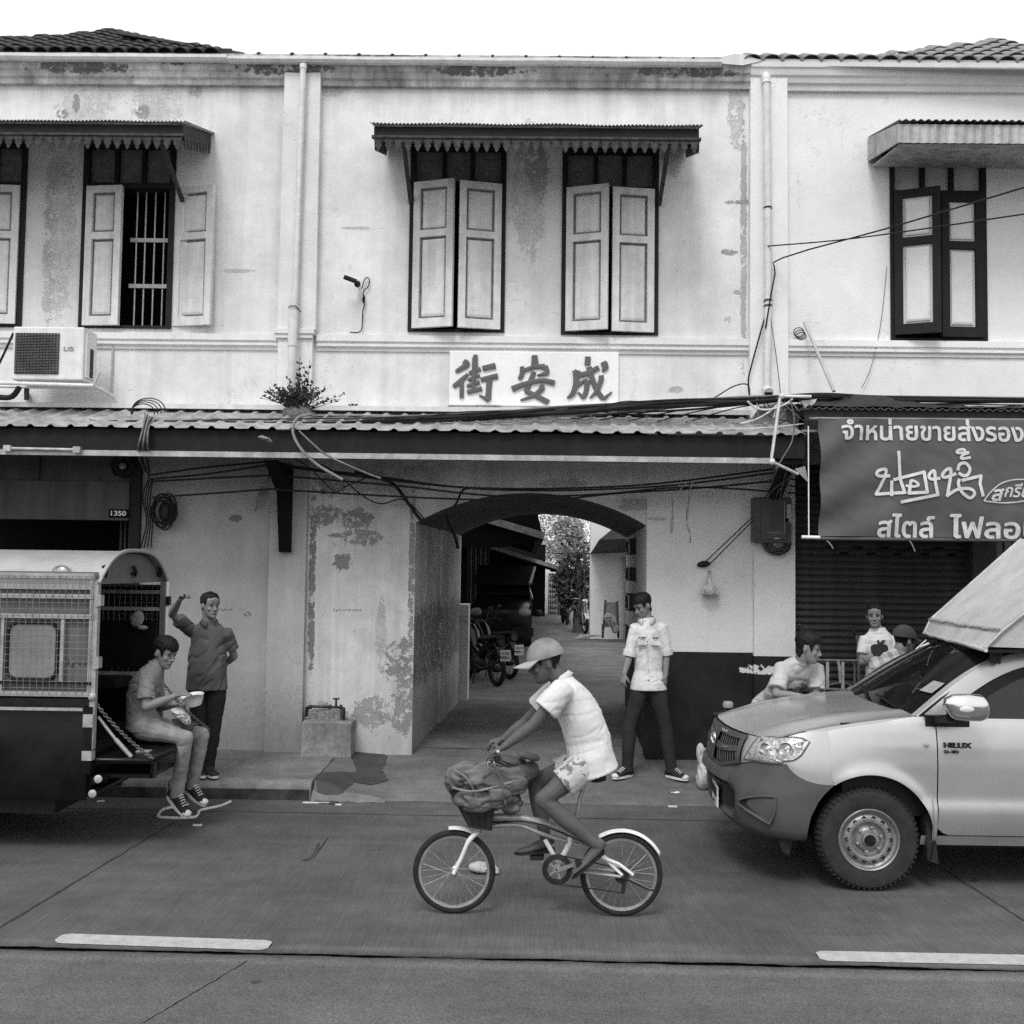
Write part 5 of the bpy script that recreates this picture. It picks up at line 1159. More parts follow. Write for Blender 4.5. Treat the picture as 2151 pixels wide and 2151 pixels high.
MB().grid([[V((bonnet(i / 10, -1 + 2 * j / 10).x, bonnet(i / 10, -1 + 2 * j / 10).y, bonnet(i / 10, -1 + 2 * j / 10).z - .05)) for j in range(11)] for i in range(11)]).obj('engine_bay', m_trim, trk)
# sides
PROFZ = [(.31, .07), (.40, .03), (.50, .006), (.57, .0), (.62, .016), (.70, .010), (.85, .0), (.98, .004), (1.08, .02), (1.14, .038), (1.175, .062)]
def wz(z):
    for (a, p), (b, q) in zip(PROFZ, PROFZ[1:]):
        if a <= z <= b: return lerp(p, q, (z - a) / (b - a))
    return PROFZ[0][1] if z < .31 else PROFZ[-1][1]
def wingw(x, z):
    b0 = .73; v = max(0, min(1, (z - b0) / (gapz(x) - b0))); k = max(0, min(1, (x - 2.1) / .55)); return (1 - k) * (-.002 + .062 * v * v - wz(z)) + flare(x, z) * min(1, (x - 2.08) * 6)
def side(xs, zb, zt, nm, m, far=False, extra=lambda x, z: 0):
    rows = []
    for x in xs:
        r = []
        for j in range(23):
            z = lerp(zb(x), zt(x), j / 22); w = wz(z) + extra(x, z); r.append((x, TY1 - w if far else TY0 + w, z))
        rows.append(r)
    return MB().grid(rows).obj(nm, m, trk, 40)
def zb_f(x):
    d = AR * AR - (x - WX) ** 2; z = .31 if d <= 0 else max(.31, AZ + sqrt(d))
    return max(z, .74) if x < WX - .25 else z
gapz = lambda x: lerp(1.072, 1.175, min(1, max(0, (x - 2.10) / .58)) ** .9)
flare = lambda x, z: -.022 * math.exp(-((sqrt((x - WX) ** 2 + (z - AZ) ** 2) - AR - .0) / .05) ** 2)
DX0, DX1 = P(1970, 1600, TY0).x, 4.02
for far in (False, True):
    side([lerp(2.10, DX0 - .004, i / 60) for i in range(61)], zb_f, gapz, 'wing', m_paint, far, wingw)
    dr = side([lerp(DX0 + .004, DX1 - .004, i / 30) for i in range(31)], lambda x: .385 + .05 * max(0, 1 - (x - DX0) / .09) ** 2, lambda x: 1.17, 'door', m_paint, far)
    side([lerp(DX0 - .1, 4.3, i / 20) for i in range(21)], lambda x: .31, lambda x: .378, 'sill', m_paint, far, lambda x, z: .004)
    side([lerp(DX1 + .004, 6.75, i / 40) for i in range(41)], lambda x: max(.385, AZ + sqrt(max(0, AR * AR - (x - WX - 3.05) ** 2))), lambda x: 1.15, 'bed_side', m_paint, far)
    Ys = TY1 if far else TY0; sg = -1 if far else 1
    MB().box((2.2, Ys + sg * .09, .5), (6.7, Ys + sg * .12, 1.12)).obj('inner_panel', m_trim, trk)
    # pillar, roof rail, visor, glass
    pil = [V((2.72, Ys + sg * .07, 1.165)), V((3.04, Ys + sg * .13, 1.405)), V((3.31, Ys + sg * .19, 1.545)), V((3.56, Ys + sg * .225, 1.605)), V((4.0, Ys + sg * .24, 1.625)), V((4.3, Ys + sg * .25, 1.61))]
    pc = spline(pil, 5)
    MB().grid([[p + V((-.035, sg * .05, .012)), p + V((-.01, sg * .006, .014)), p + V((.02, -sg * .012, -.03)), p + V((.06, -sg * .012, -.075)), p + V((.065, sg * .02, -.075))] for p in pc]).obj('pillar', m_paint, trk, 40)
    gz = [p + V((.068, -sg * .008, -.08)) for p in pc]
    MB().grid([[p + V((0, -sg * .014, .005)), p + V((.04, -sg * .02, -.055))] for p in gz[3:-3]]).obj('rain_visor', m_trim, trk)
    base = lambda x: V((x, Ys + sg * .062, 1.165))
    MB().grid([[base(max(2.83, p.x)), p] for p in gz]).obj('side_window', m_glass, dr)
    if not far:
        MB().box((2.84, Ys + .052, 1.125), (DX1, Ys + .064, 1.16)).obj('window_seal', m_trim, dr)
        place_text('door_lettering', 'HILUX', (P(1983, 1560, TY0).x, TY0 - .004, P(1983, 1571, TY0).z), (1, 0, 0), (0, 0, 1), .037, .185, m_iron, dr, .02, .006)
        place_text('door_lettering', 'D-4D', (P(1984, 1580, TY0).x, TY0 - .004, P(1984, 1582, TY0).z), (1, 0, 0), (0, 0, 1), .021, .095, m_iron, dr, .02, .006)
        c = P(1946, 1565, TY0 + .0); MB().ell(c, (.028, .012, .018)).obj('side_marker', m_lens, trk, 60); MB().ell(c + V((0, -.006, 0)), (.015, .01, .011)).obj('side_marker_lamp', m_grey, trk, 60)
# screen, roof, cowl
def scr(u, w): a = V((lerp(2.74, 2.66, 1 - w * w), TYC + w * .79, 1.165)); b = V((lerp(3.36, 3.28, 1 - w * w), TYC + w * .64, 1.57 + .03 * (1 - w * w))); return a.lerp(b, u) + V((0, 0, .015 * sin(pi * u)))
MB().grid([[scr(i / 10, -1 + 2 * j / 16) for j in range(17)] for i in range(11)]).obj('windscreen', m_glass, trk, 50)
MB().grid([[V((lerp(3.34, 4.32, i / 8), TYC + w * lerp(.64, .62, i / 8), 1.585 + .05 * (1 - w * w) + .02 * sin(pi * i / 8))) for w in [k / 8 - 1 for k in range(17)]] for i in range(9)]).obj('roof', m_paint, trk, 50)
MB().grid([[scr(0, w) + V((-.07 + .02 * 0, 0, .006)), scr(0, w) + V((.012, 0, .004))] and [bonnet(.97, w) + V((0, 0, -.012)), scr(0.0, w) + V((.01, 0, -.0))] for w in [k / 10 - 1 for k in range(21)]]).obj('cowl', m_trim, trk)
MB().box((2.95, TY0 + .2, .5), (4.25, TY1 - .2, 1.12)).box((4.2, TY0 + .1, .5), (4.3, TY1 - .1, 1.6)).obj('cabin_interior', m_trim, trk, kind='stuff')
for y in (7.75, 8.45): MB().ell((3.75, y, 1.22), (.1, .22, .28)).obj('seat_back', m_trim, trk, 60)
MB().lathe([(.17, 0), (.185, .012), (.17, .024)], (3.18, 8.45, 1.12), (.8, 0, .6), 20).obj('steering_wheel', m_trim, trk)
for a, b in (((scr(.02, -.62) + V((-.02, 0, .02))), scr(.1, .0) + V((-.02, 0, .02))), (scr(.02, .1) + V((-.02, 0, .02)), scr(.12, .62) + V((-.02, 0, .02)))): MB().tube([a, b], .011, 6).obj('wiper', m_trim, trk)
pa = scr(.55, -.72) + V((-.012, 0, .012)); MB().grid([[scr(.3, -.8) + V((-.01, 0, .012)), scr(.3, -.58) + V((-.01, 0, .012))], [scr(.46, -.8) + V((-.01, 0, .012)), scr(.46, -.6) + V((-.01, 0, .012))]]).obj('windscreen_sticker', m_grey, trk)
# mirror
def eloft_(c): return eloft(MB(), [(c + V((x, 0, z)), (0, 1, 0), a, b) for x, z, a, b in ((-.14, -.01, .02, .03), (-.125, 0, .05, .065), (-.08, .004, .065, .084), (.0, .004, .068, .09), (.09, .0, .064, .088), (.13, -.004, .05, .07), (.14, -.004, .03, .05))], 24, 2.6)
MB().tube([scr(k / 8, 1.0) + V((-.012, .004, .014)) for k in range(9)], .011, 6).obj('windscreen_trim', m_white, trk, 60); MB().tube([scr(k / 8, -1.0) + V((-.012, -.004, .014)) for k in range(9)], .009, 6).obj('windscreen_trim', m_trim, trk, 60)
mc = P(2030, 1487, 7.06); eloft_(mc).obj('mirror_shell', m_chrome, trk, 60); MB().ell(mc + V((-.02, -.052, .0)), (.07, .02, .028), None, 16, 8).obj('mirror_indicator', m_white, trk, 60)
MB().bar(mc + V((-.08, .03, -.075)), mc + V((-.13, .26, -.12)), .09, .05).obj('mirror_arm', m_trim, trk); MB().box((mc.x - .2, TY0 + .03, 1.1), (mc.x + .1, TY0 + .075, 1.19)).obj('mirror_base', m_trim, trk)
# wheels
def wheel(cx, cy, out, name='wheel'):
    w = MB().lathe([(.20, .0), (.225, -.012), (.27, -.02), (.315, -.012), (.335, .012), (.345, .04), (.347, .1), (.345, .16), (.335, .19), (.27, .215), (.2, .2)], (cx, cy, WR), (0, out, 0), 64).obj(name, m_tyre, trk, 40)
    for k in range(56):
        a = 2 * pi * k / 56; d = V((cos(a), 0, sin(a))); tn = V((-sin(a), 0, cos(a)))
        MB().bar(V((cx, cy, WR)) + d * .326 + V((0, out * -.004, 0)), V((cx, cy, WR)) + d * .347 + V((0, out * .045, 0)), .02, .010, tn).obj('tread_block', m_tyre, w)
    MB().lathe([(.205, .005), (.21, -.004), (.203, -.012), (.195, -.006), (.19, .018), (.172, .03), (.160, .012), (.135, .004), (.118, .01), (.108, .032), (.092, .036), (.078, .012), (.066, .004), (.052, .004), (.046, -.016), (.036, -.02), (.0, -.02)], (cx, cy, WR), (0, out, 0), 48).obj('rim', m_steelw, w, 40)
    MB().lathe([(.040, -.0215), (0, -.0235)], (cx, cy, WR), (0, out, 0), 20).obj('hub', m_trim, w)
    for k in range(14):
        a = 2 * pi * k / 14; d = V((cos(a), 0, sin(a))); MB().lathe([(.014, -.002), (.0145, .002), (0, .004)], V((cx, cy, WR)) + d * .147 + V((0, out * .004, 0)), (0, out, 0), 12).obj('vent_hole', m_trim, w)
    for k in range(6):
        a = 2 * pi * k / 6 + .3; d = V((cos(a), 0, sin(a))); MB().lathe([(.013, .014), (.012, -.012), (.006, -.018), (0, -.018)], V((cx, cy, WR)) + d * .083, (0, out, 0), 8).obj('wheel_nut', m_steelw, w)
    return w
wheel(WX, TY0 + .035, 1); wheel(WX, TY1 - .035, -1); wheel(WX + 3.05, TY0 + .035, 1); wheel(WX + 3.05, TY1 - .035, -1)
for cx in (WX, WX + 3.05):
    for Ys, sg in ((TY0, 1), (TY1, -1)):
        rows = [[(cx + (AR - .0) * cos(a) * 1.02, Ys + sg * y, AZ + AR * sin(a) * 1.0) for y in (.02, .34)] for a in [pi * (-.12 + 1.24 * k / 24) for k in range(25)]]
        MB().grid(rows).box((cx - .45, Ys + sg * .34, .3), (cx + .45, Ys + sg * .36, .95)).obj('wheel_arch', m_trim, trk, kind='stuff')
        mf = [(cx + AR - .02, .55), (cx + AR + .02, .42), (cx + AR + .045, .19), (cx + AR - .03, .21), (cx + AR - .04, .45)]
        MB().prism([(x, Ys + sg * .035, z) for x, z in mf], (0, sg * .22, 0)).obj('mud_flap', m_rubber, trk)
MB().prism([(WX - .62, TY0 + .08, .36), (WX - .50, TY0 + .08, .36), (WX - .53, TY0 + .08, .22), (WX - .57, TY0 + .08, .24)], (0, .2, 0)).obj('front_flap', m_rubber, trk)
MB().box((2.2, TY0 + .25, .25), (6.7, TY1 - .25, .5)).obj('chassis', m_trim, trk)
# bumper openings, fog lamp bowl, number plate
def onb(th, z, k=.016, hw=.87): xr = archx(min(z, .72)); c = contour(th, xr, xr - FR + k, hw); c.z = z; return c
MB().grid([[onb(pi * lerp(.32, .68, i / 24), z, -.05 + .03 * (z > .6), .86) for z in (.47, .53, .59, .625)] for i in range(25)]).obj('lower_grille', m_trim, bp)
def spoon(sgn_):
    rows = []
    for i in range(15):
        u = i / 14; th = lerp(.265, .11, u); c = .545 + .012 * sin(pi * u); h = (.014 + .085 * u ** .8) * (1 if u < .9 else sqrt(max(.05, 1 - ((u - .9) / .1) ** 2)))
        rows.append([onb(pi * (th if sgn_ else 1 - th), c - .02 * u + h * q, .018 - .05 * (1 - q * q) * u * 1.2, .872 - .05 * (1 - q * q) * u) for q in (-1, -.75, -.5, -.25, 0, .25, .5, .75, 1)])
    f = MB().grid(rows).obj('fog_lamp_recess', m_trim, bp, 60)
    rim = [r[0] for r in rows] + [r[-1] for r in rows[::-1]]; MB().tube(rim + [rim[0]], .009, 6).obj('recess_rim', m_bump, f, 60)
spoon(True); spoon(False)
pc = P(1501, 1664, 8.02); pu = V((-.08, -1, 0)).normalized(); pr_ = [V((pc.x, pc.y, pc.z)) + pu * a + V((0, 0, b)) for a, b in ((-.17, -.075), (.17, -.075), (.17, .075), (-.17, .075))]
pl = MB().prism(pr_, (.012, 0, 0)).obj('number_plate', m_white, trk)
place_text('plate_lettering', '1093', pc - pu * .15 + V((-.004, 0, -.012)), pu, (0, 0, 1), .07, .30, m_trim, pl, .02, .003); worn_lettering('plate_lettering', pc - pu * .08 + V((-.002, 0, -.064)), pu, (0, 0, 1), .03, .16, m_trim, pl, 7)
MB().box((pc.x + .015, pc.y - .17, pc.z + .06), (pc.x + .11, pc.y + .17, pc.z + .09)).obj('plate_bracket', m_trim, trk)
# canopy
cn = MB()
A0, B0 = V((3.40, 8.97, 1.655)), V((3.165, 7.24, 1.64)); A1, B1 = V((3.45, 8.97, 1.77)), V((3.29, 7.26, 1.772)); A2, B2 = V((4.22, 8.97, 2.46)), V((4.16, 7.26, 2.47))
def sag(a, b, k, n=14): return [a.lerp(b, i / n) + V((.02 * sin(pi * i / n) * k, 0, -.018 * sin(pi * i / n) * k + .008 * mnoise.noise(V((i * .7, k, 0))))) for i in range(n + 1)]
rows = [sag(A0, B0, .3), sag(A0.lerp(A1, .95), B0.lerp(B1, .95), .6), sag(A1, B1, .6)] + [sag(A1.lerp(A2, k / 6), B1.lerp(B2, k / 6), 1.2) for k in range(1, 7)] + [sag(V((6.75, 8.97, 2.5)), V((6.75, 7.26, 2.5)), 1)]
MB().grid(rows).obj('canopy', m_canvas, trk, 40)
for Ys, a0, a1, a2 in ((7.27, B0, B1, B2), (8.96, A0, A1, A2)):
    MB().add([(a0.x + .03, Ys, 1.66), (4.32, Ys, 1.64), (4.32, Ys, 1.14), (6.75, Ys, 1.14), (6.75, Ys, 2.48), (a2.x, Ys, a2.z - .01), (a1.x, Ys, a1.z - .01)], [(0, 1, 6), (1, 4, 5, 6), (1, 2, 3, 4)]).obj('canopy_side', m_canvas, trk)
    MB().tube([(a0.x, Ys - .012, a0.z + .01), (a1.x - .0, Ys - .012, a1.z), (a2.x, Ys - .012, a2.z)], .014, 8).obj('canopy_frame', m_zinc, trk, 60)
MB().tube(sag(A0, B0, .3), .014, 8).obj('canopy_edge', m_canvas, trk, 60)
lc = sag(A1, B1, .6, 28); MB().tube([p + V((-.012, 0, .004)) for p in lc], .006, 6).obj('lacing_cord', m_cloth_scrap, trk)
for i in range(1, 28): p = lc[i]; MB().tube([p + V((-.014, 0, -.008)), p + V((-.006, -.01, .018))], .0045, 5).obj('lacing_stitch', m_cloth_scrap, trk)
MB().prism([A0 + V((.02, 0, -.02)), B0 + V((.02, 0, -.02)), V((4.3, 7.27, 1.64)), V((4.3, 8.95, 1.64))], (0, 0, .02)).obj('canopy_floor', m_trim, trk)
for i, (a, b) in enumerate(((0.05, .1), (.92, .95))): MB().bar(A0.lerp(B0, a) + V((.1, 0, -.1)), A0.lerp(B0, a) + V((.12, 0, .0)), .06, .05).obj('canopy_foot', m_iron, trk)
MB().tube([P(1925, 1363, 8.3), P(1945, 1345, 8.6)], .006, 6).obj('tie_rope', m_white, trk)
# ================================================================== open-backed passenger truck, left
SY0, SY1, SX = 7.78, 9.28, P(196, 1400, 7.78).x
sg_ = thing('passenger_truck', 'dark passenger truck with caged sides, pale domed roof and lowered tailgate at left', 'truck', (SX - 1.2, 8.5, 0))
m_lac = mat('black_lacquer', .008, .22, .5, 3, .1, 140, .5, 2.5, spec=.22); m_sroof = mat('dull_silver_roof', .38, .38, .12, 3, .08, 140, .2, 30, .4); m_spanel = mat('grey_side_panel', .125, .55, .2, 5, .1, 140, .2, 40, streak=.2); m_bar = mat('pale_metal_bar', .36, .45, .2, 12, .1, 140, .2, 50, .3)
LX = SX - 2.6
def bow(w):  # roof height across -1..1
    return 2.0 + .255 * (1 - abs(w) ** 3.1)
N = 24; ws = [-1 + 2 * k / N for k in range(N + 1)]; yc, hw = (SY0 + SY1) / 2, (SY1 - SY0) / 2
MB().grid([[(x, yc + hw * w * (1 if abs(w) < 1 else 1.01), bow(w)) for w in ws] for x in [lerp(LX, SX + .02, i / 8) for i in range(9)]]).obj('roof', m_sroof, sg_, 60)
MB().tube([(SX + .02, yc + hw * w, bow(w) + .004) for w in ws], .016, 8).obj('roof_rim', m_sroof, sg_, 60)
MB().grid([[(x, SY0 - .004, z) for z in (1.955, 2.003)] for x in (LX, SX)]).obj('roof_edge', m_sroof, sg_)
# small vent bump on the roof side
vc = P(130, 1193, SY0 + .06); MB().ell(vc + V((0, .03, -.03)), (.062, .05, .055), None, 16, 10).obj('roof_vent', m_sroof, sg_, 60)
for s in (-1, 1): MB().tube([vc + V((s * .07 * cos(a), .0, .05 * sin(a) - .03)) for a in [pi * k / 8 for k in range(5)]], .008, 6).obj('vent_flange', m_sroof, sg_)
# rear header board
hd = [(SX - .03, yc + hw * w * .97, bow(w) - .02) for w in ws]; lo = [(SX - .03, yc + hw * w * .97, 2.015 - .0) for w in ws]
zh = P(270, 1217, 8.5).z; MB().grid([[V(p) for p in hd], [V((p[0], p[1], zh)) for p in hd]]).obj('header_board', m_spanel, sg_); MB().box((SX - .06, SY0 + .03, zh - .03), (SX - .02, SY1 - .03, zh + .012)).obj('header_rail', m_spanel, sg_)
for w in (-.8, .02, .82): MB().tube([(SX - .01, yc + hw * w, zh + .11), (SX + .012, yc + hw * w, zh + .06), (SX + .0, yc + hw * w + .02, zh + .03), (SX - .02, yc + hw * w, zh + .05)], .018, 6).obj('strap_hook', m_trim, sg_)
# side wall and near cage
zt, zb2 = P(100, 1209, SY0).z, P(100, 1458, SY0).z
for Ys, sgn2 in ((SY0, 1), (SY1, -1)):
    near = sgn2 == 1
    if near: MB().box((LX, Ys + .03, zb2 - .02), (SX - .0, Ys + .045, zt + .03)).obj('side_panel', m_spanel, sg_)
    rails = [(1209, .020), (1252, .016), (1294, .016), (1434, .010), (1457, .018)]
    for py, r in rails: z = P(100, py, SY0).z; MB().box((LX, Ys - .02 * sgn2, z - r), (SX - .01, Ys + .008 * sgn2, z + r)).obj('cage_rail', m_bar if py != 1434 else m_trim, sg_)
    ca = MB(); x = SX - .02
    while x > LX: ca.tube([(x + .005 * mnoise.noise(V((x * 9, k_, Ys))), Ys - .024 * sgn2 - .006 * mnoise.noise(V((x * 5, k_, 2))), lerp(zb2, zt, k_ / 6)) for k_ in range(7)], .0022, 4); x -= .0485
    z = zb2
    while z < zt: ca.tube([(LX, Ys - .026 * sgn2, z), (SX, Ys - .026 * sgn2, z)], (.0014), 4); z += .0485 + .004 * mnoise.noise(V((z * 30, 0, Ys)))
    ca.obj('cage_mesh', mat('cage_wire', .22, .5, .3, 12, .1, 120, .2, 60, .3), sg_, kind='stuff')
MB().box((LX, SY1 + .03, 1.1), (SX - .02, SY1 + .045, 1.97)).obj('far_side_curtain', m_trim, sg_)
for px in (4, 130, 189): x = P(px, 1380, SY0).x; MB().box((x - .012, SY0 - .01, zb2 if px != 130 else P(1, 1434, SY0).z), (x + .012, SY0 + .03, zt if px == 189 else P(1, 1296, SY0).z)).obj('cage_post', m_bar, sg_)
# rounded side window with rubber seal
def rr(cx, cz, a, b, r, y, n=6):
    out = []
    for sx, sz, t0 in ((1, 1, 0), (-1, 1, 90), (-1, -1, 180), (1, -1, 270)):
        for k in range(n + 1): t_ = R(t0 + 90 * k / n); out.append(V((cx + sx * (a - r) + r * cos(t_), y, cz + sz * (b - r) + r * sin(t_))))
    return out
wa, wb = P(13, 1367, SY0), P(117, 1367, SY0); cz = wa.z; o_ = rr((wa.x + wb.x) / 2, cz, (wb.x - wa.x) / 2, .21, .075, SY0 + .022)
wn = MB().tube(o_ + [o_[0]], .014, 6, False).obj('side_window', m_rubber, sg_, 60)
MB().add(o_, [tuple(range(len(o_)))]).obj('pane', mat('dusty_pane', .22, .3, .2, 3, .08, 140, .1, 30), wn)
worn_lettering('side_lettering', (P(137, 1400, SY0).x, SY0 + .028, P(137, 1402, SY0).z), (1, 0, 0), (0, 0, 1), .08, .15, mat('faded_lettering', .05, .7, .2, 20), sg_, 5)
# rear corner posts with hinges, far side white tube
for Ys, sgn2 in ((SY0 + .02, 1), (SY1 - .03, -1)): MB().bar((SX, Ys, .78), (SX, Ys, 2.0), .04, .05).obj('corner_post', m_bar if sgn2 == 1 else m_spanel, sg_)
MB().tube([(SX + .02, SY1 + .0, 1.45), (SX + .02, SY1 + .0, 2.0)], .018, 8).obj('grab_pole', m_white, sg_, 60); zc2 = P(352, 1262, SY1).z
MB().box((SX - .03, SY1 - .03, zc2 - .04), (SX + .05, SY1 + .03, zc2 + .04)).obj('pole_clamp', m_trim, sg_)
for py in (1261, 1392): z = P(200, py, SY0).z; MB().box((SX + .0, SY0 - .02, z - .04), (SX + .045, SY0 + .05, z + .04)).tube([(SX + .02, SY0 - .01, z - .045), (SX + .02, SY0 - .01, z + .045)], .016, 8).obj('hinge', m_bar, sg_, 60, kind='stuff')
# lower body
zs1, zs0 = P(100, 1484, SY0).z, .42
prof = [(.04, zs0 - .02), (.0, zs0 + .06), (-.012, .62), (-.012, .78), (.0, .92), (.02, zs1 + .03)]
MB().grid([[(x, SY0 + p, z) for p, z in prof] for x in (LX - 1, SX - .03)]).obj('body_side', m_lac, sg_, 50)
MB().grid([[(x, SY1 - p, z) for p, z in prof] for x in (LX - 1, SX - .03)]).obj('body_side', m_lac, sg_, 50)
MB().box((LX - 1, SY0 - .025, P(50, 1491, SY0).z), (SX - .06, SY0 + .01, P(50, 1485, SY0).z)).obj('trim_strip', m_bar, sg_); MB().box((LX - 1, SY0 - .015, zs1 + .01), (SX - .02, SY0 + .05, zb2 - .03)).obj('dark_rail', m_trim, sg_)
MB().box((LX - 1, SY0 + .05, .74), (SX, SY1 - .05, .78)).obj('floor', m_trim, sg_)
MB().box((LX - .4, SY0 + .05, .4), (LX - .35, SY1 - .05, 2.1)).obj('front_bulkhead', m_trim, sg_)
for Ys in (SY0 + .08, SY1 - .42): MB().box((LX, Ys, 1.1), (SX - .25, Ys + .34, 1.18)).obj('bench_seat', m_trim, sg_)
MB().box((LX, SY1 - .06, 1.25), (SX - .05, SY1 - .04, 1.65)).obj('seat_back', m_lac, sg_)
pb = P(288, 1300, 9.15); MB().ell(pb, (.06, .04, .075), Matrix.Rotation(.4, 3, 'Y'), 10, 7).ell(pb + V((.05, 0, -.075)), (.05, .03, .02), None, 8, 5).obj('hanging_rag', m_cloth_scrap, sg_, 60, kind='stuff')
# rear corner lamp panel with pale and dark bands
c0 = P(192, 1490, SY0).z; rl = MB().box((SX - .05, SY0 - .015, .60), (SX + .01, SY0 + .05, c0 + .02)).obj('rear_lamp', m_lac, sg_)
for a, b in ((1500, 1527), (1577, 1597)): MB().box((SX - .055, SY0 - .022, P(192, b, SY0).z), (SX + .018, SY0 + .045, P(192, a, SY0).z)).obj('lamp_band', m_bar, rl)
MB().ell((SX - .0, SY0 + .0, P(200, 1464, SY0).z), (.03, .03, .035)).obj('corner_knob', m_bar, sg_, 60)
MB().box((SX - .04, SY0 + .05, .45), (SX - .01, SY1 - .05, .74)).obj('rear_panel', m_lac, sg_)
# lowered tailgate, stays, chains
ZTG = .715; TX = P(322, 1584, SY0 + .06).x
tg = MB().box((SX + .01, SY0 + .05, ZTG - .045), (TX, SY1 - .05, ZTG - .004)).obj('tailgate', m_lac, sg_)
MB().tube([(SX, SY0 + .05, ZTG - .02), (TX - .03, SY0 + .05, ZTG - .02), (TX, SY0 + .09, ZTG - .02), (TX, SY1 - .09, ZTG - .02), (TX - .03, SY1 - .05, ZTG - .02)], .02, 8).obj('tailgate_frame', m_lac, tg, 60)
MB().box((TX - .22, SY0 + .3, ZTG - .003), (TX - .12, SY0 + .38, ZTG + .004)).obj('latch_plate', m_bar, tg)
for k in range(12): MB().box((SX + .03 + k * .024, SY0 + .5, ZTG - .004), (SX + .04 + k * .024, SY1 - .1, ZTG + .008)).obj('tread_rib', m_trim, tg)
MB().box((TX - .03, SY0 + .1, ZTG - .16), (TX - .005, SY0 + .16, ZTG - .02)).box((SX, SY0 + .1, ZTG - .16), (TX - .02, SY1 - .1, ZTG - .13)).obj('step_frame', m_lac, sg_, kind='stuff')
m_chain = mat('rusty_chain', .12, .5, .35, 18, .15, 120, .4, 60, .4)
def chain(a, b, n, sagz=.03):
    a, b = V(a), V(b); mb = MB(); d = (b - a).normalized(); L = (b - a).length / n
    for i in range(n):
        c = a.lerp(b, (i + .5) / n) - V((0, 0, sagz * 4 * (i / n) * (1 - i / n))); s_ = V((0, 1, 0)) if i % 2 else d.cross(V((0, 1, 0))).normalized()
        mb.tube([c + d * (L * .72 * cos(2 * pi * k / 10)) + s_ * (.011 * sin(2 * pi * k / 10)) for k in range(11)], .0042, 5, False)
    return mb
chain((SX + .02, SY0 + .03, P(201, 1481, SY0).z), (TX, SY0 + .05, ZTG), 28).obj('chain', m_chain, sg_, 60, kind='stuff'); chain((SX + .02, SY1 - .03, P(201, 1481, SY0).z), (TX, SY1 - .05, ZTG), 28).obj('chain', m_chain, sg_, 60, kind='stuff')
MB().tube([P(206, 1506, SY0 + .1), P(245, 1556, SY0 + .1)], .012, 8).tube([P(243, 1553, SY0 + .1), P(276, 1590, SY0 + .1)], .017, 8).obj('gas_stay', m_bar, sg_, 60, kind='stuff')
for py, px, L_ in ((1636, 207, .95), (1667, 195, .75)):
    q = P(px, py, SY0); MB().tube([q, q + V((0, L_, 0))], .027, 12).obj('step_tube', m_lac, sg_, 60); MB().lathe([(.029, .0), (.03, -.012), (.02, -.018), (0, -.018)], q, (0, 1, 0), 14).obj('tube_cap', m_zinc, sg_, 60)
for y in (SY0 + .25, SY0 + .55): MB().box((SX - .05, y, .40), (SX + .02, y + .05, .62)).obj('tube_hanger', m_trim, sg_)
MB().box((LX - 1, SY0 + .12, .28), (SX - .3, SY1 - .1, .5)).obj('chassis', m_trim, sg_)  # low underbody box added to block light and darken the ground beneath
for Ys, o in ((SY0 + .04, 1), (SY1 - .04, -1)):
    cx = SX - 1.35; MB().lathe([(.2, 0), (.3, -.012), (.335, .02), (.34, .1), (.335, .18), (.2, .2)], (cx, Ys, .34), (0, o, 0), 40).lathe([(.2, .01), (.1, .04), (0, .02)], (cx, Ys, .34), (0, o, 0), 20).obj('wheel', m_tyre, sg_, 50, kind='stuff')
MB().box((LX - 2.6, SY0 + .02, .5), (LX - .9, SY1 - .02, 1.1)).box((LX - 2.0, SY0 + .1, 1.1), (LX - .9, SY1 - .1, 1.65)).obj('cab', m_lac, sg_, kind='stuff')
# ================================================================== bicycle and its rider
BY = 6.66
bk = thing('bicycle', 'small wheeled folding bicycle with a low beam frame ridden across the road', 'bicycle', (P(1130, 1920, BY).x, BY, 0))
m_frame = mat('pale_bike_frame', .34, .35, .15, 10, .08, 140, .1, 60, .3); m_alloy = mat('alloy', .5, .3, .1, 12, .06, 140, .1, 60, .8)
B = lambda px, py, dy=0: P(px, py, BY + dy)
FW, RW = B(954, 1829), B(1305, 1838); RB = .258
FW.z = RW.z = RB
def bike_wheel(c, name):
    w = thing_ = MB().lathe([(RB - .036, -.012), (RB - .02, -.02), (RB - .006, -.014), (RB, 0), (RB - .006, .014), (RB - .02, .02), (RB - .036, .012)], c, (0, 1, 0), 64).obj('wheel', m_rubber, bk, 50, label=None)
    MB().lathe([(RB - .034, -.012), (RB - .052, -.010), (RB - .052, .010), (RB - .034, .012)], c, (0, 1, 0), 64).obj('rim', m_alloy, w, 50)
    MB().lathe([(.008, -.06), (.016, -.05), (.022, -.035), (.014, -.03), (.014, .03), (.022, .035), (.016, .05), (.008, .06)], c, (0, 1, 0), 16, True).obj('hub', m_alloy, w, 50)
    for k in range(28):
        a = 2 * pi * k / 28; q = a + (.5 if k % 4 < 2 else -.5); s = -1 if k % 2 else 1
        MB().tube([c + V((.02 * cos(q), .034 * s, .02 * sin(q))), c + V(((RB - .05) * cos(a), 0, (RB - .05) * sin(a)))], .0012, 4).obj('spoke', m_steel, w)
    return w
wf, wr_ = bike_wheel(FW, 'front'), bike_wheel(RW, 'rear')
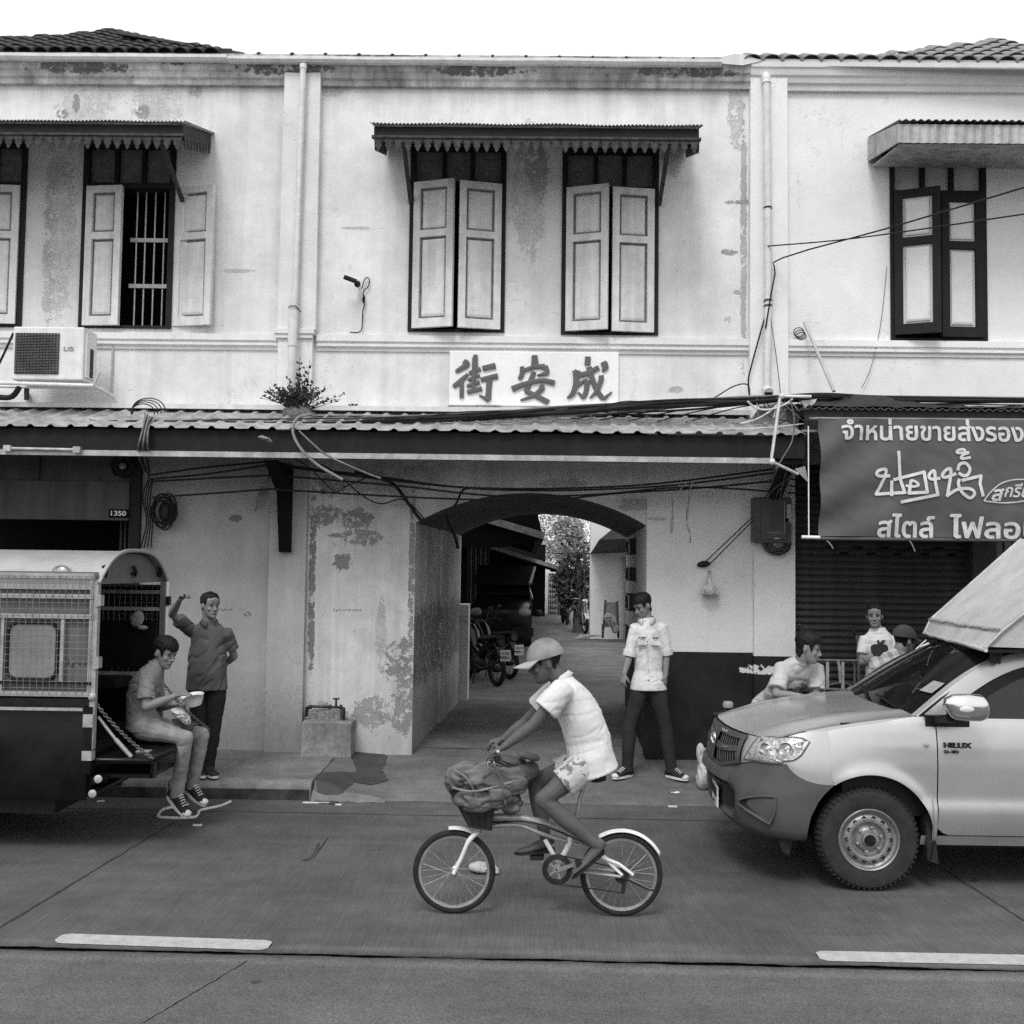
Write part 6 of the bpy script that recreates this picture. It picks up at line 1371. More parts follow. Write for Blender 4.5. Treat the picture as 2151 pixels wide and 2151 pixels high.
# fork, head tube, stem, bars
HD0, HD1 = B(1003, 1738), B(1022, 1660)
for s in (-1, 1):
    MB().tube(spline([FW + V((0, s * .055, 0)), B(970, 1800, s * .055), B(984, 1768, s * .05), HD0 + V((0, s * .04, -.02))], 4), [.013] * 8 + [.016] * 5, 8).obj('fork_blade', m_white, bk, 60)
MB().bar(HD0 + V((0, -.055, -.01)), HD0 + V((0, .055, -.01)), .035, .03).obj('fork_crown', m_frame, bk)
MB().tube([HD0 - V((0, 0, .03)), HD1], .024, 12).obj('head_tube', m_frame, bk, 60)
ST = B(1046, 1582); MB().tube([HD1, ST], .016, 10).obj('handlepost', m_alloy, bk, 60)
hbar = MB().tube(spline([B(1052, 1560, .28), ST + V((-.01, .2, .015)), ST, ST + V((-.01, -.2, .0)), B(1046, 1578, -.28)], 4), .011, 8).obj('handlebar', m_alloy, bk, 60)
for s in (-1, 1): MB().tube([ST + V((-.0, s * .19, .008)), ST + V((.0, s * .30, .008))], .016, 10).obj('grip', m_rubber, hbar, 60)
for s in (-1, 1): MB().tube([ST + V((-.02, s * .18, -.01)), ST + V((-.06, s * .2, -.03)), ST + V((-.05, s * .28, -.035))], .006, 6).obj('brake_lever', m_alloy, hbar, 60)
# beam frame, seat tube, stays
BB = B(1170, 1822)
beam = [HD0 + V((.01, 0, .06)), B(1080, 1717), B(1130, 1726), B(1180, 1742), B(1238, 1772)]
MB().tube(spline(beam, 5), [.024] * 11 + [.026] * 10, 10).obj('main_beam', m_frame, bk, 60); MB().tube(spline([HD0 + V((.015, 0, .0)), B(1085, 1733), B(1140, 1752), B(1215, 1775)], 5), .014, 8).obj('lower_tube', m_frame, bk, 60)
SEAT = B(1228, 1634); sp = B(1205, 1720)
MB().tube([BB, B(1197, 1770), sp], .018, 10).obj('seat_tube', m_white, bk, 60); MB().tube([B(1203, 1736), SEAT + V((0, 0, -.03))], .013, 10).obj('seat_post', m_alloy, bk, 60)
MB().tube([B(1145, 1764), B(1172, 1812)], .015, 8).obj('down_strut', m_white, bk, 60)
for s in (-1, 1):
    MB().tube([BB + V((.02, s * .035, 0)), RW + V((-.01, s * .058, 0))], .010, 8).obj('chain_stay', m_frame, bk, 60); MB().tube([B(1232, 1768, s * .03), RW + V((0, s * .058, .01))], .010, 8).obj('seat_stay', m_white, bk, 60)
MB().lathe([(.03, -.035), (.032, 0), (.03, .035)], BB, (0, 1, 0), 16, True).obj('bottom_bracket', m_frame, bk, 50)
ring_ = MB().lathe([(.088, -.042), (.094, -.044), (.094, -.048), (.088, -.05), (.06, -.049), (.06, -.043)], BB, (0, 1, 0), 36).obj('chainring', m_iron, bk, 50)
for k in range(5): a = 2 * pi * k / 5; MB().bar(BB + V((0, -.046, 0)), BB + V((.085 * cos(a), -.046, .085 * sin(a))), .014, .004, (0, 1, 0)).obj('spider_arm', m_alloy, ring_)
PD = {-1: B(1224, 1812, -.1), 1: B(1128, 1800, .1)}
for s in (-1, 1):
    q = PD[s]; MB().bar(BB + V((0, s * .06, 0)), V((q.x, BY + s * .07, q.z)), .022, .014, (0, 1, 0)).obj('crank', m_alloy, bk); pd = MB().box((q.x - .045, q.y - .04 if s > 0 else q.y - .05, q.z - .012), (q.x + .045, q.y + .04, q.z + .012)).obj('pedal', m_rubber, bk)
MB().tube([BB + V((0, -.046, .09)), RW + V((0, -.046, .045))], .004, 5).obj('chain', m_iron, bk, 60); MB().tube([BB + V((0, -.046, -.09)), B(1255, 1868, -.046), B(1308, 1876, -.046)], .004, 5).obj('chain', m_iron, bk, 60)
MB().lathe([(.02, -.05), (.045, -.048), (.045, -.04), (.02, -.03)], RW, (0, 1, 0), 20).obj('sprocket', m_iron, bk, 50)
MB().tube([RW + V((0, -.06, 0)), B(1312, 1850, -.06), B(1308, 1876, -.055)], .012, 8).obj('derailleur', m_iron, bk, 60)
# saddle
mb = MB(); eloft(mb, [(SEAT + V((-.15, 0, .0)), (0, 1, 0), .02, .014), (SEAT + V((-.1, 0, .004)), (0, 1, 0), .03, .02), (SEAT + V((.0, 0, .0)), (0, 1, 0), .045, .026), (SEAT + V((.08, 0, .008)), (0, 1, 0), .085, .032), (SEAT + V((.13, 0, .012)), (0, 1, 0), .07, .022)], 16); mb.obj('saddle', m_rubber, bk, 60)
# mudguards: strip arcs over the wheels
def guard(c, a0, a1, r, name='mudguard'):
    rows = []
    for k in range(25):
        a = R(lerp(a0, a1, k / 24)); d = V((cos(a), 0, sin(a))); rows.append([c + d * (r - .014 * abs(y) / .03) + V((0, y, 0)) for y in (-.03, -.02, 0, .02, .03)])
    o = MB().grid(rows).obj(name, m_white, bk, 50); solid(o, [('SOLIDIFY', dict(thickness=.004))]); return o
guard(RW, 28, 122, RB + .022); guard(FW, 66, 98, RB + .022)
MB().tube([RW + V((0, .06, 0)), RW + V(((RB + .02) * cos(R(40)), .03, (RB + .02) * sin(R(40))))], .004, 6).obj('mudguard_stay', m_steel, bk, 60)
# carrier over the rear wheel
for s in (-1, 1): MB().tube([B(1236, 1790, s * .05), B(1300, 1815, s * .06), B(1330, 1838, s * .06)], .011, 8).obj('carrier_rail', m_white, bk, 60)
MB().tube([RW + V((0, -.07, .0)), B(1360, 1868, -.07), B(1378, 1872, -.07)], .006, 6).obj('rear_stay', m_iron, bk, 60)
for s in (-1, 1): MB().tube(spline([ST + V((-.02, s * .12, 0)), HD1 + V((-.07, s * .04, .06)), HD0 + V((.02, s * .02, .05)), B(1120, 1728, s * .03), B(1238, 1775, s * .03)], 6), .0035, 5).obj('brake_cable', m_cable, bk, 60)
# --- basket and cloth bundle carried on the bars: things of their own
bs = thing('basket', 'dark wire basket hanging at the front of the bicycle under the bundle', 'basket', B(1000, 1700))
tp, bt = B(1010, 1650), B(1016, 1735)
r0 = [(tp + V((-.185, -.15, .0))), tp + V((.10, -.15, -.0)), tp + V((.10, .15, 0)), tp + V((-.185, .15, 0))]; r1 = [bt + V((-.09, -.09, .02)), bt + V((.05, -.09, .0)), bt + V((.05, .09, 0)), bt + V((-.09, .09, .02))]
shell = MB(); shell.grid([[a.lerp(b, t) for a, b in zip(r0, r1)] for t in (0, .5, 1)], True).add(r1, [(0, 1, 2, 3)]); shell.obj('liner', mat('dark_basket', .03, .8, .3, 12, .1, 100, .4, 60), bs)
for r, nm in ((r0, 'rim'), (r1, 'base_ring')): MB().tube(r + [r[0]], .007, 6).obj(nm, m_iron, bs)
for k in range(4):
    for t in (.0, .25, .5, .75): a, b = r0[k].lerp(r0[(k + 1) % 4], t), r1[k].lerp(r1[(k + 1) % 4], t); MB().tube([a, b], .004, 5).obj('rib', m_iron, bs)
MB().bar(tp + V((.0, 0, -.12)), HD1 + V((0, 0, .02)), .03, .02).obj('mount', m_iron, bs)
def lump(name, parts, m, parent, vox=.012, wr=.0055, wsc=9, seed=3, stretch=(1, 1, 1.6), **kw):
    mb = MB()
    for c, r, rot in parts: mb.ell(c, r, Matrix.Rotation(rot, 3, 'Y'), 14, 9)
    o = remesh(name, mb, m, parent, vox, 2, wr, wsc, seed, stretch, None, 2.4, 0, .8); return tag(o, **kw)
m_bag = cloth('canvas_bundle', .13, var=.5)
lump('cloth_bundle', [(B(1000, 1632, -.02), (.185, .19, .10), .12), (B(962, 1640), (.085, .15, .085), .4), (B(1045, 1655, -.04), (.13, .18, .13), -.2), (B(1000, 1672, -.04), (.16, .17, .09), .1), (B(1085, 1640, -.02), (.08, .12, .09), .3), (B(1075, 1690, -.03), (.06, .1, .07), .6)], m_bag, None, .010, .020, 9, 4, (.7, 1, 1.9), label='bulging folded canvas bundle piled in the bicycle basket', cat='bundle')
m_sack = cloth('dark_sack', .085, var=.3)
lump('cloth_bag', [(B(1075, 1600, .06), (.12, .1, .035), .2), (B(1110, 1588, .0), (.08, .07, .02), .25), (B(1100, 1622, .05), (.11, .10, .07), -.2)], m_sack, None, .011, .014, 6, 9, label='soft dark cloth bag draped behind the handlebar before the rider', cat='bag')
for k, (a, b, c) in enumerate((((955, 1618), (985, 1640), (1010, 1700)), ((1025, 1600), (1050, 1630), (1062, 1690)), ((950, 1655), (1000, 1662), (1085, 1640)))): MB().tube(spline([B(*a, -.17), B(*b, -.215), B(*c, -.18)], 6), .007, 6).obj('strap', m_cable_grey if k < 2 else m_cloth_scrap, bpy.data.objects['cloth_bundle'], 60)
# --- the rider
Y = BY
J = JJ(pel=(1240, 1586, Y), chest=(1206, 1480, Y), neck=(1178, 1428, Y), head=(1147, 1390, Y), sh0=(1178, 1452, Y - .18), el0=(1118, 1524, Y - .22), wr0=(1060, 1568, Y - .24), sh1=(1166, 1450, Y + .18), el1=(1102, 1518, Y + .24), wr1=(1058, 1552, Y + .24),
       hip0=(1236, 1602, Y - .1), hip1=(1234, 1602, Y + .1), kn0=(1140, 1680, Y - .14), kn1=(1124, 1642, Y + .12), an0=(1254, 1776, Y - .12), an1=(1146, 1762, Y + .11))
J['bend'] = V((.025, 0, .01))
def patt(t, c):
    b = t.rng(t.noise(20, 3, .6), .53, .62); return t.mix(b, c, .16)
m_rs = cloth('pale_shirt', .60, var=.08)
pr, T, M3 = person('man in cap, pale shirt and patterned shorts riding the bicycle', J, (-.96, .0, -.28), (-.28, 0, .96), 1.06, skin=m_skin_dark, shirt=m_rs, trousers=cloth('patterned_shorts', .48, patt=patt), sleeve=.55, sleevew=.074, shirt_hem=.11, shorts=.56, build=1.1, belly=.02, fold=(.3, 11, (.25, .5, 1.0)), cr=1.1, base=V((B(1240, 1920).x, BY, 0)),
       hairkw=dict(front=.03, side=-.02, back=-.06, puff=1.0, thick=.004, seed=41), barefoot=True, toes=[(-.75, 0, -.55), (-.95, 0, -.1)], wr=.0055,
       hands=[(J['wr0'], (-.85, .05, -.45), (-.2, 0, -1), (0, 1, .2), .75, 1.02), (J['wr1'], (-.95, -.05, -.2), (-.1, 0, -1), (0, -1, .2), .75, 1.02)])
mcap = cloth('worn_cap', .2, var=.35); cap(T, pr, mcap, cloth('pale_brim', .34), .088, 1.1, 0, .026)
collar_of(pr, J['neck'] + V((.005, 0, .005)), (-.8, 0, -.5), m_rs, .07, .028, .6, (-.5, 0, .86))
for an, tv in ((J['an0'], V((-.72, 0, -.6))), (J['an1'], V((-.95, 0, -.1)))):
    q = an + tv.normalized() * .05 - V((0, 0, .075)); MB().prism([an + tv.normalized() * d + V((0, w, -.082 + .0 * d)) for d, w in ((-.06, -.035), (.06, -.045), (.16, -.04), (.2, 0), (.16, .04), (.06, .045), (-.06, .035))], (0, 0, .016)).obj('sandal', m_rubber, pr)
# ================================================================== things on the street front
# --- name sign with three raised brush characters
SG = [P(*q, DW - .02) for q in ((943, 852), (1299, 856), (1299, 741), (944, 735))]
sx0, sx1, sz0, sz1 = SG[0].x, SG[1].x, SG[0].z, SG[2].z
m_signb = plaster('sign_enamel', .85, .05, None, 0, [], spots=.08, blot=.05); m_char = mat('raised_character', .11, .7, .12, 8, .12, 140, .3, 60)
sgn_ = thing('name_sign', 'white oblong sign with three raised Chinese characters above the awning', 'sign', ((sx0 + sx1) / 2, DW - .05, sz0))
bmx = MB().box((sx0, DW - .045, sz0), (sx1, DW - .002, sz1)); bo = bmx.obj('board', m_signb, sgn_); solid(bo, [('BEVEL', dict(width=.012, segments=3))])
MB().box((sx0 - .01, DW - .03, sz0 - .018), (sx1 + .01, DW - .002, sz0 - .001)).obj('ledge', m_trim_l, sgn_)
for a, b in ((950, 1076), (1104, 1292)): MB().box((P(a, 738, DW).x, DW - .014, P(a, 738, DW).z), (P(b, 738, DW).x, DW - .001, P(a, 727, DW).z)).obj('shadow_dirt_strip', m_zinc_dark, sgn_)  # dark strips stand for the shadow band above the board, with dirt
def SQ(x, y): return P(930 + x * 380 / 1932, 720 + y * 380 / 1932, DW - .046)
def brush(name, strokes):
    mb = MB()
    for n_s, (pts, ws) in enumerate(strokes):
        c = [SQ(*p) for p in pts]; k = 380 / 1932 / 196.4; sm = spline(c, 5) if len(c) > 2 else [c[0].lerp(c[1], t / 6) for t in range(7)]; m_ = len(sm); L, Rr = [], []
        for i, p in enumerate(sm):
            d = sm[min(i + 1, m_ - 1)] - sm[max(i - 1, 0)]; d.y = 0; d.normalize(); n = V((-d.z, 0, d.x)); u = i / (m_ - 1) * (len(ws) - 1); a = int(min(u, len(ws) - 2)); w = lerp(ws[a], ws[a + 1], u - a) * k / 2
            L.append(p + n * w); Rr.append(p - n * w)
        out = L + Rr[::-1]; h = .016 + .0016 * (n_s % 5); n_ = len(L)
        top = [[q + V((0, -h, 0)) for q in L], [q + V((0, -h - .004, 0)) for q in sm], [q + V((0, -h, 0)) for q in Rr]]
        base = [[q + V((0, .003, 0)) for q in L]]; rows = base + top + [[q + V((0, .003, 0)) for q in Rr]]; mb.grid(rows)
        for e in (0, -1): mb.add([r[e] for r in rows], [tuple(range(len(rows)))])
    return mb.obj(name, m_char, sgn_)
brush('character', [([(225, 195), (255, 235), (140, 310)], [50, 70, 34]), ([(270, 335), (205, 395), (115, 470)], [30, 50, 44]), ([(203, 400), (202, 590)], [46, 46]),
    ([(350, 130), (345, 250)], [44, 62]), ([(345, 165), (335, 330), (330, 500)], [60, 50, 44]), ([(280, 325), (405, 280)], [38, 46]), ([(270, 400), (395, 345)], [32, 40]), ([(258, 465), (395, 420)], [32, 44]), ([(262, 530), (420, 490)], [44, 46]),
    ([(425, 275), (565, 245)], [52, 60]), ([(405, 395), (590, 355)], [46, 60]), ([(500, 390), (490, 520), (485, 610)], [66, 60, 64]), ([(495, 615), (390, 560)], [50, 14])])
brush('character', [([(980, 135), (985, 240)], [60, 84]), ([(845, 255), (850, 320), (820, 390)], [44, 56, 40]), ([(830, 310), (980, 260), (1090, 255)], [44, 40, 60]), ([(1090, 250), (1110, 320), (1010, 350)], [56, 56, 12]),
    ([(740, 495), (900, 435), (1060, 405), (1195, 430)], [64, 48, 46, 56]), ([(975, 310), (925, 440), (890, 520)], [52, 54, 56]), ([(885, 515), (1000, 570), (1130, 640)], [46, 54, 60]), ([(1040, 455), (1060, 490), (960, 570), (830, 615)], [44, 60, 40, 18])])
brush('character', [([(1550, 150), (1545, 240)], [60, 64]), ([(1560, 260), (1600, 400), (1660, 530), (1715, 600)], [62, 60, 54, 50]), ([(1715, 605), (1805, 525)], [46, 12]), ([(1400, 310), (1500, 340), (1665, 265)], [60, 54, 50]), ([(1425, 300), (1425, 420), (1390, 540), (1330, 590)], [80, 64, 56, 20]),
    ([(1440, 460), (1500, 415), (1545, 400)], [42, 36, 44]), ([(1545, 400), (1530, 520), (1500, 590)], [60, 54, 46]), ([(1505, 590), (1445, 530)], [44, 14]), ([(1690, 350), (1690, 400), (1640, 520), (1570, 590)], [50, 56, 44, 12]), ([(1715, 205), (1735, 260), (1705, 305)], [62, 74, 20])])
m_rough = mat('rough_brick', .2, .9, .45, 30, .2, 90, 1.0, 40)
for a, b, lb in (((1002, 851), (1048, 870), 'dark crumbling brick bracket under the left half of the name sign'), ((1187, 852), (1236, 863), 'pale crumbling brick bracket under the right half of the name sign')):
    p, q = P(*a, DW - .08), P(*b, DW - .08); mb = MB(); mb.box((p.x, DW - .10, q.z), (q.x, DW + .0, p.z - .012)); o = mb.obj('brick_bracket', m_rough if a[0] < 1100 else m_trim_l, None); tag(o, lb, 'bracket')
    solid(o, [('SUBSURF', dict(levels=4, render_levels=4, subdivision_type='SIMPLE'))]); 
    for v in o.data.vertices: v.co += V((mnoise.noise(v.co * 30), mnoise.noise(v.co * 30 + V((3, 3, 3))), mnoise.noise(v.co * 30 + V((7, 1, 2))))) * .018
    o.data.update()

# --- rain pipes
def pipe(label, segs, r, m, group=None):
    t_ = thing('downpipe', label, 'pipe', segs[0][0], group)
    for a, b in segs: MB().tube([a, b], r, 12).obj('pipe_length', m, t_, 60)
    return t_
YP = DW - .17
a, b, c, d, e = P(637, 145, YP), P(620, 620, YP), P(617, 660, YP), P(614, 728, YP - .03), P(610, 850, YP - .03)
pp = pipe('white rain pipe running down the left pilaster, with a wider sleeve', [(a, b)], .034, m_pvc)
MB().tube([a + V((0, .0, .05)), a], .04, 12).obj('pipe_socket', m_pvc, pp, 60); MB().tube([b, c], .041, 12).obj('pipe_socket', m_pvc, pp, 60); MB().tube([c + V((0, -.01, .03)), d], .052, 12).obj('pipe_sleeve', m_pvc, pp, 60); MB().tube([d, e], .046, 12).obj('pipe_length', m_pvc, pp, 60)
MB().tube([c + V((-.05, -.02, .06)), c + V((-.03, -.055, .075)), c + V((.03, -.055, .075)), c + V((.07, .02, .03))], .006, 6).obj('pipe_strap', m_iron, pp)
a, b, c = P(1610, 165, YP), P(1614, 640, YP), P(1610, 822, YP)
pp = pipe('white rain pipe with wire bands down the right pilaster', [(a, b), (b, c)], .04, m_pvc)
MB().tube([a + V((0, .1, .04)), a + V((0, .02, .035)), a + V((0, 0, -.06))], .05, 12).obj('elbow', m_pvc, pp, 60)
MB().tube([c + V((0, 0, .02)), c + V((-.0, -.1, -.03))], .05, 14).obj('outlet', m_pvc, pp, 60); MB().lathe([(.042, 0), (0, .001)], c + V((0, -.101, -.03)), (0, -1, 0), 16).obj('outlet_mouth', m_black, pp)
for py in (437, 632, 643): q = P(1613, py, YP); MB().lathe([(.046, -.008), (.048, 0), (.046, .008)], q, (0, .1, 1), 16).obj('band', m_iron, pp, 60)

# --- air conditioner on its bracket
A = [P(*q, DW - .62) for q in ((20, 797), (172, 798), (178, 687), (32, 683))]
ax0, ax1, az0, az1 = (A[0].x + A[3].x) / 2, (A[1].x + A[2].x) / 2, A[0].z, A[2].z
ac = thing('air_conditioner', 'white outdoor air conditioner with a round grille on a wall bracket', 'air conditioner', ((ax0 + ax1) / 2, DW - .45, az0))
o = MB().box((ax0, DW - .62, az0), (ax1, DW - .28, az1)).obj('casing', m_white, ac); solid(o, [('BEVEL', dict(width=.015, segments=2))])
gx0, gx1 = ax0 + .03, ax0 + (ax1 - ax0) * .66; gz0, gz1 = az0 + .06, az1 - .07; gc = V(((gx0 + gx1) / 2, DW - .62, (gz0 + gz1) / 2)); gr_ = min(gx1 - gx0, gz1 - gz0) / 2
g = MB().box((gx0, DW - .632, gz0), (gx1, DW - .615, gz1)).obj('grille_plate', mat('grille_grey', .055, .5, .2, 12), ac)
MB().lathe([(gr_ * .93, -.012), (gr_ * .96, -.02), (gr_, -.012)], gc + V((0, -.0, 0)), (0, 1, 0), 32).obj('fan_ring', m_iron, g, 60); MB().lathe([(gr_ * .92, 0), (0, .0)], gc + V((0, -.0135, 0)), (0, 1, 0), 32).obj('fan_opening', m_black, g)
for k in range(1, 14):
    x = lerp(gx0, gx1, k / 14); MB().box((x - .0025, DW - .644, gz0), (x + .0025, DW - .638, gz1)).obj('grille_wire', m_iron, g)
for k in range(1, 26): z = lerp(gz0, gz1, k / 26); MB().box((gx0, DW - .642, z - .0015), (gx1, DW - .637, z + .0015)).obj('grille_wire', m_grey, g)
place_text('lettering', 'LG', (P(134, 737, DW - .62).x, DW - .624, P(134, 737, DW - .62).z), (1, 0, 0), (0, 0, 1), .042, .10, m_grey, ac, .02, .003)
MB().box((ax1 - .02, DW - .58, az0 + .04), (ax1 + .02, DW - .34, az1 - .06)).obj('service_cover', m_white, ac); MB().box((ax1 + .018, DW - .5, az0 + .05), (ax1 + .024, DW - .42, az0 + .35)).obj('coil_slot', m_iron, ac)
br1 = P(196, 810, DW - .66); MB().tube([P(-150, 800, DW - .66), br1], .02, 8).tube([br1, P(238, 832, DW - .05)], .018, 8).tube([P(-150, 808, DW - .3), P(215, 816, DW - .3)], .018, 8).obj('bracket_frame', m_white, ac, 60, kind='stuff')
MB().tube([br1 + V((.0, 0, -.01)), br1 + V((.06, .0, .14))], .012, 8).obj('bracket_hook', m_pvc_grey, ac, 60)
MB().bar(P(56, 818, DW - .3), P(56, 833, DW - .02), .05, .08).obj('bracket_leg', m_iron, ac); MB().tube([P(237, 720, DW - .02), P(234, 830, DW - .02)], .012, 6).obj('wall_rail', m_pvc_grey, ac)
MB().tube(spline([P(40, 815, DW - .4), P(20, 835, DW - .3), P(-30, 830, DW - .2)], 6), .03, 8).obj('refrigerant_hose', m_cable, ac, 60); MB().tube(spline([P(28, 700, DW - .45), P(5, 750, DW - .3), P(-20, 800, DW - .1)], 6), .012, 6).obj('power_lead', m_cable, ac, 60)

# --- security camera and its lead
q = P(748, 594, DW - .1); cc = thing('security_camera', 'small dark security camera on the wall beside the shuttered windows', 'camera', q)
MB().tube([q + V((.01, -.05, .0)), q + V((-.115, -.10, .035))], .026, 10).obj('camera_body', m_iron, cc, 60); MB().ell(q + V((.012, .01, -.01)), (.035, .045, .038), None, 10, 7).obj('camera_mount', m_iron, cc, 60); MB().tube([q + V((.01, -.02, .02)), q + V((.015, .1, .04))], .012, 8).obj('mount_arm', m_white, cc, 60)
MB().tube(spline([P(*p_, DW - .03) for p_ in ((760, 607), (764, 592), (770, 583), (776, 588), (773, 602), (764, 612), (763, 628), (765, 640), (762, 655), (760, 690), (752, 698), (735, 698))], 6), .006, 6).obj('camera_lead', m_cable, cc, 60); MB().ell(P(764, 628, DW - .04), (.018, .02, .045)).obj('connector', m_iron, cc, 60)

# --- plant rooted at the pilaster foot
def weed(label, base, n, h, spread, seed, m, leaf=.03, lean=0):
    rnd = random.Random(seed); t_ = thing('wild_plant', label, 'plant', base); st = MB(); lf = MB()
    for i in range(n):
        a = rnd.uniform(0, 2 * pi); u = rnd.random() ** .6; hh = h * (1 - .55 * u) * rnd.uniform(.55, 1); p0 = base + V((rnd.uniform(-.06, .06), rnd.uniform(-.04, .04), 0)); tip = p0 + V((cos(a) * spread * u + lean * hh, -abs(sin(a)) * spread * .5 * u, hh))
        pts = spline([p0, p0.lerp(tip, .5) + V((0, 0, .12 * hh)), tip], 4); st.tube(pts, [.006 * (1 - .1 * k) for k in range(len(pts))], 4)
        for k in range(int(10 + 14 * hh / h)):
            t = rnd.uniform(.25, 1); q = pts[0].lerp(pts[-1], t) if t > .98 else pts[int(t * (len(pts) - 1))]; d = V((rnd.uniform(-1, 1), rnd.uniform(-1, .4), rnd.uniform(-.1, 1))).normalized(); s_ = d.cross(V((rnd.uniform(-1, 1), rnd.uniform(-1, 1), rnd.uniform(-1, 1)))).normalized() * leaf * .28; L = leaf * rnd.uniform(.6, 1.3)
            lf.add([q, q + d * L * .5 + s_, q + d * L, q + d * L * .5 - s_], [(0, 1, 2, 3)])
    st.obj('stem', m_bark, t_, kind='stuff'); lf.obj('leaf', m, t_, kind='stuff'); return t_
weed('wild shrub sprouting from the awning edge at the foot of the left pilaster', P(626, 868, DW - .35), 60, .42, .5, 3, m_foliage_dark, .042)
weed('tall seeding weed stem rising in front of the left pilaster', P(630, 860, DW - .3), 10, .74, .09, 5, m_foliage_dark, .042, .02)
MB().ell(P(625, 868, DW - .33), (.16, .12, .1), None, 16, 8).obj('earth_mound', m_rough, None, 40, label='clump of earth and rubble the wild shrub grows from', cat='earth')
weed('tiny tuft of weed on the ledge left of the name sign', P(742, 866, DW - .1), 8, .14, .05, 9, m_foliage_dark, .03)

# --- house number, tube lamp, round speaker
q0, q1 = P(228, 1087, DW - .09), P(269, 1070, DW - .09); hn = thing('house_number', 'small black plate with white digits by the shop door', 'sign', q0)
MB().box((q0.x, DW - .085, q0.z), (q1.x, DW - .071, q1.z)).obj('plate', m_black, hn); place_text('lettering', '1350', (q0.x + .022, DW - .086, q0.z + .018), (1, 0, 0), (0, 0, 1), (q1.z - q0.z) * .62, (q1.x - q0.x) * .8, m_white, hn, .03, .003)
q0, q1 = P(17, 942, YA - .05), P(163, 945, YA - .05); tl = thing('tube_lamp', 'unlit fluorescent tube fixed along the awning edge', 'lamp', q0)
MB().tube([q0, q1], .016, 10).obj('tube', m_zinc, tl, 60)
for q in (q0, q1): MB().box((q.x - .035, YA - .08, q.z - .03), (q.x + .035, YA - .031, q.z + .03)).obj('lamp_holder', m_zinc, tl)
c = P(258, 979, DW - .06); sp_ = thing('round_fan', 'octagonal dark wall fan with a pale boss under the awning', 'fan', c)
MB().lathe([(.13, .05), (.135, -.0), (.12, -.02), (.11, .0), (.07, .01)], c, (0, 1, 0), 8).obj('fan_frame', m_iron, sp_); MB().lathe([(.10, .03), (0, .03)], c, (0, 1, 0), 24).obj('fan_back', m_black, sp_); MB().ell(c, (.04, .03, .04)).obj('fan_boss', m_grey, sp_, 60)
for k in range(8): a = 2 * pi * k / 8; MB().bar(c + V((.035 * cos(a), 0, .035 * sin(a))), c + V((.12 * cos(a), 0, .12 * sin(a))), .012, .006, (0, 1, 0)).obj('fan_spoke', m_iron, sp_)

# --- tap with its concrete block
b0, b1 = P(636, 1568, DW - .18), P(742, 1514, DW - .18); o = MB().box((b0.x, DW - .28, .15), (b1.x, DW - .001, b1.z)).obj('concrete_block', concrete('block_concrete', .2, blot=.3, agg=.25, sc=4), None); tag(o, 'low square concrete block against the peeling wall under the tap', 'block'); solid(o, [('BEVEL', dict(width=.02, segments=3))])
tp_ = thing('water_tap', 'old iron water tap and pipes above the concrete block', 'tap', P(690, 1480, DW - .1)); z_ = P(690, 1484, DW - .12).z
MB().tube([P(643, 1505, DW - .1), P(645, 1487, DW - .1), P(652, 1484, DW - .12)], .018, 8).tube([P(652, 1484, DW - .12), P(718, 1486, DW - .12)], .014, 8).obj('pipe_run', m_iron, tp_, 60, kind='stuff'); MB().tube([P(716, 1486, DW - .12), P(722, 1488, DW - .16), P(722, 1512, DW - .16)], .018, 8).obj('spout', m_iron, tp_, 60)
MB().tube([P(706, 1486, DW - .12), P(706, 1470, DW - .12)], .011, 8).obj('valve_stem', m_iron, tp_); MB().bar(P(700, 1468, DW - .12), P(713, 1468, DW - .12), .02, .016).obj('handle', m_iron, tp_); MB().lathe([(.03, -.05), (.034, 0), (.02, .03), (.03, .05)], P(677, 1480, DW - .12), (1, 0, 0), 10, True).obj('meter_body', m_zinc_dark, tp_, 50)
for px in (652, 693, 716): MB().lathe([(.024, -.014), (.024, .014)], P(px, 1485, DW - .12), (1, 0, 0), 8, True).obj('coupling', m_iron, tp_)
b2 = P(655, 1512, DW - .1); MB().box((P(655, 1512, DW - .1).x, DW - .16, P(655, 1512, DW - .1).z), (P(716, 1498, DW - .1).x, DW - .001, P(700, 1492, DW - .1).z)).obj('brick_support', m_rough, tp_)

# --- meter box on the right pier with its coil of cable
q0, q1 = P(1582, 1140, DW - .2), P(1660, 1046, DW - .2); mbx = thing('meter_box', 'dark steel junction box on the right pier with a coil of cable under it', 'meter box', q0)
o = MB().box((q0.x, DW - .26, q0.z), (q1.x, DW - .071, q1.z)).obj('casing', mat('dark_box_paint', .06, .4, .25, 6, .1, 140, .2, 40), mbx); solid(o, [('BEVEL', dict(width=.012, segments=2))])
w_ = q1.x - q0.x; h_ = q1.z - q0.z; MB().box((q0.x + w_ * .17, DW - .275, q0.z + h_ * .08), (q0.x + w_ * .86, DW - .258, q0.z + h_ * .94)).obj('door', MATS['dark_box_paint'], mbx); d_ = [(q0.x + w_ * .33, q0.z + h_ * .22), (q0.x + w_ * .8, q0.z + h_ * .22), (q0.x + w_ * .8, q0.z + h_ * .9)]; MB().tube([(x, DW - .277, z) for x, z in d_], .004, 5).obj('door_edging', m_zinc, mbx)
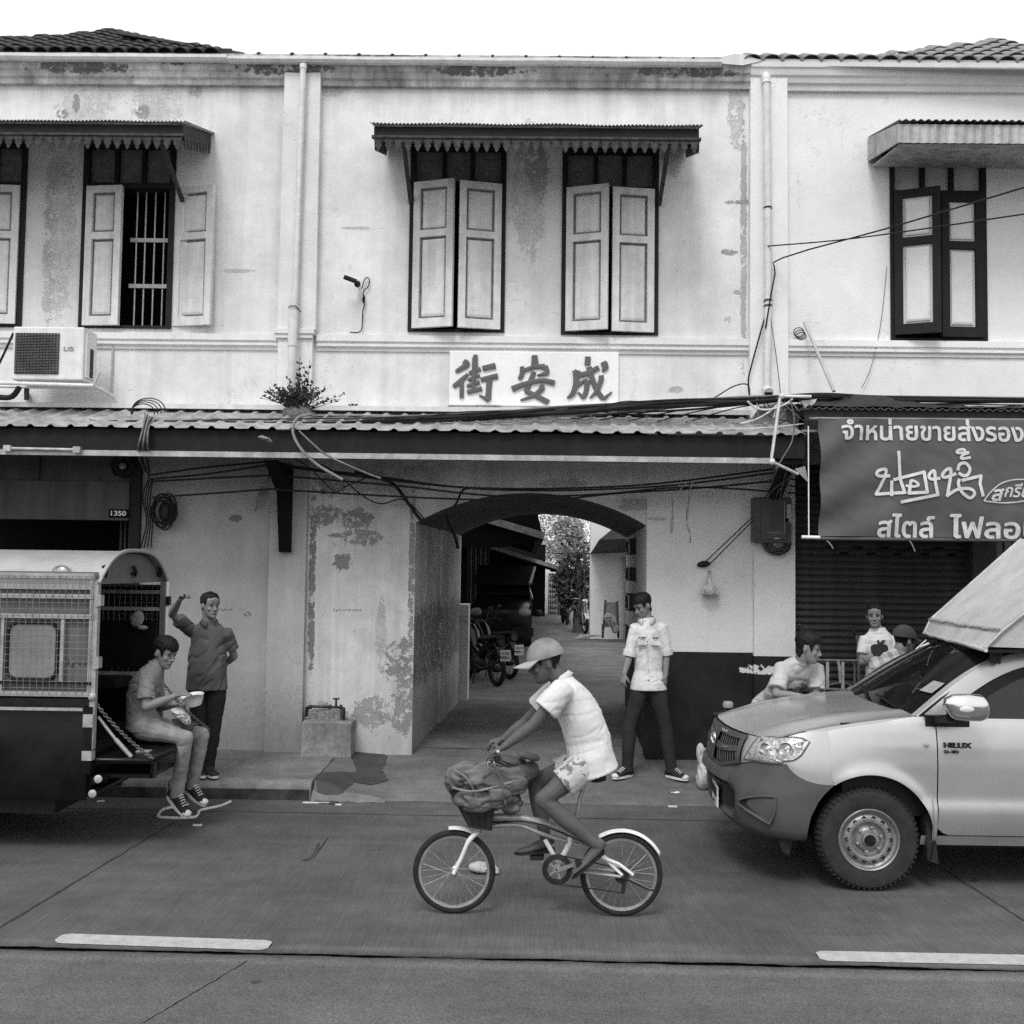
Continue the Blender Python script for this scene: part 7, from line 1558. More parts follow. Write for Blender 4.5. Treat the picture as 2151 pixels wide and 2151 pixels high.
MB().box((q0.x + w_ * .86, DW - .27, q0.z + h_ * .45), (q0.x + w_ * .98, DW - .259, q0.z + h_ * .85)).obj('label_plate', m_grey, mbx); MB().ell((q0.x + w_ * .86, DW - .275, q0.z + h_ * .5), (.022, .015, .022)).obj('lock', m_black, mbx, 60); MB().box((q0.x + w_ * .52, DW - .279, q0.z + h_ * .08), (q0.x + w_ * .66, DW - .2755, q0.z + h_ * .11)).obj('name_plate', m_zinc, mbx)
cc_ = P(1632, 1140, DW - .13)
for k in range(5): r = .15 - k * .02; MB().tube([cc_ + V((r * cos(a), -.01 * k, -r * .85 * abs(sin(a)))) for a in [pi + pi * j / 16 for j in range(17)]], .007, 6).obj('coil_turn', m_cable, mbx, 60)
# dark cable trunk from the awning down to the box
tk = thing('wrapped_cable', 'dark tape wrapped cable trunk slanting from the awning down to the junction box', 'cable', P(1630, 990, DW - .3)); MB().tube(spline([P(1668, 960, YA + .25), P(1650, 990, DW - .45), P(1632, 1030, DW - .25), P(1622, 1052, DW - .18)], 5), .075, 10).obj('wrapping', m_cable, tk, 60)
rnd = random.Random(2)
for k in range(7): s_ = [P(lerp(1655, 1680, rnd.random()), 955, YA + .1), P(lerp(1640, 1665, rnd.random()), 995, DW - .6), P(lerp(1615, 1650, rnd.random()), 1035, DW - .34), P(lerp(1612, 1640, rnd.random()), 1056, DW - .24)]; MB().tube(spline(s_, 5), .007, 5).obj('loose_wire', m_cable if k % 3 else m_cable_grey, tk, 60)
# plastic conduit crossing the corner
pc_ = [P(1704, 833, YA - .2), P(1642, 832, YA - .2), P(1638, 838, YA - .2), P(1620, 965, YA - .2), P(1622, 970, YA - .2), P(1676, 996, YA - .12)]
cd_ = thing('conduit_pipe', 'bent white plastic conduit hanging across the awning corner', 'pipe', pc_[3]); MB().tube(pc_[:3], .015, 8).obj('upper_arm', m_pvc, cd_, 60); MB().tube(pc_[2:5], .015, 8).obj('drop', m_pvc, cd_, 60); MB().tube(pc_[4:], .015, 8).obj('lower_arm', m_pvc_grey, cd_, 60)
for q in (pc_[1], pc_[4]): MB().ell(q, (.03, .03, .03)).obj('elbow', m_pvc, cd_, 60)
MB().prism([pc_[-1] + V((-.03, 0, .05)), pc_[-1] + V((.1, 0, -.08)), pc_[-1] + V((.07, 0, .08))], (0, .01, 0)).obj('tin_flap', m_zinc_dark, cd_)
MB().prism([P(*q, YA - .18) for q in ((1682, 842), (1716, 838), (1712, 846), (1704, 852), (1700, 848), (1692, 857))], (0, .01, 0)).obj('torn_sheet', m_zinc, None, label='torn scrap of pale sheet at the corner of the felted awning', cat='scrap')

# --- wall plug, hanging bag, ribbons, torn plastic
q = P(1478, 1185, DW - .05); wp = thing('wall_insulator', 'black cable clamp on the wall with two taut wires to the junction box', 'cable clamp', q)
MB().ell(q, (.07, .04, .035), Matrix.Rotation(-.15, 3, 'Y')).obj('clamp', m_cable, wp, 60); MB().tube([q + V((.01, -.03, .02)), P(1582, 1085, DW - .22)], .006, 6).obj('taut_wire', m_cable, wp, 60); MB().tube([q + V((.05, -.03, -.01)), P(1582, 1093, DW - .22)], .006, 6).obj('taut_wire', m_cable, wp, 60)
q = P(1492, 1240, DW - .1); o = lump('plastic_bag', [(q, (.095, .06, .07), 0), (q + V((-.05, 0, -.02)), (.05, .05, .05), 0), (q + V((.055, 0, -.02)), (.05, .05, .05), .2), (q + V((-.005, .01, .08)), (.03, .03, .06), 0)], m_plastic, None, .008, .014, 16, 3, (1.6, 1, .35), label='crumpled plastic bag hanging on the pale wall right of the arch', cat='bag'); solid(o, [])
hp_ = MB().tube([q + V((-.0, .01, .1)), q + V((.002, .05, .2)), q + V((.0, .08, .215))], [.018, .012, .006], 8).obj('bag_neck', m_plastic, None, 60); hp_.parent = o
def ribbon(label, pts, w, m, Y):
    mb = MB(); c = spline([P(*p_, Y) for p_ in pts], 5); mb.grid([[p_ + V((-w / 2 * cos(i * .5), w / 2 * sin(i * .5), 0)), p_ + V((w / 2 * cos(i * .5), -w / 2 * sin(i * .5), 0))] for i, p_ in enumerate(c)]); o = mb.obj('ribbon', m, None, 60, label=label, cat='ribbon'); solid(o, [('SOLIDIFY', dict(thickness=.003))])
ribbon('straight torn ribbon tied to the wires, left of a pair', [(1430, 1018), (1416, 1028), (1412, 1070), (1411, 1119)], .03, m_cloth_scrap, DW - .5)
ribbon('knotted ribbon with a bow hanging from the wires, right of a pair', [(1450, 1016), (1447, 1050), (1442, 1098), (1450, 1120), (1449, 1140)], .026, m_cloth_scrap, DW - .5)
ribbon('short loop of ribbon over the bundled wires', [(1428, 1031), (1440, 1016), (1455, 1010), (1450, 1026)], .022, m_cloth_scrap, DW - .52)
MB().prism([P(*q, DW - .4) for q in ((568, 985), (560, 1010), (540, 1040), (534, 1078), (545, 1066), (551, 1072), (564, 1040), (566, 1010))], (0, .006, 0)).obj('torn_plastic', mat('grey_film', .10, .5, .3, 10), None, label='torn strip of dark plastic hanging from the wires by the pilaster', cat='scrap')
lump('rag', [(P(557, 921, YA - .12), (.05, .04, .018), .1), (P(548, 918, YA - .14), (.03, .03, .012), -.2), (P(566, 926, YA - .1), (.03, .03, .015), .3)], m_cloth_scrap, None, .006, .006, 20, 3, label='small pale rag caught on the awning edge above the pilaster', cat='rag')
# wires wrapped on the wall left of the pilaster
wc = P(347, 1075, DW - .08); co = thing('cable_coil', 'tangled coil of black cable on the wall beside the shop door', 'cable', wc)
for k in range(6):
    r = .10 + .016 * (k % 3); o_ = V((.01 * k - .03, -.015 * k, .01 * (k % 2))); MB().tube([wc + o_ + V((r * cos(a) * 1.0, 0, r * 1.35 * sin(a) + .02 * sin(3 * a + k))) for a in [2 * pi * j / 26 for j in range(27)]], .009, 6).obj('coil_turn', m_cable, co, 60)
MB().ell(wc + V((-.01, .02, 0)), (.07, .04, .11), None, 10, 7).obj('splice_box', m_iron, co, 60)

# --- cables along the awning and across the front
gA = 'black cables bundled along the awning'
def cable(label, pts, r=.009, m=None, group=None, n=7, name='cable'):
    mb = MB(); return mb.tube(spline(pts, n), r, 6).obj(name, m or m_cable, None, 60, label=label, cat='cable', group=group)
rnd = random.Random(11)
for k in range(16):
    Yk = DW - rnd.uniform(.25, .8); o = [rnd.uniform(-9, 9) for _ in range(12)]
    ys = [(-80, 886), (260, 884), (560, 884), (800, 882), (1000, 872), (1200, 860), (1400, 848), (1580, 838), (1720, 832 + rnd.uniform(-3, 5)), (1860, 836 + rnd.uniform(-4, 8)), (2200, 842)]
    dy = rnd.uniform(-8, 9) if k > 3 else rnd.uniform(-3, 3)
    if k % 5 == 4: ys = ys[3:]
    pts = [P(x, min(y + dy * (1 + .012 * max(0, 30 - abs(x - 1000) / 20)) + o[i] * .55, 893), Yk) for i, (x, y) in enumerate(ys)]
    cable('black cable in the bundle sagging along the corrugated awning', pts, rnd.choice((.007, .009, .012, .015)), m_cable if k % 6 else m_cable_grey, gA)
for k in range(5):
    x0 = 1200 + k * 60; cable(('leftmost', 'second', 'middle', 'fourth', 'rightmost')[k] + ' thin black cable fanning out over the right end of the awning', [P(x0, 880 + k * 2, DW - .5), P(x0 + 110, 868 - k * 3, DW - .5), P(x0 + 240, 862 - k * 6, DW - .55), P(1590, 848, DW - .5)], .006, None, 'thin cables fanning over the awning end')
for k in range(34):
    xa = rnd.uniform(60, 1350); xb_2 = xa + rnd.uniform(160, 420); ya = lambda x: 884 - max(0, x - 760) * .052; s_ = rnd.uniform(-14, 12); Yk = DW - rnd.uniform(.3, .75)
    cable('loose thin wire straggling over the cable bundle on the awning', [P(xa, ya(xa) + rnd.uniform(-4, 6), Yk), P(lerp(xa, xb_2, .3), ya(lerp(xa, xb_2, .3)) + s_, Yk), P(lerp(xa, xb_2, .7), ya(lerp(xa, xb_2, .7)) + s_ * .6 + rnd.uniform(-4, 4), Yk), P(xb_2, ya(xb_2) + rnd.uniform(-4, 5), Yk)], rnd.choice((.0035, .005, .006)), m_cable if k % 5 else m_cable_grey, 'loose wires over the awning bundle', 6)
for k in range(12):
    a = (rnd.uniform(1585, 1680), rnd.uniform(828, 848)); b = (rnd.uniform(1600, 1700), rnd.uniform(850, 905)); cable('loose wire hanging in the tangle at the awning corner', [P(*a, YA + .3), P((a[0] + b[0]) / 2 + rnd.uniform(-22, 22), (a[1] + b[1]) / 2 + 12, YA + .15), P(*b, YA + .1)], .005, m_cable if k % 3 else m_cable_grey, 'wires tangled at the awning corner', 6)
# four lines slung below the awning
gB = 'wires slung below the awning from the bracket to the junction box'
YW = DW - .5
NTH = ('topmost', 'second', 'third', 'lowest', 'fifth')
for k, (a, b, c, d, e) in enumerate((((575, 975), (800, 1002), (1000, 1025), (1330, 1020), (1626, 985)), ((575, 977), (830, 1010), (1080, 1030), (1380, 1022), (1626, 993)), ((575, 998), (830, 1020), (1080, 1043), (1400, 1030), (1622, 1011)), ((575, 1028), (900, 1046), (1150, 1050), (1420, 1024), (1620, 1032)))):
    cable(NTH[k] + ' of the four black wires slung across the arch below the awning', [P(*q, YW) for q in (a, b, c, d, e)], .010, None, gB)
for k, (a, b, c) in enumerate((((315, 998), (430, 982), (585, 968)), ((318, 1006), (440, 995), (585, 973)), ((312, 1012), (450, 1004), (585, 998)), ((320, 1045), (450, 1036), (585, 1026)))):
    cable(NTH[k] + ' of four black wires strung from the shop door to the bracket', [P(*q, YW) for q in (a, b, c)], .010, None, 'wires strung from the shop door to the bracket')
for k in range(4): cable('wire leaving the junction box corner towards the right shop', [P(1655, 988 + 16 * k, DW - .4), P(1690, 1000 + 11 * k, DW - .35), P(1722, 1000 + 6 * k, DW - .3)], .008, None, 'wires into the right shop')
cable('pale ribbed conduit hose looping down from the awning past the pilaster', [P(*q, YA - .1) for q in ((655, 870), (625, 878), (615, 905), (630, 940), (665, 975), (720, 1008))], .015, m_zinc_dark, None, 7, 'conduit_hose')
cable('thin grey conduit beside the ribbed hose', [P(*q, YA - .1) for q in ((628, 905), (660, 935), (690, 958), (760, 990), (800, 1005))], .010, m_cable_grey)
cable('thick black cable dipping to the arch corner and down inside', [P(*q, DW - .08) for q in ((745, 992), (800, 1005), (830, 1020), (860, 1060), (892, 1096), (935, 1080))], .018)
cable('black cable falling along the inner edge of the arch', [P(936, 1080, DW - .06), P(946, 1105, DW + .3), P(956, 1128, DW + .8), P(962, 1150, DW + 1.2)], .02)
cable('black cable branching up from the arch corner to the wires', [P(*q, DW - .2) for q in ((944, 1072), (958, 1058), (972, 1030), (990, 1025))], .012)
cable('thin black cable looping low over the peeling wall', [P(*q, DW - .15) for q in ((640, 960), (700, 990), (760, 1040), (800, 1058), (850, 1050), (900, 1100))], .007)
cable('thin black cable sagging from the bracket in a long curve', [P(*q, DW - .2) for q in ((560, 940), (640, 975), (700, 1030), (730, 1020), (790, 995))], .006)
for k in range(5): cable('cable falling in a loose bunch from the awning to the shop door', [P(305 + 5 * k, 868 + 3 * k, YA + .1), P(300 + k * 3, 900, YA - .09), P(290 + 5 * k, 945, YA - .06), P(300 + 4 * k, 980, DW - .35), P(314, 1000 + 4 * k, DW - .15)], .008, m_cable if k % 2 else m_cable_grey, 'cables falling to the shop door')
for k in range(4): cable('cable running down beside the shop door post', [P(312 + 3 * k, 1005, DW - .12), P(300 + 5 * k, 1045 + 4 * k, DW - .13), P(308 + 4 * k, 1095, DW - .12), P(296 + 7 * k, 1150, DW - .08)], .008, m_cable, 'cables beside the shop door post')
for k in range(4):
    c = P(300 + 4 * k, 866 - 2 * k, DW - .7); MB().tube([c + V(((.12 + .015 * k) * cos(a), 0, (.085 + .01 * k) * sin(a))) for a in [R(-15 + 215 * j / 20) for j in range(21)]], .006, 5).obj('cable_loop', m_cable, None, 60, label='loop of spare cable standing up over the awning at left', cat='cable', group='spare cable loops over the awning')
cable('black lead from the tube lamp across the lintel', [P(*q, DW - .05) for q in ((-40, 1062), (60, 1060), (200, 1045), (290, 1062))], .008); cable('thin wire hanging in front of the lintel wall', [P(*q, DW - .04) for q in ((85, 948), (83, 1000), (80, 1055))], .008)
cable('upper service wire from the right pilaster off to the street', [P(1612, 517, DW - .2), P(1800, 500, DW - 1.1), P(2170, 447, DW - 3)], .007); cable('lower service wire bending at the pilaster clamp and rising to the street', [P(1608, 690, DW - .22), P(1628, 575, DW - .22), P(1643, 542, DW - .25), P(1870, 478, DW - 1.3), P(2170, 388, DW - 3)], .008, None, None, 3)
cable('black cable snaking down the right pilaster', [P(*q, DW - .16) for q in ((1614, 640), (1600, 690), (1578, 770), (1572, 800), (1574, 830))], .009); cable('thin dark cable beside the pipe on the right pilaster', [P(*q, DW - .2) for q in ((1612, 540), (1616, 640), (1632, 760), (1640, 832))], .005, m_cable_grey)
cable('black cable arching from the awning bundle to the right pilaster', [P(*q, DW - .15) for q in ((1400, 858), (1480, 845), (1540, 812), (1570, 808), (1575, 830))], .007)
cable('white cable drooping over the bundle near the conduit', [P(*q, YA - .1) for q in ((1570, 843), (1590, 858), (1618, 860), (1648, 850), (1665, 838))], .010, m_cable_white); cable('white cable trailing from the awning end to the pipe', [P(*q, YA) for q in ((1555, 890), (1590, 880), (1620, 862), (1632, 850))], .008, m_cable_white)
cable('pale twisted cable hanging past the fascia corner', [P(*q, YA - .12) for q in ((1660, 840), (1668, 880), (1664, 925), (1645, 960), (1630, 985))], .007, m_cable_grey); cable('thin white line stretched over the corrugated awning end', [P(*q, YA + .1) for q in ((1480, 902), (1600, 899), (1690, 890))], .006, m_cable_white)
cable('thin wire drooping from the dark framed window to the felted awning', [P(*q, DW - .04) for q in ((1863, 560), (1850, 680), (1830, 770), (1810, 815))], .004, m_cable_grey)
cc_ = P(1678, 698, DW - .05); 
for k in range(3): MB().tube([cc_ + V((.055 * cos(a) + .012 * k, 0, (.05 - .006 * k) * sin(a) - .02 * k)) for a in [2 * pi * j / 18 for j in range(19)]], .005, 5).obj('wire_loop', m_cable, None, 60, label='small coil of wire on the wall above the felted awning', cat='wire', group='small wire coils on the right wall')
MB().tube([P(1690, 677, DW - .1), P(1752, 822, YA + .4)], .018, 8).obj('stay_rod', m_pvc_grey, None, 60, label='slanting metal stay rod from the right wall down to the awning', cat='rod'); 

# --- printed banner
Yb = YA - .12
BNW, BNE = P(1716, 880, Yb), P(2380, 884, Yb); BSW = P(1723, 1130, Yb)
m_ban = NT('banner_cloth'); t = m_ban; m_ban = t.done(t.mul(.085, t.rng(t.noise(2.5, 4, .6), .3, .7, .85, 1.15), t.rng(t.noise(220, 1), .2, .8, .9, 1.1)), .7, t.noise(200, 1), .004, .3, spec=.3)
bn = thing('shop_banner', 'grey cloth banner printed with white Thai lettering over the shutter', 'banner', BSW)
bx0, bx1, bz0, bz1 = (BNW.x + BSW.x) / 2, BNE.x, P(1900, 1128, Yb).z, P(1900, 880, Yb).z
def drape(x, z):
    u, v = (x - bx0) / (bx1 - bx0), (bz1 - z) / (bz1 - bz0); f = .022 * sin(14 * (u * 2.2 + v * 1.1 - .9 * u * v)) * 1.5 * math.exp(-u * 3.6) * (1 - .2 * v) + .012 * mnoise.noise(V((u * 5 + v * 2, v * 4 - u * 3, 2))) + .006 * mnoise.noise(V((u * 30 - v * 9, v * 12, 5)))
    return Yb - .03 * sin(pi * v) + f
MB().grid([[(lerp(bx0 + .02 * sin(pi * j / 40) * .5, bx1, (i / 110) ** 1.0), drape(lerp(bx0, bx1, i / 110), lerp(bz1, bz0, j / 40)), lerp(bz1, bz0, j / 40)) for i in range(111)] for j in range(41)]).obj('cloth', m_ban, bn, 180)
m_let = mat('banner_print', .56, .7, .12, 9, .1, 160, .1, 60)
def on_banner(o):
    bm = bmesh.new(); bm.from_mesh(o.data); bmesh.ops.triangulate(bm, faces=bm.faces)
    for _ in range(3): bmesh.ops.subdivide_edges(bm, edges=[e for e in bm.edges if e.calc_length() > .05], cuts=1)
    bmesh.ops.triangulate(bm, faces=bm.faces); bm.to_mesh(o.data); bm.free()
    c = np.empty(len(o.data.vertices) * 3); o.data.vertices.foreach_get('co', c); c = c.reshape(-1, 3)
    for i in range(len(c)): c[i, 1] = drape(c[i, 0], c[i, 2]) - .011 - (.002 if c[i, 1] < Yb - .001 else 0)
    o.data.vertices.foreach_set('co', c.ravel()); o.data.update(); return o
def ban_text(s_, p0, p1, weight, shear=0, m=None):
    a, b = P(*p0, Yb), P(*p1, Yb); on_banner(place_text('lettering', s_, (a.x, Yb, a.z), (1, 0, 0), (0, 0, 1), b.z - a.z, b.x - a.x, m or m_let, bn, weight, .002, shear))
ban_text('จำหน่ายขายส่งรอง', (1766, 925), (2148, 882), .022); ban_text('สไตล์', (1841, 1129), (1962, 1080), .024); ban_text('ไฟลอน', (1993, 1131), (2182, 1082), .024); ban_text('ส', (2079, 1053), (2106, 1027), .03, .25); ban_text('กรีน', (2105, 1045), (2162, 1016), .02, .3)
def ink(pts, w, closed=False):
    k = 461 / 1932; c = [P(1690 + x * k, 870 + y * k, Yb) for x, y in pts]; c = spline(c, 5) if len(c) > 2 else [c[0].lerp(c[1], i / 8) for i in range(9)]; L, Rr = [], []
    hw = w / 2 * k / 216
    for i, p in enumerate(c):
        d = c[min(i + 1, len(c) - 1)] - c[max(i - 1, 0)]; d.y = 0; d = d.normalized() if d.length > 1e-6 else V((1, 0, 0)); n = V((-d.z, 0, d.x)) * hw; e = d * hw * .6 * (-1 if i == 0 else 1 if i == len(c) - 1 else 0); L.append(V((p.x, Yb - .002, p.z)) + n + e); Rr.append(V((p.x, Yb - .002, p.z)) - n + e)
    on_banner(MB().grid([L, Rr]).obj('lettering', m_let, bn))
lin = lambda *p: [q for a, b in zip(p, p[1:]) for q in ((a[0] + (b[0] - a[0]) * t, a[1] + (b[1] - a[1]) * t) for t in (0, .1, .5, .9))] + [p[-1]]
W_ = 27
ink([(735, 545), (660, 550), (618, 535), (630, 505), (680, 488), (705, 500), (690, 560), (655, 640), (622, 705)], W_); ink(lin((622, 705), (870, 692)), W_); ink(lin((870, 695), (830, 560), (815, 335)), W_); ink(lin((757, 715), (757, 595)), W_)
ink(lin((780, 578), (1040, 512), (1062, 690), (905, 698), (925, 590)), W_); ink([(885, 632), (940, 640), (985, 630), (975, 605), (935, 585), (920, 600)], 22)
ink([(1170, 568), (1100, 575), (1080, 545), (1110, 505), (1130, 510), (1135, 600), (1155, 715)], W_); ink(lin((1155, 712), (840, 775)), W_)
ink([(1310, 530), (1220, 560), (1195, 540), (1230, 495), (1270, 490), (1260, 600), (1240, 720)], W_); ink([(1240, 720), (1330, 665), (1440, 660), (1480, 700), (1440, 740), (1370, 690), (1335, 620), (1345, 580)], W_); ink(lin((1375, 585), (1540, 545), (1530, 620), (1555, 720)), W_)
ink([(1333, 490), (1350, 445), (1400, 435), (1440, 480), (1425, 530), (1385, 545), (1345, 525)], W_); ink([(1440, 385), (1365, 395), (1375, 365), (1430, 340), (1330, 345), (1340, 320), (1390, 315), (1390, 345)], 22)
k_ = [(1565, 765), (1620, 690), (1720, 610), (1850, 578), (1990, 590), (2090, 650), (2040, 720), (1920, 765), (1760, 782), (1640, 775), (1565, 765)]; ink(k_, 10)
MB().tube([P(1700, 879, Yb + .03), P(2400, 884, Yb + .03)], .014, 8).obj('top_rail', m_zinc_dark, bn, 60); MB().tube([P(1684, 1128, Yb), P(1722, 1129, Yb)], .017, 10).obj('bottom_pole', m_white, bn, 60); MB().tube([P(1722, 1131, Yb + .01), P(2400, 1138, Yb + .01)], .018, 8).obj('bottom_hem', m_ban, bn, 60)
MB().tube([P(1698, 895, Yb + .02), P(1699, 1128, Yb)], .006, 6).obj('hanging_cord', m_white, bn, 60)
for a, b in (((1735, 1135), (1750, 1152)), ((1904, 1133), (1922, 1158))): MB().tube(spline([P(*a, Yb + .02), P((a[0] + b[0]) / 2, a[1] + 6, Yb), P(*b, Yb)], 4), .006, 5).obj('loose_cord', m_cloth_scrap, bn, 60)

# --- hand cart by the shutter
Yh = 10.7; hc = thing('hand_cart', 'upright tubular hand cart with two curved handles against the shutter', 'hand cart', (P(1755, 1400, Yh).x, Yh, .2))
m_tub = mat('cart_tube', .13, .45, .25, 14, .1, 140, .2, 60, .4); K = lambda px, py, dy=0: P(px, py, Yh + dy)
for a in (((1678, 1312), (1686, 1325), (1698, 1350), (1702, 1380), (1704, 1560)), ((1786, 1314), (1792, 1326), (1800, 1340), (1803, 1370), (1806, 1560))):
    MB().tube(spline([K(*q) for q in a], 5), .017, 8).obj('upright', m_tub, hc, 60); MB().tube([K(*a[0]), K(*a[2]) + V((-.01, 0, .03))], .022, 8).obj('grip', m_rubber, hc, 60)
MB().tube([K(1702, 1387), K(1803, 1388)], .016, 8).obj('cross_tube', m_tub, hc, 60); MB().tube([K(1704, 1447), K(1806, 1450)], .014, 8).obj('cross_tube', m_tub, hc, 60); MB().tube([K(1704, 1462), K(1806, 1464)], .012, 8).obj('cross_tube', m_tub, hc, 60)
for px in (1738, 1770): MB().box((K(px, 1390).x - .014, Yh - .01, K(px, 1450).z), (K(px, 1390).x + .014, Yh + .01, K(px, 1390).z)).obj('slat', m_bar, hc)
MB().tube(spline([K(1795, 1448), K(1795, 1400), K(1788, 1390), K(1775, 1389)], 5), .012, 8).obj('inner_hoop', m_tub, hc, 60); MB().tube([K(1735, 1440), K(1772, 1432), K(1798, 1446)], .010, 6).obj('brace', m_tub, hc); ribbon_ = MB().grid([[K(1757, 1385, -.02), K(1763, 1385, -.02)], [K(1760, 1400, -.025), K(1766, 1400, -.025)], [K(1763, 1435, -.02), K(1767, 1435, -.02)]]).obj('strap', m_cloth_scrap, hc)
MB().box((K(1704, 1560).x - .02, Yh - .3, .22), (K(1806, 1560).x + .02, Yh, .25)).obj('toe_plate', m_tub, hc)
for px in (1700, 1810): MB().lathe([(.05, -.02), (.1, -.025), (.1, .025), (.05, .02)], (K(px, 1560).x, Yh + .05, .305), (1, 0, 0), 20).obj('cart_wheel', m_rubber, hc, 50)

# --- sacks and fire hydrant beyond the pickup nose
q = P(1478, 1555, 10.2); sz = apron(10.2)
o = lump('white_sack', [(V((q.x, 10.2, sz + .14)), (.075, .12, .15), .05), (V((q.x - .01, 10.2, sz + .30)), (.05, .08, .14), -.1), (V((q.x + .12, 10.15, sz + .2)), (.09, .1, .17), .25)], mat('woven_sack', .45, .8, .15, 12, .12, 160, .4, 40), None, .012, .014, 9, 6, (1.4, 1, .5), label='limp white woven sack leaning at the foot of the black dado', cat='sack')
hx = P(1525, 1488, 10.6); hy = thing('water_meter', 'dark pipe fitting with a pale cap rising beyond the pickup bonnet', 'pipe fitting', (hx.x, 10.6, .2))
MB().tube([(hx.x, 10.6, .2), (hx.x, 10.6, hx.z)], .03, 10).obj('riser', m_iron, hy, 60); MB().tube([P(1498, 1502, 10.6), P(1535, 1500, 10.6)], .03, 10).obj('cross_pipe', m_iron, hy, 60); MB().lathe([(.05, -.03), (.055, .01), (.04, .03), (0, .032)], hx + V((.02, 0, .04)), (0, 0, 1), 14).obj('cap', m_grey, hy, 50)

# --- bowl, lap cloth and bag of the seated man
q = P(405, 1466, 8.5); bw = thing('food_bowl', 'white foam bowl of food held by the seated man', 'bowl', q); ax_ = V((-.12, -.22, 1)).normalized()
MB().lathe([(.045, -.06), (.062, -.058), (.078, -.02), (.088, .02), (.092, .022), (.084, .016), (.075, -.01)], q, ax_, 28).obj('bowl', m_white, bw, 60); MB().lathe([(.078, .0), (0, .008)], q, ax_, 20).obj('food', mat('food', .1, .7, .6, 60, .2, 90, .8, 60), bw)
lump('plastic_bag', [(P(376, 1500, 8.34), (.07, .05, .035), .5), (P(389, 1512, 8.36), (.05, .05, .03), .7)], m_plastic, None, .008, .012, 16, 8, label='small plastic bag bunched on the lap of the seated man', cat='bag'); lump('cloth_cover', [(P(383, 1522, 8.46), (.10, .09, .022), .45), (P(400, 1520, 8.55), (.06, .08, .02), .1)], cloth('dark_lap_cloth', .07), None, .008, .006, 10, 4, label='dark folded cloth across the lap of the seated man', cat='cloth')
# --- rope on the road under his shoes, litter
rp = [G(*q, .012) for q in ((484, 1684), (462, 1693), (422, 1702), (415, 1712), (405, 1717), (370, 1718), (335, 1716), (334, 1710), (342, 1701), (365, 1695), (395, 1690))]; MB().tube(spline(rp, 6), .013, 7).obj('hose_loop', m_cable_white, None, 60, label='pale hose lying in a kinked loop on the road by the tailgate', cat='hose')
rnd = random.Random(5)
for px, py, lx, ly, lb in ((415, 1732, .035, .02, 'white scrap of paper on the road near the hose loop'), (664, 1685, .12, .012, 'long white straw lying along the kerb channel'), (711, 1689, .028, .014, 'short white stub in the kerb channel beside the straw'), (212, 1682, .03, .02, 'pale scrap under the tailgate'), (1413, 1693, .04, .02, 'flat white scrap on the road before the arch')):
    q = G(px, py, .01); MB().box((q.x - lx, q.y - ly, .002), (q.x + lx, q.y + ly, .010)).obj('litter', m_white, None, label=lb, cat='litter')
lump('plastic_cup', [(G(1414, 1669, .03), (.05, .05, .025), 0), (G(1422, 1668, .04), (.03, .03, .03), .3)], m_white, None, .007, .014, 20, 2, label='crushed clear plastic cup on the ground before the arch', cat='litter'); lump('plastic_bag', [(G(1010, 1822, .03), (.08, .09, .03), .1), (G(1035, 1826, .03), (.05, .06, .025), .3)], m_plastic, None, .008, .016, 16, 7, label='crumpled clear plastic bag on the road behind the front bicycle wheel', cat='bag')
for pts in ([(632, 1808), (650, 1800), (658, 1790), (668, 1770), (672, 1772), (666, 1788), (672, 1786), (690, 1758), (690, 1756), (668, 1790), (660, 1800), (650, 1806)], [(524, 2062), (545, 2058), (552, 2062), (535, 2067)], [(2040, 1848), (2050, 1846), (2056, 1849), (2046, 1852)]):
    q = [G(*p_, .005) for p_ in pts]; MB().add(q, [tuple(range(len(q)))]).obj('oil_stain', m_wet, None, kind='structure')
# stencil on the walls, too worn to read
for q, w_, n_ in (((462, 1283), .13, 6), ((700, 1284), .30, 12)): worn_lettering('stencil', (P(*q, DW).x, DW - .001, P(*q, DW).z), (1, 0, 0), (0, 0, 1), .035, w_, mat('faded_stencil', .10 if n_ < 8 else .3, .9, .3, 30), bl if n_ < 8 else bc, n_)
# ================================================================== the alley behind the arch
ZA_ = .2
MB().grid([[(x, y, ZA_ + .0) for x in (-9, -3, 0, 3, 9)] for y in (DW + .3, DW + PL, 20, 30, 45, 90)]).obj('alley_paving', m_alley, None, kind='structure')
MB().grid([[(p.x + DIR.x * 0, p.y, .201) for p in (V((XA0 - .3, y, 0)), V((XA1 + .5, y, 0)))] for y in (DW + .3, DW + PL + .5)]).obj('passage_floor', m_alley, None, kind='structure')
# white pier with faint writing just behind the passage
p0, p1 = P(960, 1460, DW + PL + .4), P(984, 1460, DW + PL + .4); pr_ = thing('gate_pier', 'short white pier with two lines of faint dark lettering inside the alley', 'pier', ((p0.x + p1.x) / 2, DW + PL + .4, ZA_))
MB().box((p0.x - .1, DW + PL + .05, ZA_), (p1.x, DW + PL + .5, P(970, 1268, DW + PL + .4).z)).obj('pier_body', m_low_r, pr_)
for py in (1298, 1308): q = P(964, py, DW + PL + .04); worn_lettering('lettering', (q.x, DW + PL + .048, q.z), (1, 0, 0), (0, 0, 1), .045, .13, m_dark_wood, pr_, 6, py)
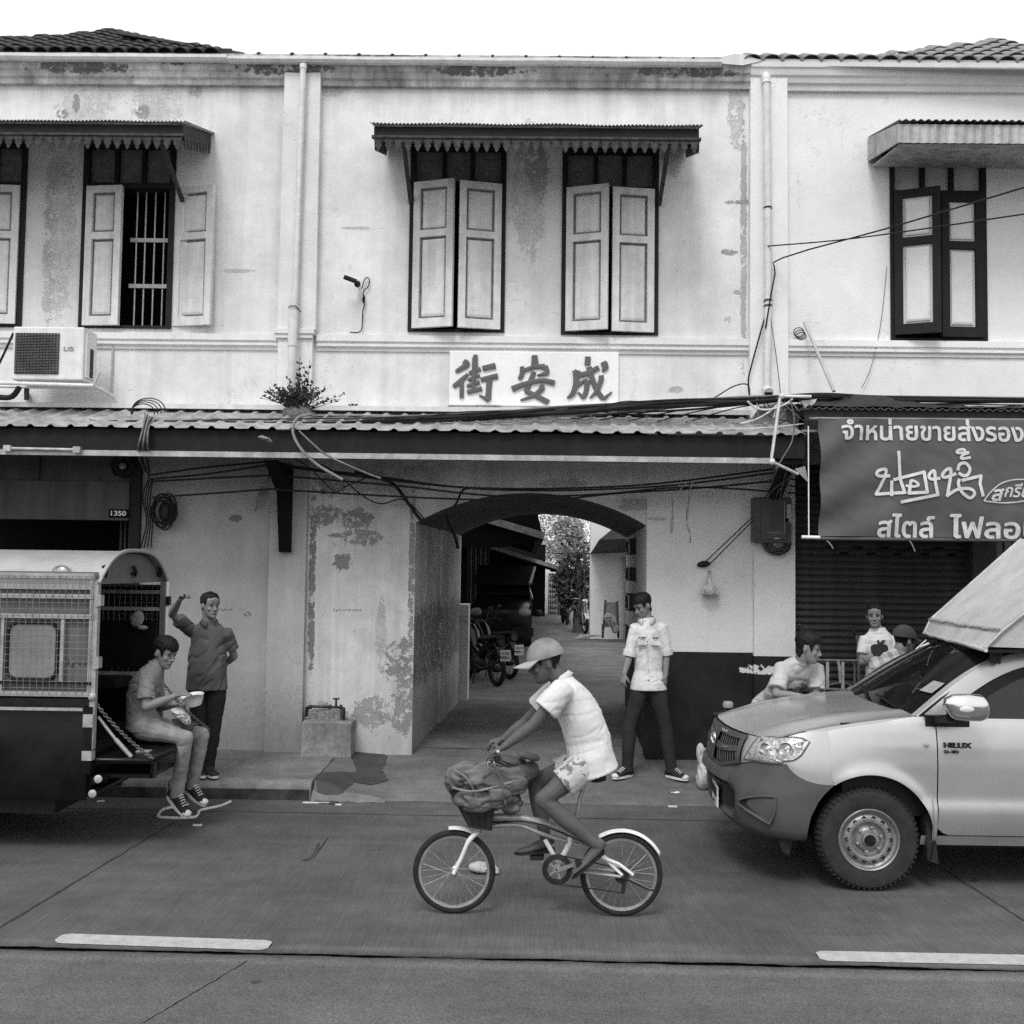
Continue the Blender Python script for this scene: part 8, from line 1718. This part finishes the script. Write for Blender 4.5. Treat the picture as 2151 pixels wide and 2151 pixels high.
# open shed roofs along the left side
def shed(label, e_px, y0, y1, sl, Xw, m, post=True):
    e = P(*e_px, y0); t_ = thing('shed_roof', label, 'shed', (e.x, y0, ZA_)); zt = e.z; xs_ = [e.x, e.x - Xw]
    MB().prism([(e.x, y0, zt), (e.x - Xw, y0, zt + Xw * sl), (e.x - Xw, y0, zt + Xw * sl + .08), (e.x, y0, zt + .08)], (0, y1 - y0, 0)).obj('roof_sheet', m, t_)
    MB().bar((e.x + .03, y0 - .03, zt + .0), (e.x - Xw, y0 - .03, zt + Xw * sl), .05, .12).obj('barge_board', m_zinc_dark, t_)
    for k in range(14):
        y = lerp(y0 + .3, y1, k / 13); MB().bar((e.x + .02, y, zt - .04), (e.x - Xw, y, zt + Xw * sl - .04), .06, .07).obj('rafter', m_hood, t_)
    MB().box((e.x - .1, y0, zt - .1), (e.x + .0, y1, zt - .001)).obj('eave_beam', m_hood, t_)
    if post:
        for y in (y0 + .4, (y0 + y1) / 2, y1 - .4): MB().box((e.x - Xw + .1, y, ZA_), (e.x - Xw + .2, y + .1, zt + Xw * sl)).obj('post', m_hood, t_)
    return t_
shed('dark open shed roof over the parked black truck, nearest in the alley', (1140, 1126), 18.0, 33, .28, 4.2, m_black)
shed('second dark shed roof with a pale barge board further down the alley', (1180, 1196), 33.2, 44, .3, 5, m_black, False)
MB().prism([P(*q, 18.06) for q in ((930, 1020), (1131, 1020), (1131, 1086), (1139, 1122), (1060, 1150), (930, 1150))], (0, .12, 0)).obj('lean_to', m_black, None, label='black gable sheet above the barge board of the nearest shed roof', cat='roof')
MB().box((-6.5, DW + PL + .2, ZA_), (-6.4, 45, 4.2)).obj('light_block_wall', m_black, None, label='unseen dark wall added behind the alley shed to block light', cat='wall')  # out of view, added to keep light out of the shed side
MB().box((-6.5, 44, ZA_), (P(1145, 1250, 44).x, 44.2, 3.2)).obj('shed_end_wall', m_black, None, label='dark end wall closing the shed', cat='wall')
rnd = random.Random(4)
for k in range(9): x = P(985 + k * 5, 1200, 30).x; MB().box((x - .05, 30, ZA_), (x + .04, 30.05, 2.9)).obj('fence_board', m_zinc_dark if k % 2 else m_gate, None, label='pale upright board seen through the shed behind the black truck', cat='board', group='upright boards behind the black truck')
# house with a gridded gate at the far end
q0, q1 = P(1152, 1290, 46), P(1172, 1205, 46); hs = thing('alley_house', 'pale house end with a tall gridded window at the end of the alley', 'building', (q0.x, 46, ZA_))
MB().box((q0.x - 3, 46.1, ZA_), (P(1176, 1250, 46).x, 46.3, P(1160, 1195, 46).z)).obj('wall', m_trim_r, hs); MB().box((q0.x, 46.0, q0.z - .4), (q1.x, 46.08, q1.z)).obj('window', m_white, hs)
for k in range(6): x = lerp(q0.x, q1.x, k / 5); MB().box((x - .015, 45.95, q0.z - .4), (x + .015, 45.99, q1.z)).obj('grid_bar', m_iron, hs)
for k in range(10): z = lerp(q0.z - .4, q1.z, k / 9); MB().box((q0.x, 45.93, z - .012), (q1.x, 45.97, z + .012)).obj('grid_bar', m_iron, hs)
MB().box((P(1172, 1250, 45).x, 45, ZA_), (P(1181, 1250, 45).x, 45.4, P(1175, 1200, 45).z)).obj('post', m_gate, hs)
# house on the right with its canopy and dark porch
q0, q1 = P(1239, 1338, 30), P(1263, 1338, 30); h2 = thing('alley_house', 'white walled house with a sloping porch canopy on the right of the alley', 'building', (q0.x, 30, ZA_))
MB().box((q0.x, 30, ZA_), (q1.x + .7, 30.4, 5.2)).obj('wall', m_low_r, h2); MB().box((q1.x + .0, 30.35, ZA_), (7, 30.6, 7)).obj('rear_wall', m_trim_r, h2)
c = [P(*q, 30) for q in ((1240, 1163), (1280, 1129), (1320, 1150), (1318, 1166))]; MB().prism([P(1240, 1163, 30), P(1282, 1129, 30), P(1330, 1129, 30), P(1330, 1160, 30)], (0, -3.5, .3)).obj('porch_canopy', m_gate, h2)
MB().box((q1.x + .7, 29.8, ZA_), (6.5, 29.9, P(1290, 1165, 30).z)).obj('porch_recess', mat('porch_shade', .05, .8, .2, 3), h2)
# cane chair in the porch
ch = thing('cane_chair', 'old cane armchair with a cloth over it, in the porch at right of the alley', 'chair', P(1285, 1342, 29)); K = lambda px, py, dy=0: P(px, py, 29 + dy)
for a, b in (((1272, 1260), (1266, 1340)), ((1297, 1262), (1299, 1340))): MB().tube([K(*a), K(*b)], .03, 6).obj('leg', m_bark, ch); MB().tube([K(*b), K(b[0], 1310)], .03, 6).obj('leg', m_bark, ch)
MB().box((K(1268, 1316).x, 28.7, K(1268, 1316).z), (K(1299, 1310).x, 29.1, K(1268, 1308).z)).obj('seat', m_bark, ch); MB().prism([K(1274, 1265), K(1295, 1265), K(1297, 1310), K(1271, 1310)], (0, .06, 0)).obj('backrest', m_zinc_dark, ch); lump('throw', [(K(1280, 1300, -.2), (.2, .1, .15), .3), (K(1292, 1318, -.25), (.12, .08, .16), -.2)], m_cloth_scrap, ch, .03, .03, 5, 3)
# trees: leaf cards through the volume of lumpy crowns
def tree(label, base, crowns, n, leaf, m, seed, name='tree', trunk=True):
    rnd = random.Random(seed); t_ = thing(name, label, 'tree' if 'tree' in name else 'shrub', base); lf = MB()
    for c, r in crowns:
        for k in range(n):
            while True:
                d = V((rnd.uniform(-1, 1), rnd.uniform(-1, 1), rnd.uniform(-1, 1)))
                if .15 < d.length < 1: break
            if mnoise.noise(V(c) * .7 + d * 1.9) < -.12: continue
            q = V(c) + V((d.x * r[0], d.y * r[1], d.z * r[2])); a = V((rnd.uniform(-1, 1), rnd.uniform(-1, 1), rnd.uniform(-.6, .6))).normalized(); b = a.cross(V((rnd.uniform(-1, 1), rnd.uniform(-1, 1), rnd.uniform(-1, 1)))).normalized(); L = leaf * rnd.uniform(.6, 1.4)
            lf.add([q, q + a * L * .5 + b * L * .28, q + a * L, q + a * L * .5 - b * L * .28], [(0, 1, 2, 3)])
    lf.obj('crown', m, t_, kind='stuff')
    if trunk:
        tp = V(crowns[0][0]); MB().tube([base, base.lerp(tp, .5) + V((.1, 0, 0)), tp], [.2, .15, .06], 8).obj('trunk', m_bark, t_, 60)
        for c, r in crowns[1:]: MB().tube([base.lerp(tp, .55), V(c)], [.09, .03], 6).obj('branch', m_bark, t_, 60)
    return t_
m_leafp = mat('haze_pale_foliage', .30, .6, .45, 5, .2, 40, .1, 40)  # distance haze put into the leaf colour
Q = lambda px, py, y: P(px, py, y)
tree('haze pale leafy tree filling the gap of sky at the end of the alley', V((Q(1185, 1200, 62).x, 62, ZA_)), [(Q(1180, 1125, 62), (2.0, 2.0, 1.9)), (Q(1150, 1140, 62), (1.7, 1.8, 2.2)), (Q(1205, 1150, 62), (1.3, 1.5, 1.2)), (Q(1170, 1180, 62), (2.2, 1.6, 1.4)), (Q(1195, 1112, 62), (1.0, 1.0, .8))], 2600, .15, m_leafp, 3)
tree('dark broad leaved tree against the white wall of the alley house', V((Q(1215, 1330, 33).x, 33, ZA_)), [(Q(1212, 1180, 33), (.55, .5, .8)), (Q(1195, 1215, 33), (.5, .5, .6)), (Q(1222, 1235, 33), (.4, .4, .9)), (Q(1200, 1250, 33), (.45, .4, .5))], 700, .17, m_foliage, 8)
wp_ = thing('palm_shrub', 'drooping long leaved palm shrub at the foot of the white alley wall', 'shrub', V((Q(1222, 1320, 31.5).x, 31.5, ZA_))); rnd = random.Random(6)
for k in range(34):
    a = rnd.uniform(0, 2 * pi); b0 = V((Q(1220, 1320, 31.5).x, 31.5, rnd.uniform(.6, 2.0))); d = V((cos(a), sin(a) * .6, 0)); L = rnd.uniform(.35, .6); pts = spline([b0, b0 + d * L * .5 + V((0, 0, .25)), b0 + d * L + V((0, 0, -.35))], 4); s_ = V((-d.y, d.x, 0)).normalized() * .028
    MB().grid([[p_ - s_ * (1 - i / len(pts)), p_ + s_ * (1 - i / len(pts))] for i, p_ in enumerate(pts)]).obj('frond', m_foliage if k % 3 else m_foliage_dark, wp_)
# --- black canopied truck parked in the alley
bt_ = thing('passenger_truck', 'black canopied truck parked under the alley shed, headlight towards us', 'truck', P(1060, 1360, 26)); m_bpaint = mat('black_car_paint', .006, .25, .3, 5, .1, 140, .1, 30, spec=.4)
Yt = 26; K = lambda px, py, dy=0: P(px, py, Yt + dy); xl, xr, xs_ = K(985, 1300).x, K(1117, 1300).x, .12
rows = []
for z, y, e in ((.45, 0, .0), (.75, -.12, .02), (1.0, -.10, .0), (1.12, .05, .05), (1.22, 1.0, .08), (1.27, 1.25, .1)): rows.append([(lerp(xl + e, xr - e, k / 12), Yt + y + .22 * abs(k / 6 - 1) ** 3, z + ZA_ - .05) for k in range(13)])
rows.append([(lerp(xl + .18, xr - .18, k / 12), Yt + 1.95, 1.72 + ZA_ - .05) for k in range(13)]); MB().grid(rows).obj('front_body', m_bpaint, bt_, 40)
MB().grid([[(lerp(xl + .16, xr - .16, k / 12), lerp(Yt + 1.22, Yt + 1.9, t), lerp(1.3, 1.68, t) + ZA_ - .03) for k in range(13)] for t in (0, .5, 1)]).obj('windscreen', m_glass, bt_)
MB().prism([(xr, Yt + .2, .45 + ZA_), (xr, Yt + 5, .45 + ZA_), (xr, Yt + 5, 1.2 + ZA_), (xr - .12, Yt + 3.2, 1.68 + ZA_), (xr - .14, Yt + 1.9, 1.66 + ZA_), (xr - .02, Yt + 1.15, 1.2 + ZA_), (xr, Yt + .15, 1.05 + ZA_)], (-.05, 0, 0)).obj('side_body', m_bpaint, bt_)
MB().prism([(xr + .006, Yt + 1.5, 1.22 + ZA_), (xr + .006, Yt + 3.0, 1.22 + ZA_), (xr - .1, Yt + 3.0, 1.6 + ZA_), (xr - .12, Yt + 2.0, 1.6 + ZA_)], (-.02, 0, 0)).obj('side_window', m_glass, bt_)
for a in ((1.15, 1.2), (3.05, 1.2)): MB().tube([(xr + .01, Yt + a[0], 1.2 + ZA_), (xr - .12, Yt + a[0] + .75, 1.66 + ZA_)], .03, 6).obj('pillar', m_steel, bt_)
for sx in (0, 1): c = V((xr - .22 if sx else xl + .22, Yt - .02 if sx else Yt - .02, .98 + ZA_ - .08)); MB().ell(c + V((0, .06, -.02)), (.2, .12, .11), None, 14, 10).obj('headlight', m_zinc_dark, bt_, 60); MB().box((c.x - .26, Yt - .2, .5), (c.x + .26, Yt + .1, .72)).obj('bumper_corner', m_trim, bt_)
mq = K(1131, 1288, .8); MB().ell(mq, (.12, .07, .09)).obj('mirror', m_trim, bt_, 60)
cz = P(1060, 1187, 27.2).z; MB().prism([(xl + .0, Yt + 1.3, 1.74), (xr + .05, Yt + 1.3, 1.74), (xr + .08, Yt + 2.1, cz), (xl + .15, Yt + 2.1, cz)], (0, 3.2, .0)).obj('canopy', m_black, bt_); MB().tube([(xr - .05, Yt + 1.28, 1.78), (xr + .08, Yt + 2.05, cz - .05)], .04, 6).obj('canopy_frame', m_zinc_dark, bt_, 60)
for sx in (xl + .1, xr - .1): MB().lathe([(.2, -.1), (.34, -.1), (.34, .1), (.2, .1)], (sx, Yt + .95, .34 + ZA_), (1, 0, 0), 24).obj('wheel', m_tyre, bt_, 50)
MB().box((xl + .2, Yt + .3, .3), (xr - .15, Yt + 5, 1.0)).obj('chassis', m_trim, bt_)
# --- motorcycles
def motorcycle(label, base, yaw, sc=1.0, paint=None, group=None, plate=None):
    t_ = thing('motorcycle', label, 'motorcycle', base, group); Mx = Matrix.Translation(base) @ Matrix.Rotation(yaw, 4, 'Z') @ Matrix.Scale(sc, 4); paint = paint or m_bpaint; stl = m_iron if paint is m_bpaint else m_steel
    def ad(mb, nm, m, par=t_, sm=60): mb.v = [tuple(Mx @ V(p_)) for p_ in mb.v]; return mb.obj(nm, m, par, sm)
    for x in (-.6, .6):
        w = ad(MB().lathe([(.22, -.03), (.26, -.045), (.285, -.02), (.285, .02), (.26, .045), (.22, .03)], (x, 0, .285), (0, 1, 0), 36), 'wheel', m_rubber); ad(MB().lathe([(.215, -.025), (.205, 0), (.215, .025)], (x, 0, .285), (0, 1, 0), 30), 'rim', stl, w); ad(MB().lathe([(.05, -.06), (.06, 0), (.05, .06)], (x, 0, .285), (0, 1, 0), 12, True), 'hub', m_iron, w)
        for k in range(8): a = pi / 4 * k; ad(MB().tube([(x + .05 * cos(a), 0, .285 + .05 * sin(a)), (x + .21 * cos(a), 0, .285 + .21 * sin(a))], .006, 4), 'spoke', stl, w)
    for s in (-1, 1): ad(MB().tube([(-.6, s * .07, .285), (-.42, s * .07, .9)], .022, 8), 'fork_leg', stl); ad(MB().tube([(.6, s * .09, .285), (.45, s * .1, .62)], .022, 8), 'shock_absorber', stl); ad(MB().tube([(-.38, s * .05, 1.0), (-.36, s * .28, 1.02), (-.3, s * .36, .99)], .012, 8), 'handlebar', stl); ad(MB().tube([(-.36, s * .25, 1.02), (-.40, s * .33, 1.22)], .007, 6), 'mirror_stem', m_iron); ad(MB().ell((-.4, s * .35, 1.25), (.015, .05, .035)), 'mirror', stl)
    b = MB(); eloft(b, [(V((-.48, 0, .92)), (0, 1, 0), .09, .10), (V((-.36, 0, .80)), (0, 1, 0), .12, .14), (V((-.2, 0, .58)), (0, 1, 0), .10, .10), (V((.05, 0, .5)), (0, 1, 0), .10, .08), (V((.3, 0, .62)), (0, 1, 0), .12, .09), (V((.75, 0, .74)), (0, 1, 0), .07, .06)], 14); ad(b, 'body', paint)
    b = MB(); eloft(b, [(V((-.05, 0, .70)), (0, 1, 0), .07, .04), (V((.1, 0, .76)), (0, 1, 0), .12, .05), (V((.4, 0, .78)), (0, 1, 0), .13, .05), (V((.7, 0, .82)), (0, 1, 0), .09, .04)], 14); ad(b, 'seat', m_rubber)
    ad(MB().ell((-.52, 0, .93), (.06, .09, .08)), 'headlight', m_lens if paint is m_bpaint else m_white); ad(MB().ell((-.02, 0, .33), (.2, .12, .13)), 'engine', m_iron); ad(MB().tube([(.0, -.1, .3), (.3, -.14, .26), (.75, -.15, .36)], [.025, .03, .045], 8), 'exhaust', stl)
    rows = [[(x + .31 * cos(a), y, .285 + .31 * sin(a)) for y in (-.06, 0, .06)] for x in (-.6,) for a in [R(30 + 120 * k / 8) for k in range(9)]]; ad(MB().grid(rows), 'mudguard', paint)
    ad(MB().bar((.68, -.05, .72), (.92, -.05, .5), .12, .02), 'rear_mudguard', m_trim)
    if plate:
        b = MB(); b.box((.90, -.09, .44), (.915, .09, .62)); pl_ = ad(b, 'number_plate', m_white, t_, None)
        for k in range(2): b = MB(); b.box((.916, -.07, .47 + k * .075), (.919, .07, .515 + k * .075)); ad(b, 'plate_lettering', m_grey, pl_, None)
    ad(MB().tube([(.0, -.1, .3), (.1, -.2, .0)], .014, 6), 'side_stand', m_iron)
    return t_
motorcycle('dark motorcycle parked nearest inside the alley, its plate catching light', V((P(1010, 1432, 18).x, 18.1, ZA_)), R(-62), 1.0, None, 'dark motorcycles parked in the alley', True); motorcycle('dark motorcycle standing behind the nearest one before the black truck', V((P(1035, 1420, 19.4).x, 19.3, ZA_)), R(-58), 1.0, None, 'dark motorcycles parked in the alley', True)
motorcycle('white fronted motorcycle parked far down the alley by the shrubs', V((P(1216, 1320, 34).x, 33.0, ZA_)), R(100), 1.05, m_white); motorcycle('dark motorcycle farthest away near the gridded window', V((P(1187, 1302, 38).x, 38, ZA_)), R(95), 1.0, m_bpaint)
for k in range(4): q = G(1222 + k * 4, 1335, ZA_); MB().bar((q.x - .3, 29.5 + k * .1, ZA_ + .04 + .03 * k), (q.x + .35, 29.9 - k * .1, ZA_ + .1), .06, .03).obj('timber_scrap', m_zinc, None, label='scrap of pale timber on the alley floor by the white wall', cat='timber', group='timber scraps by the alley wall')
cable('thin cable crossing the sky gap above the alley', [P(1135, 1130, 25), P(1165, 1115, 30), P(1195, 1098, 35)], .012); cable('level cable strung across the alley below the trees', [P(1150, 1161, 33), P(1200, 1163, 32), P(1240, 1162, 30)], .015)
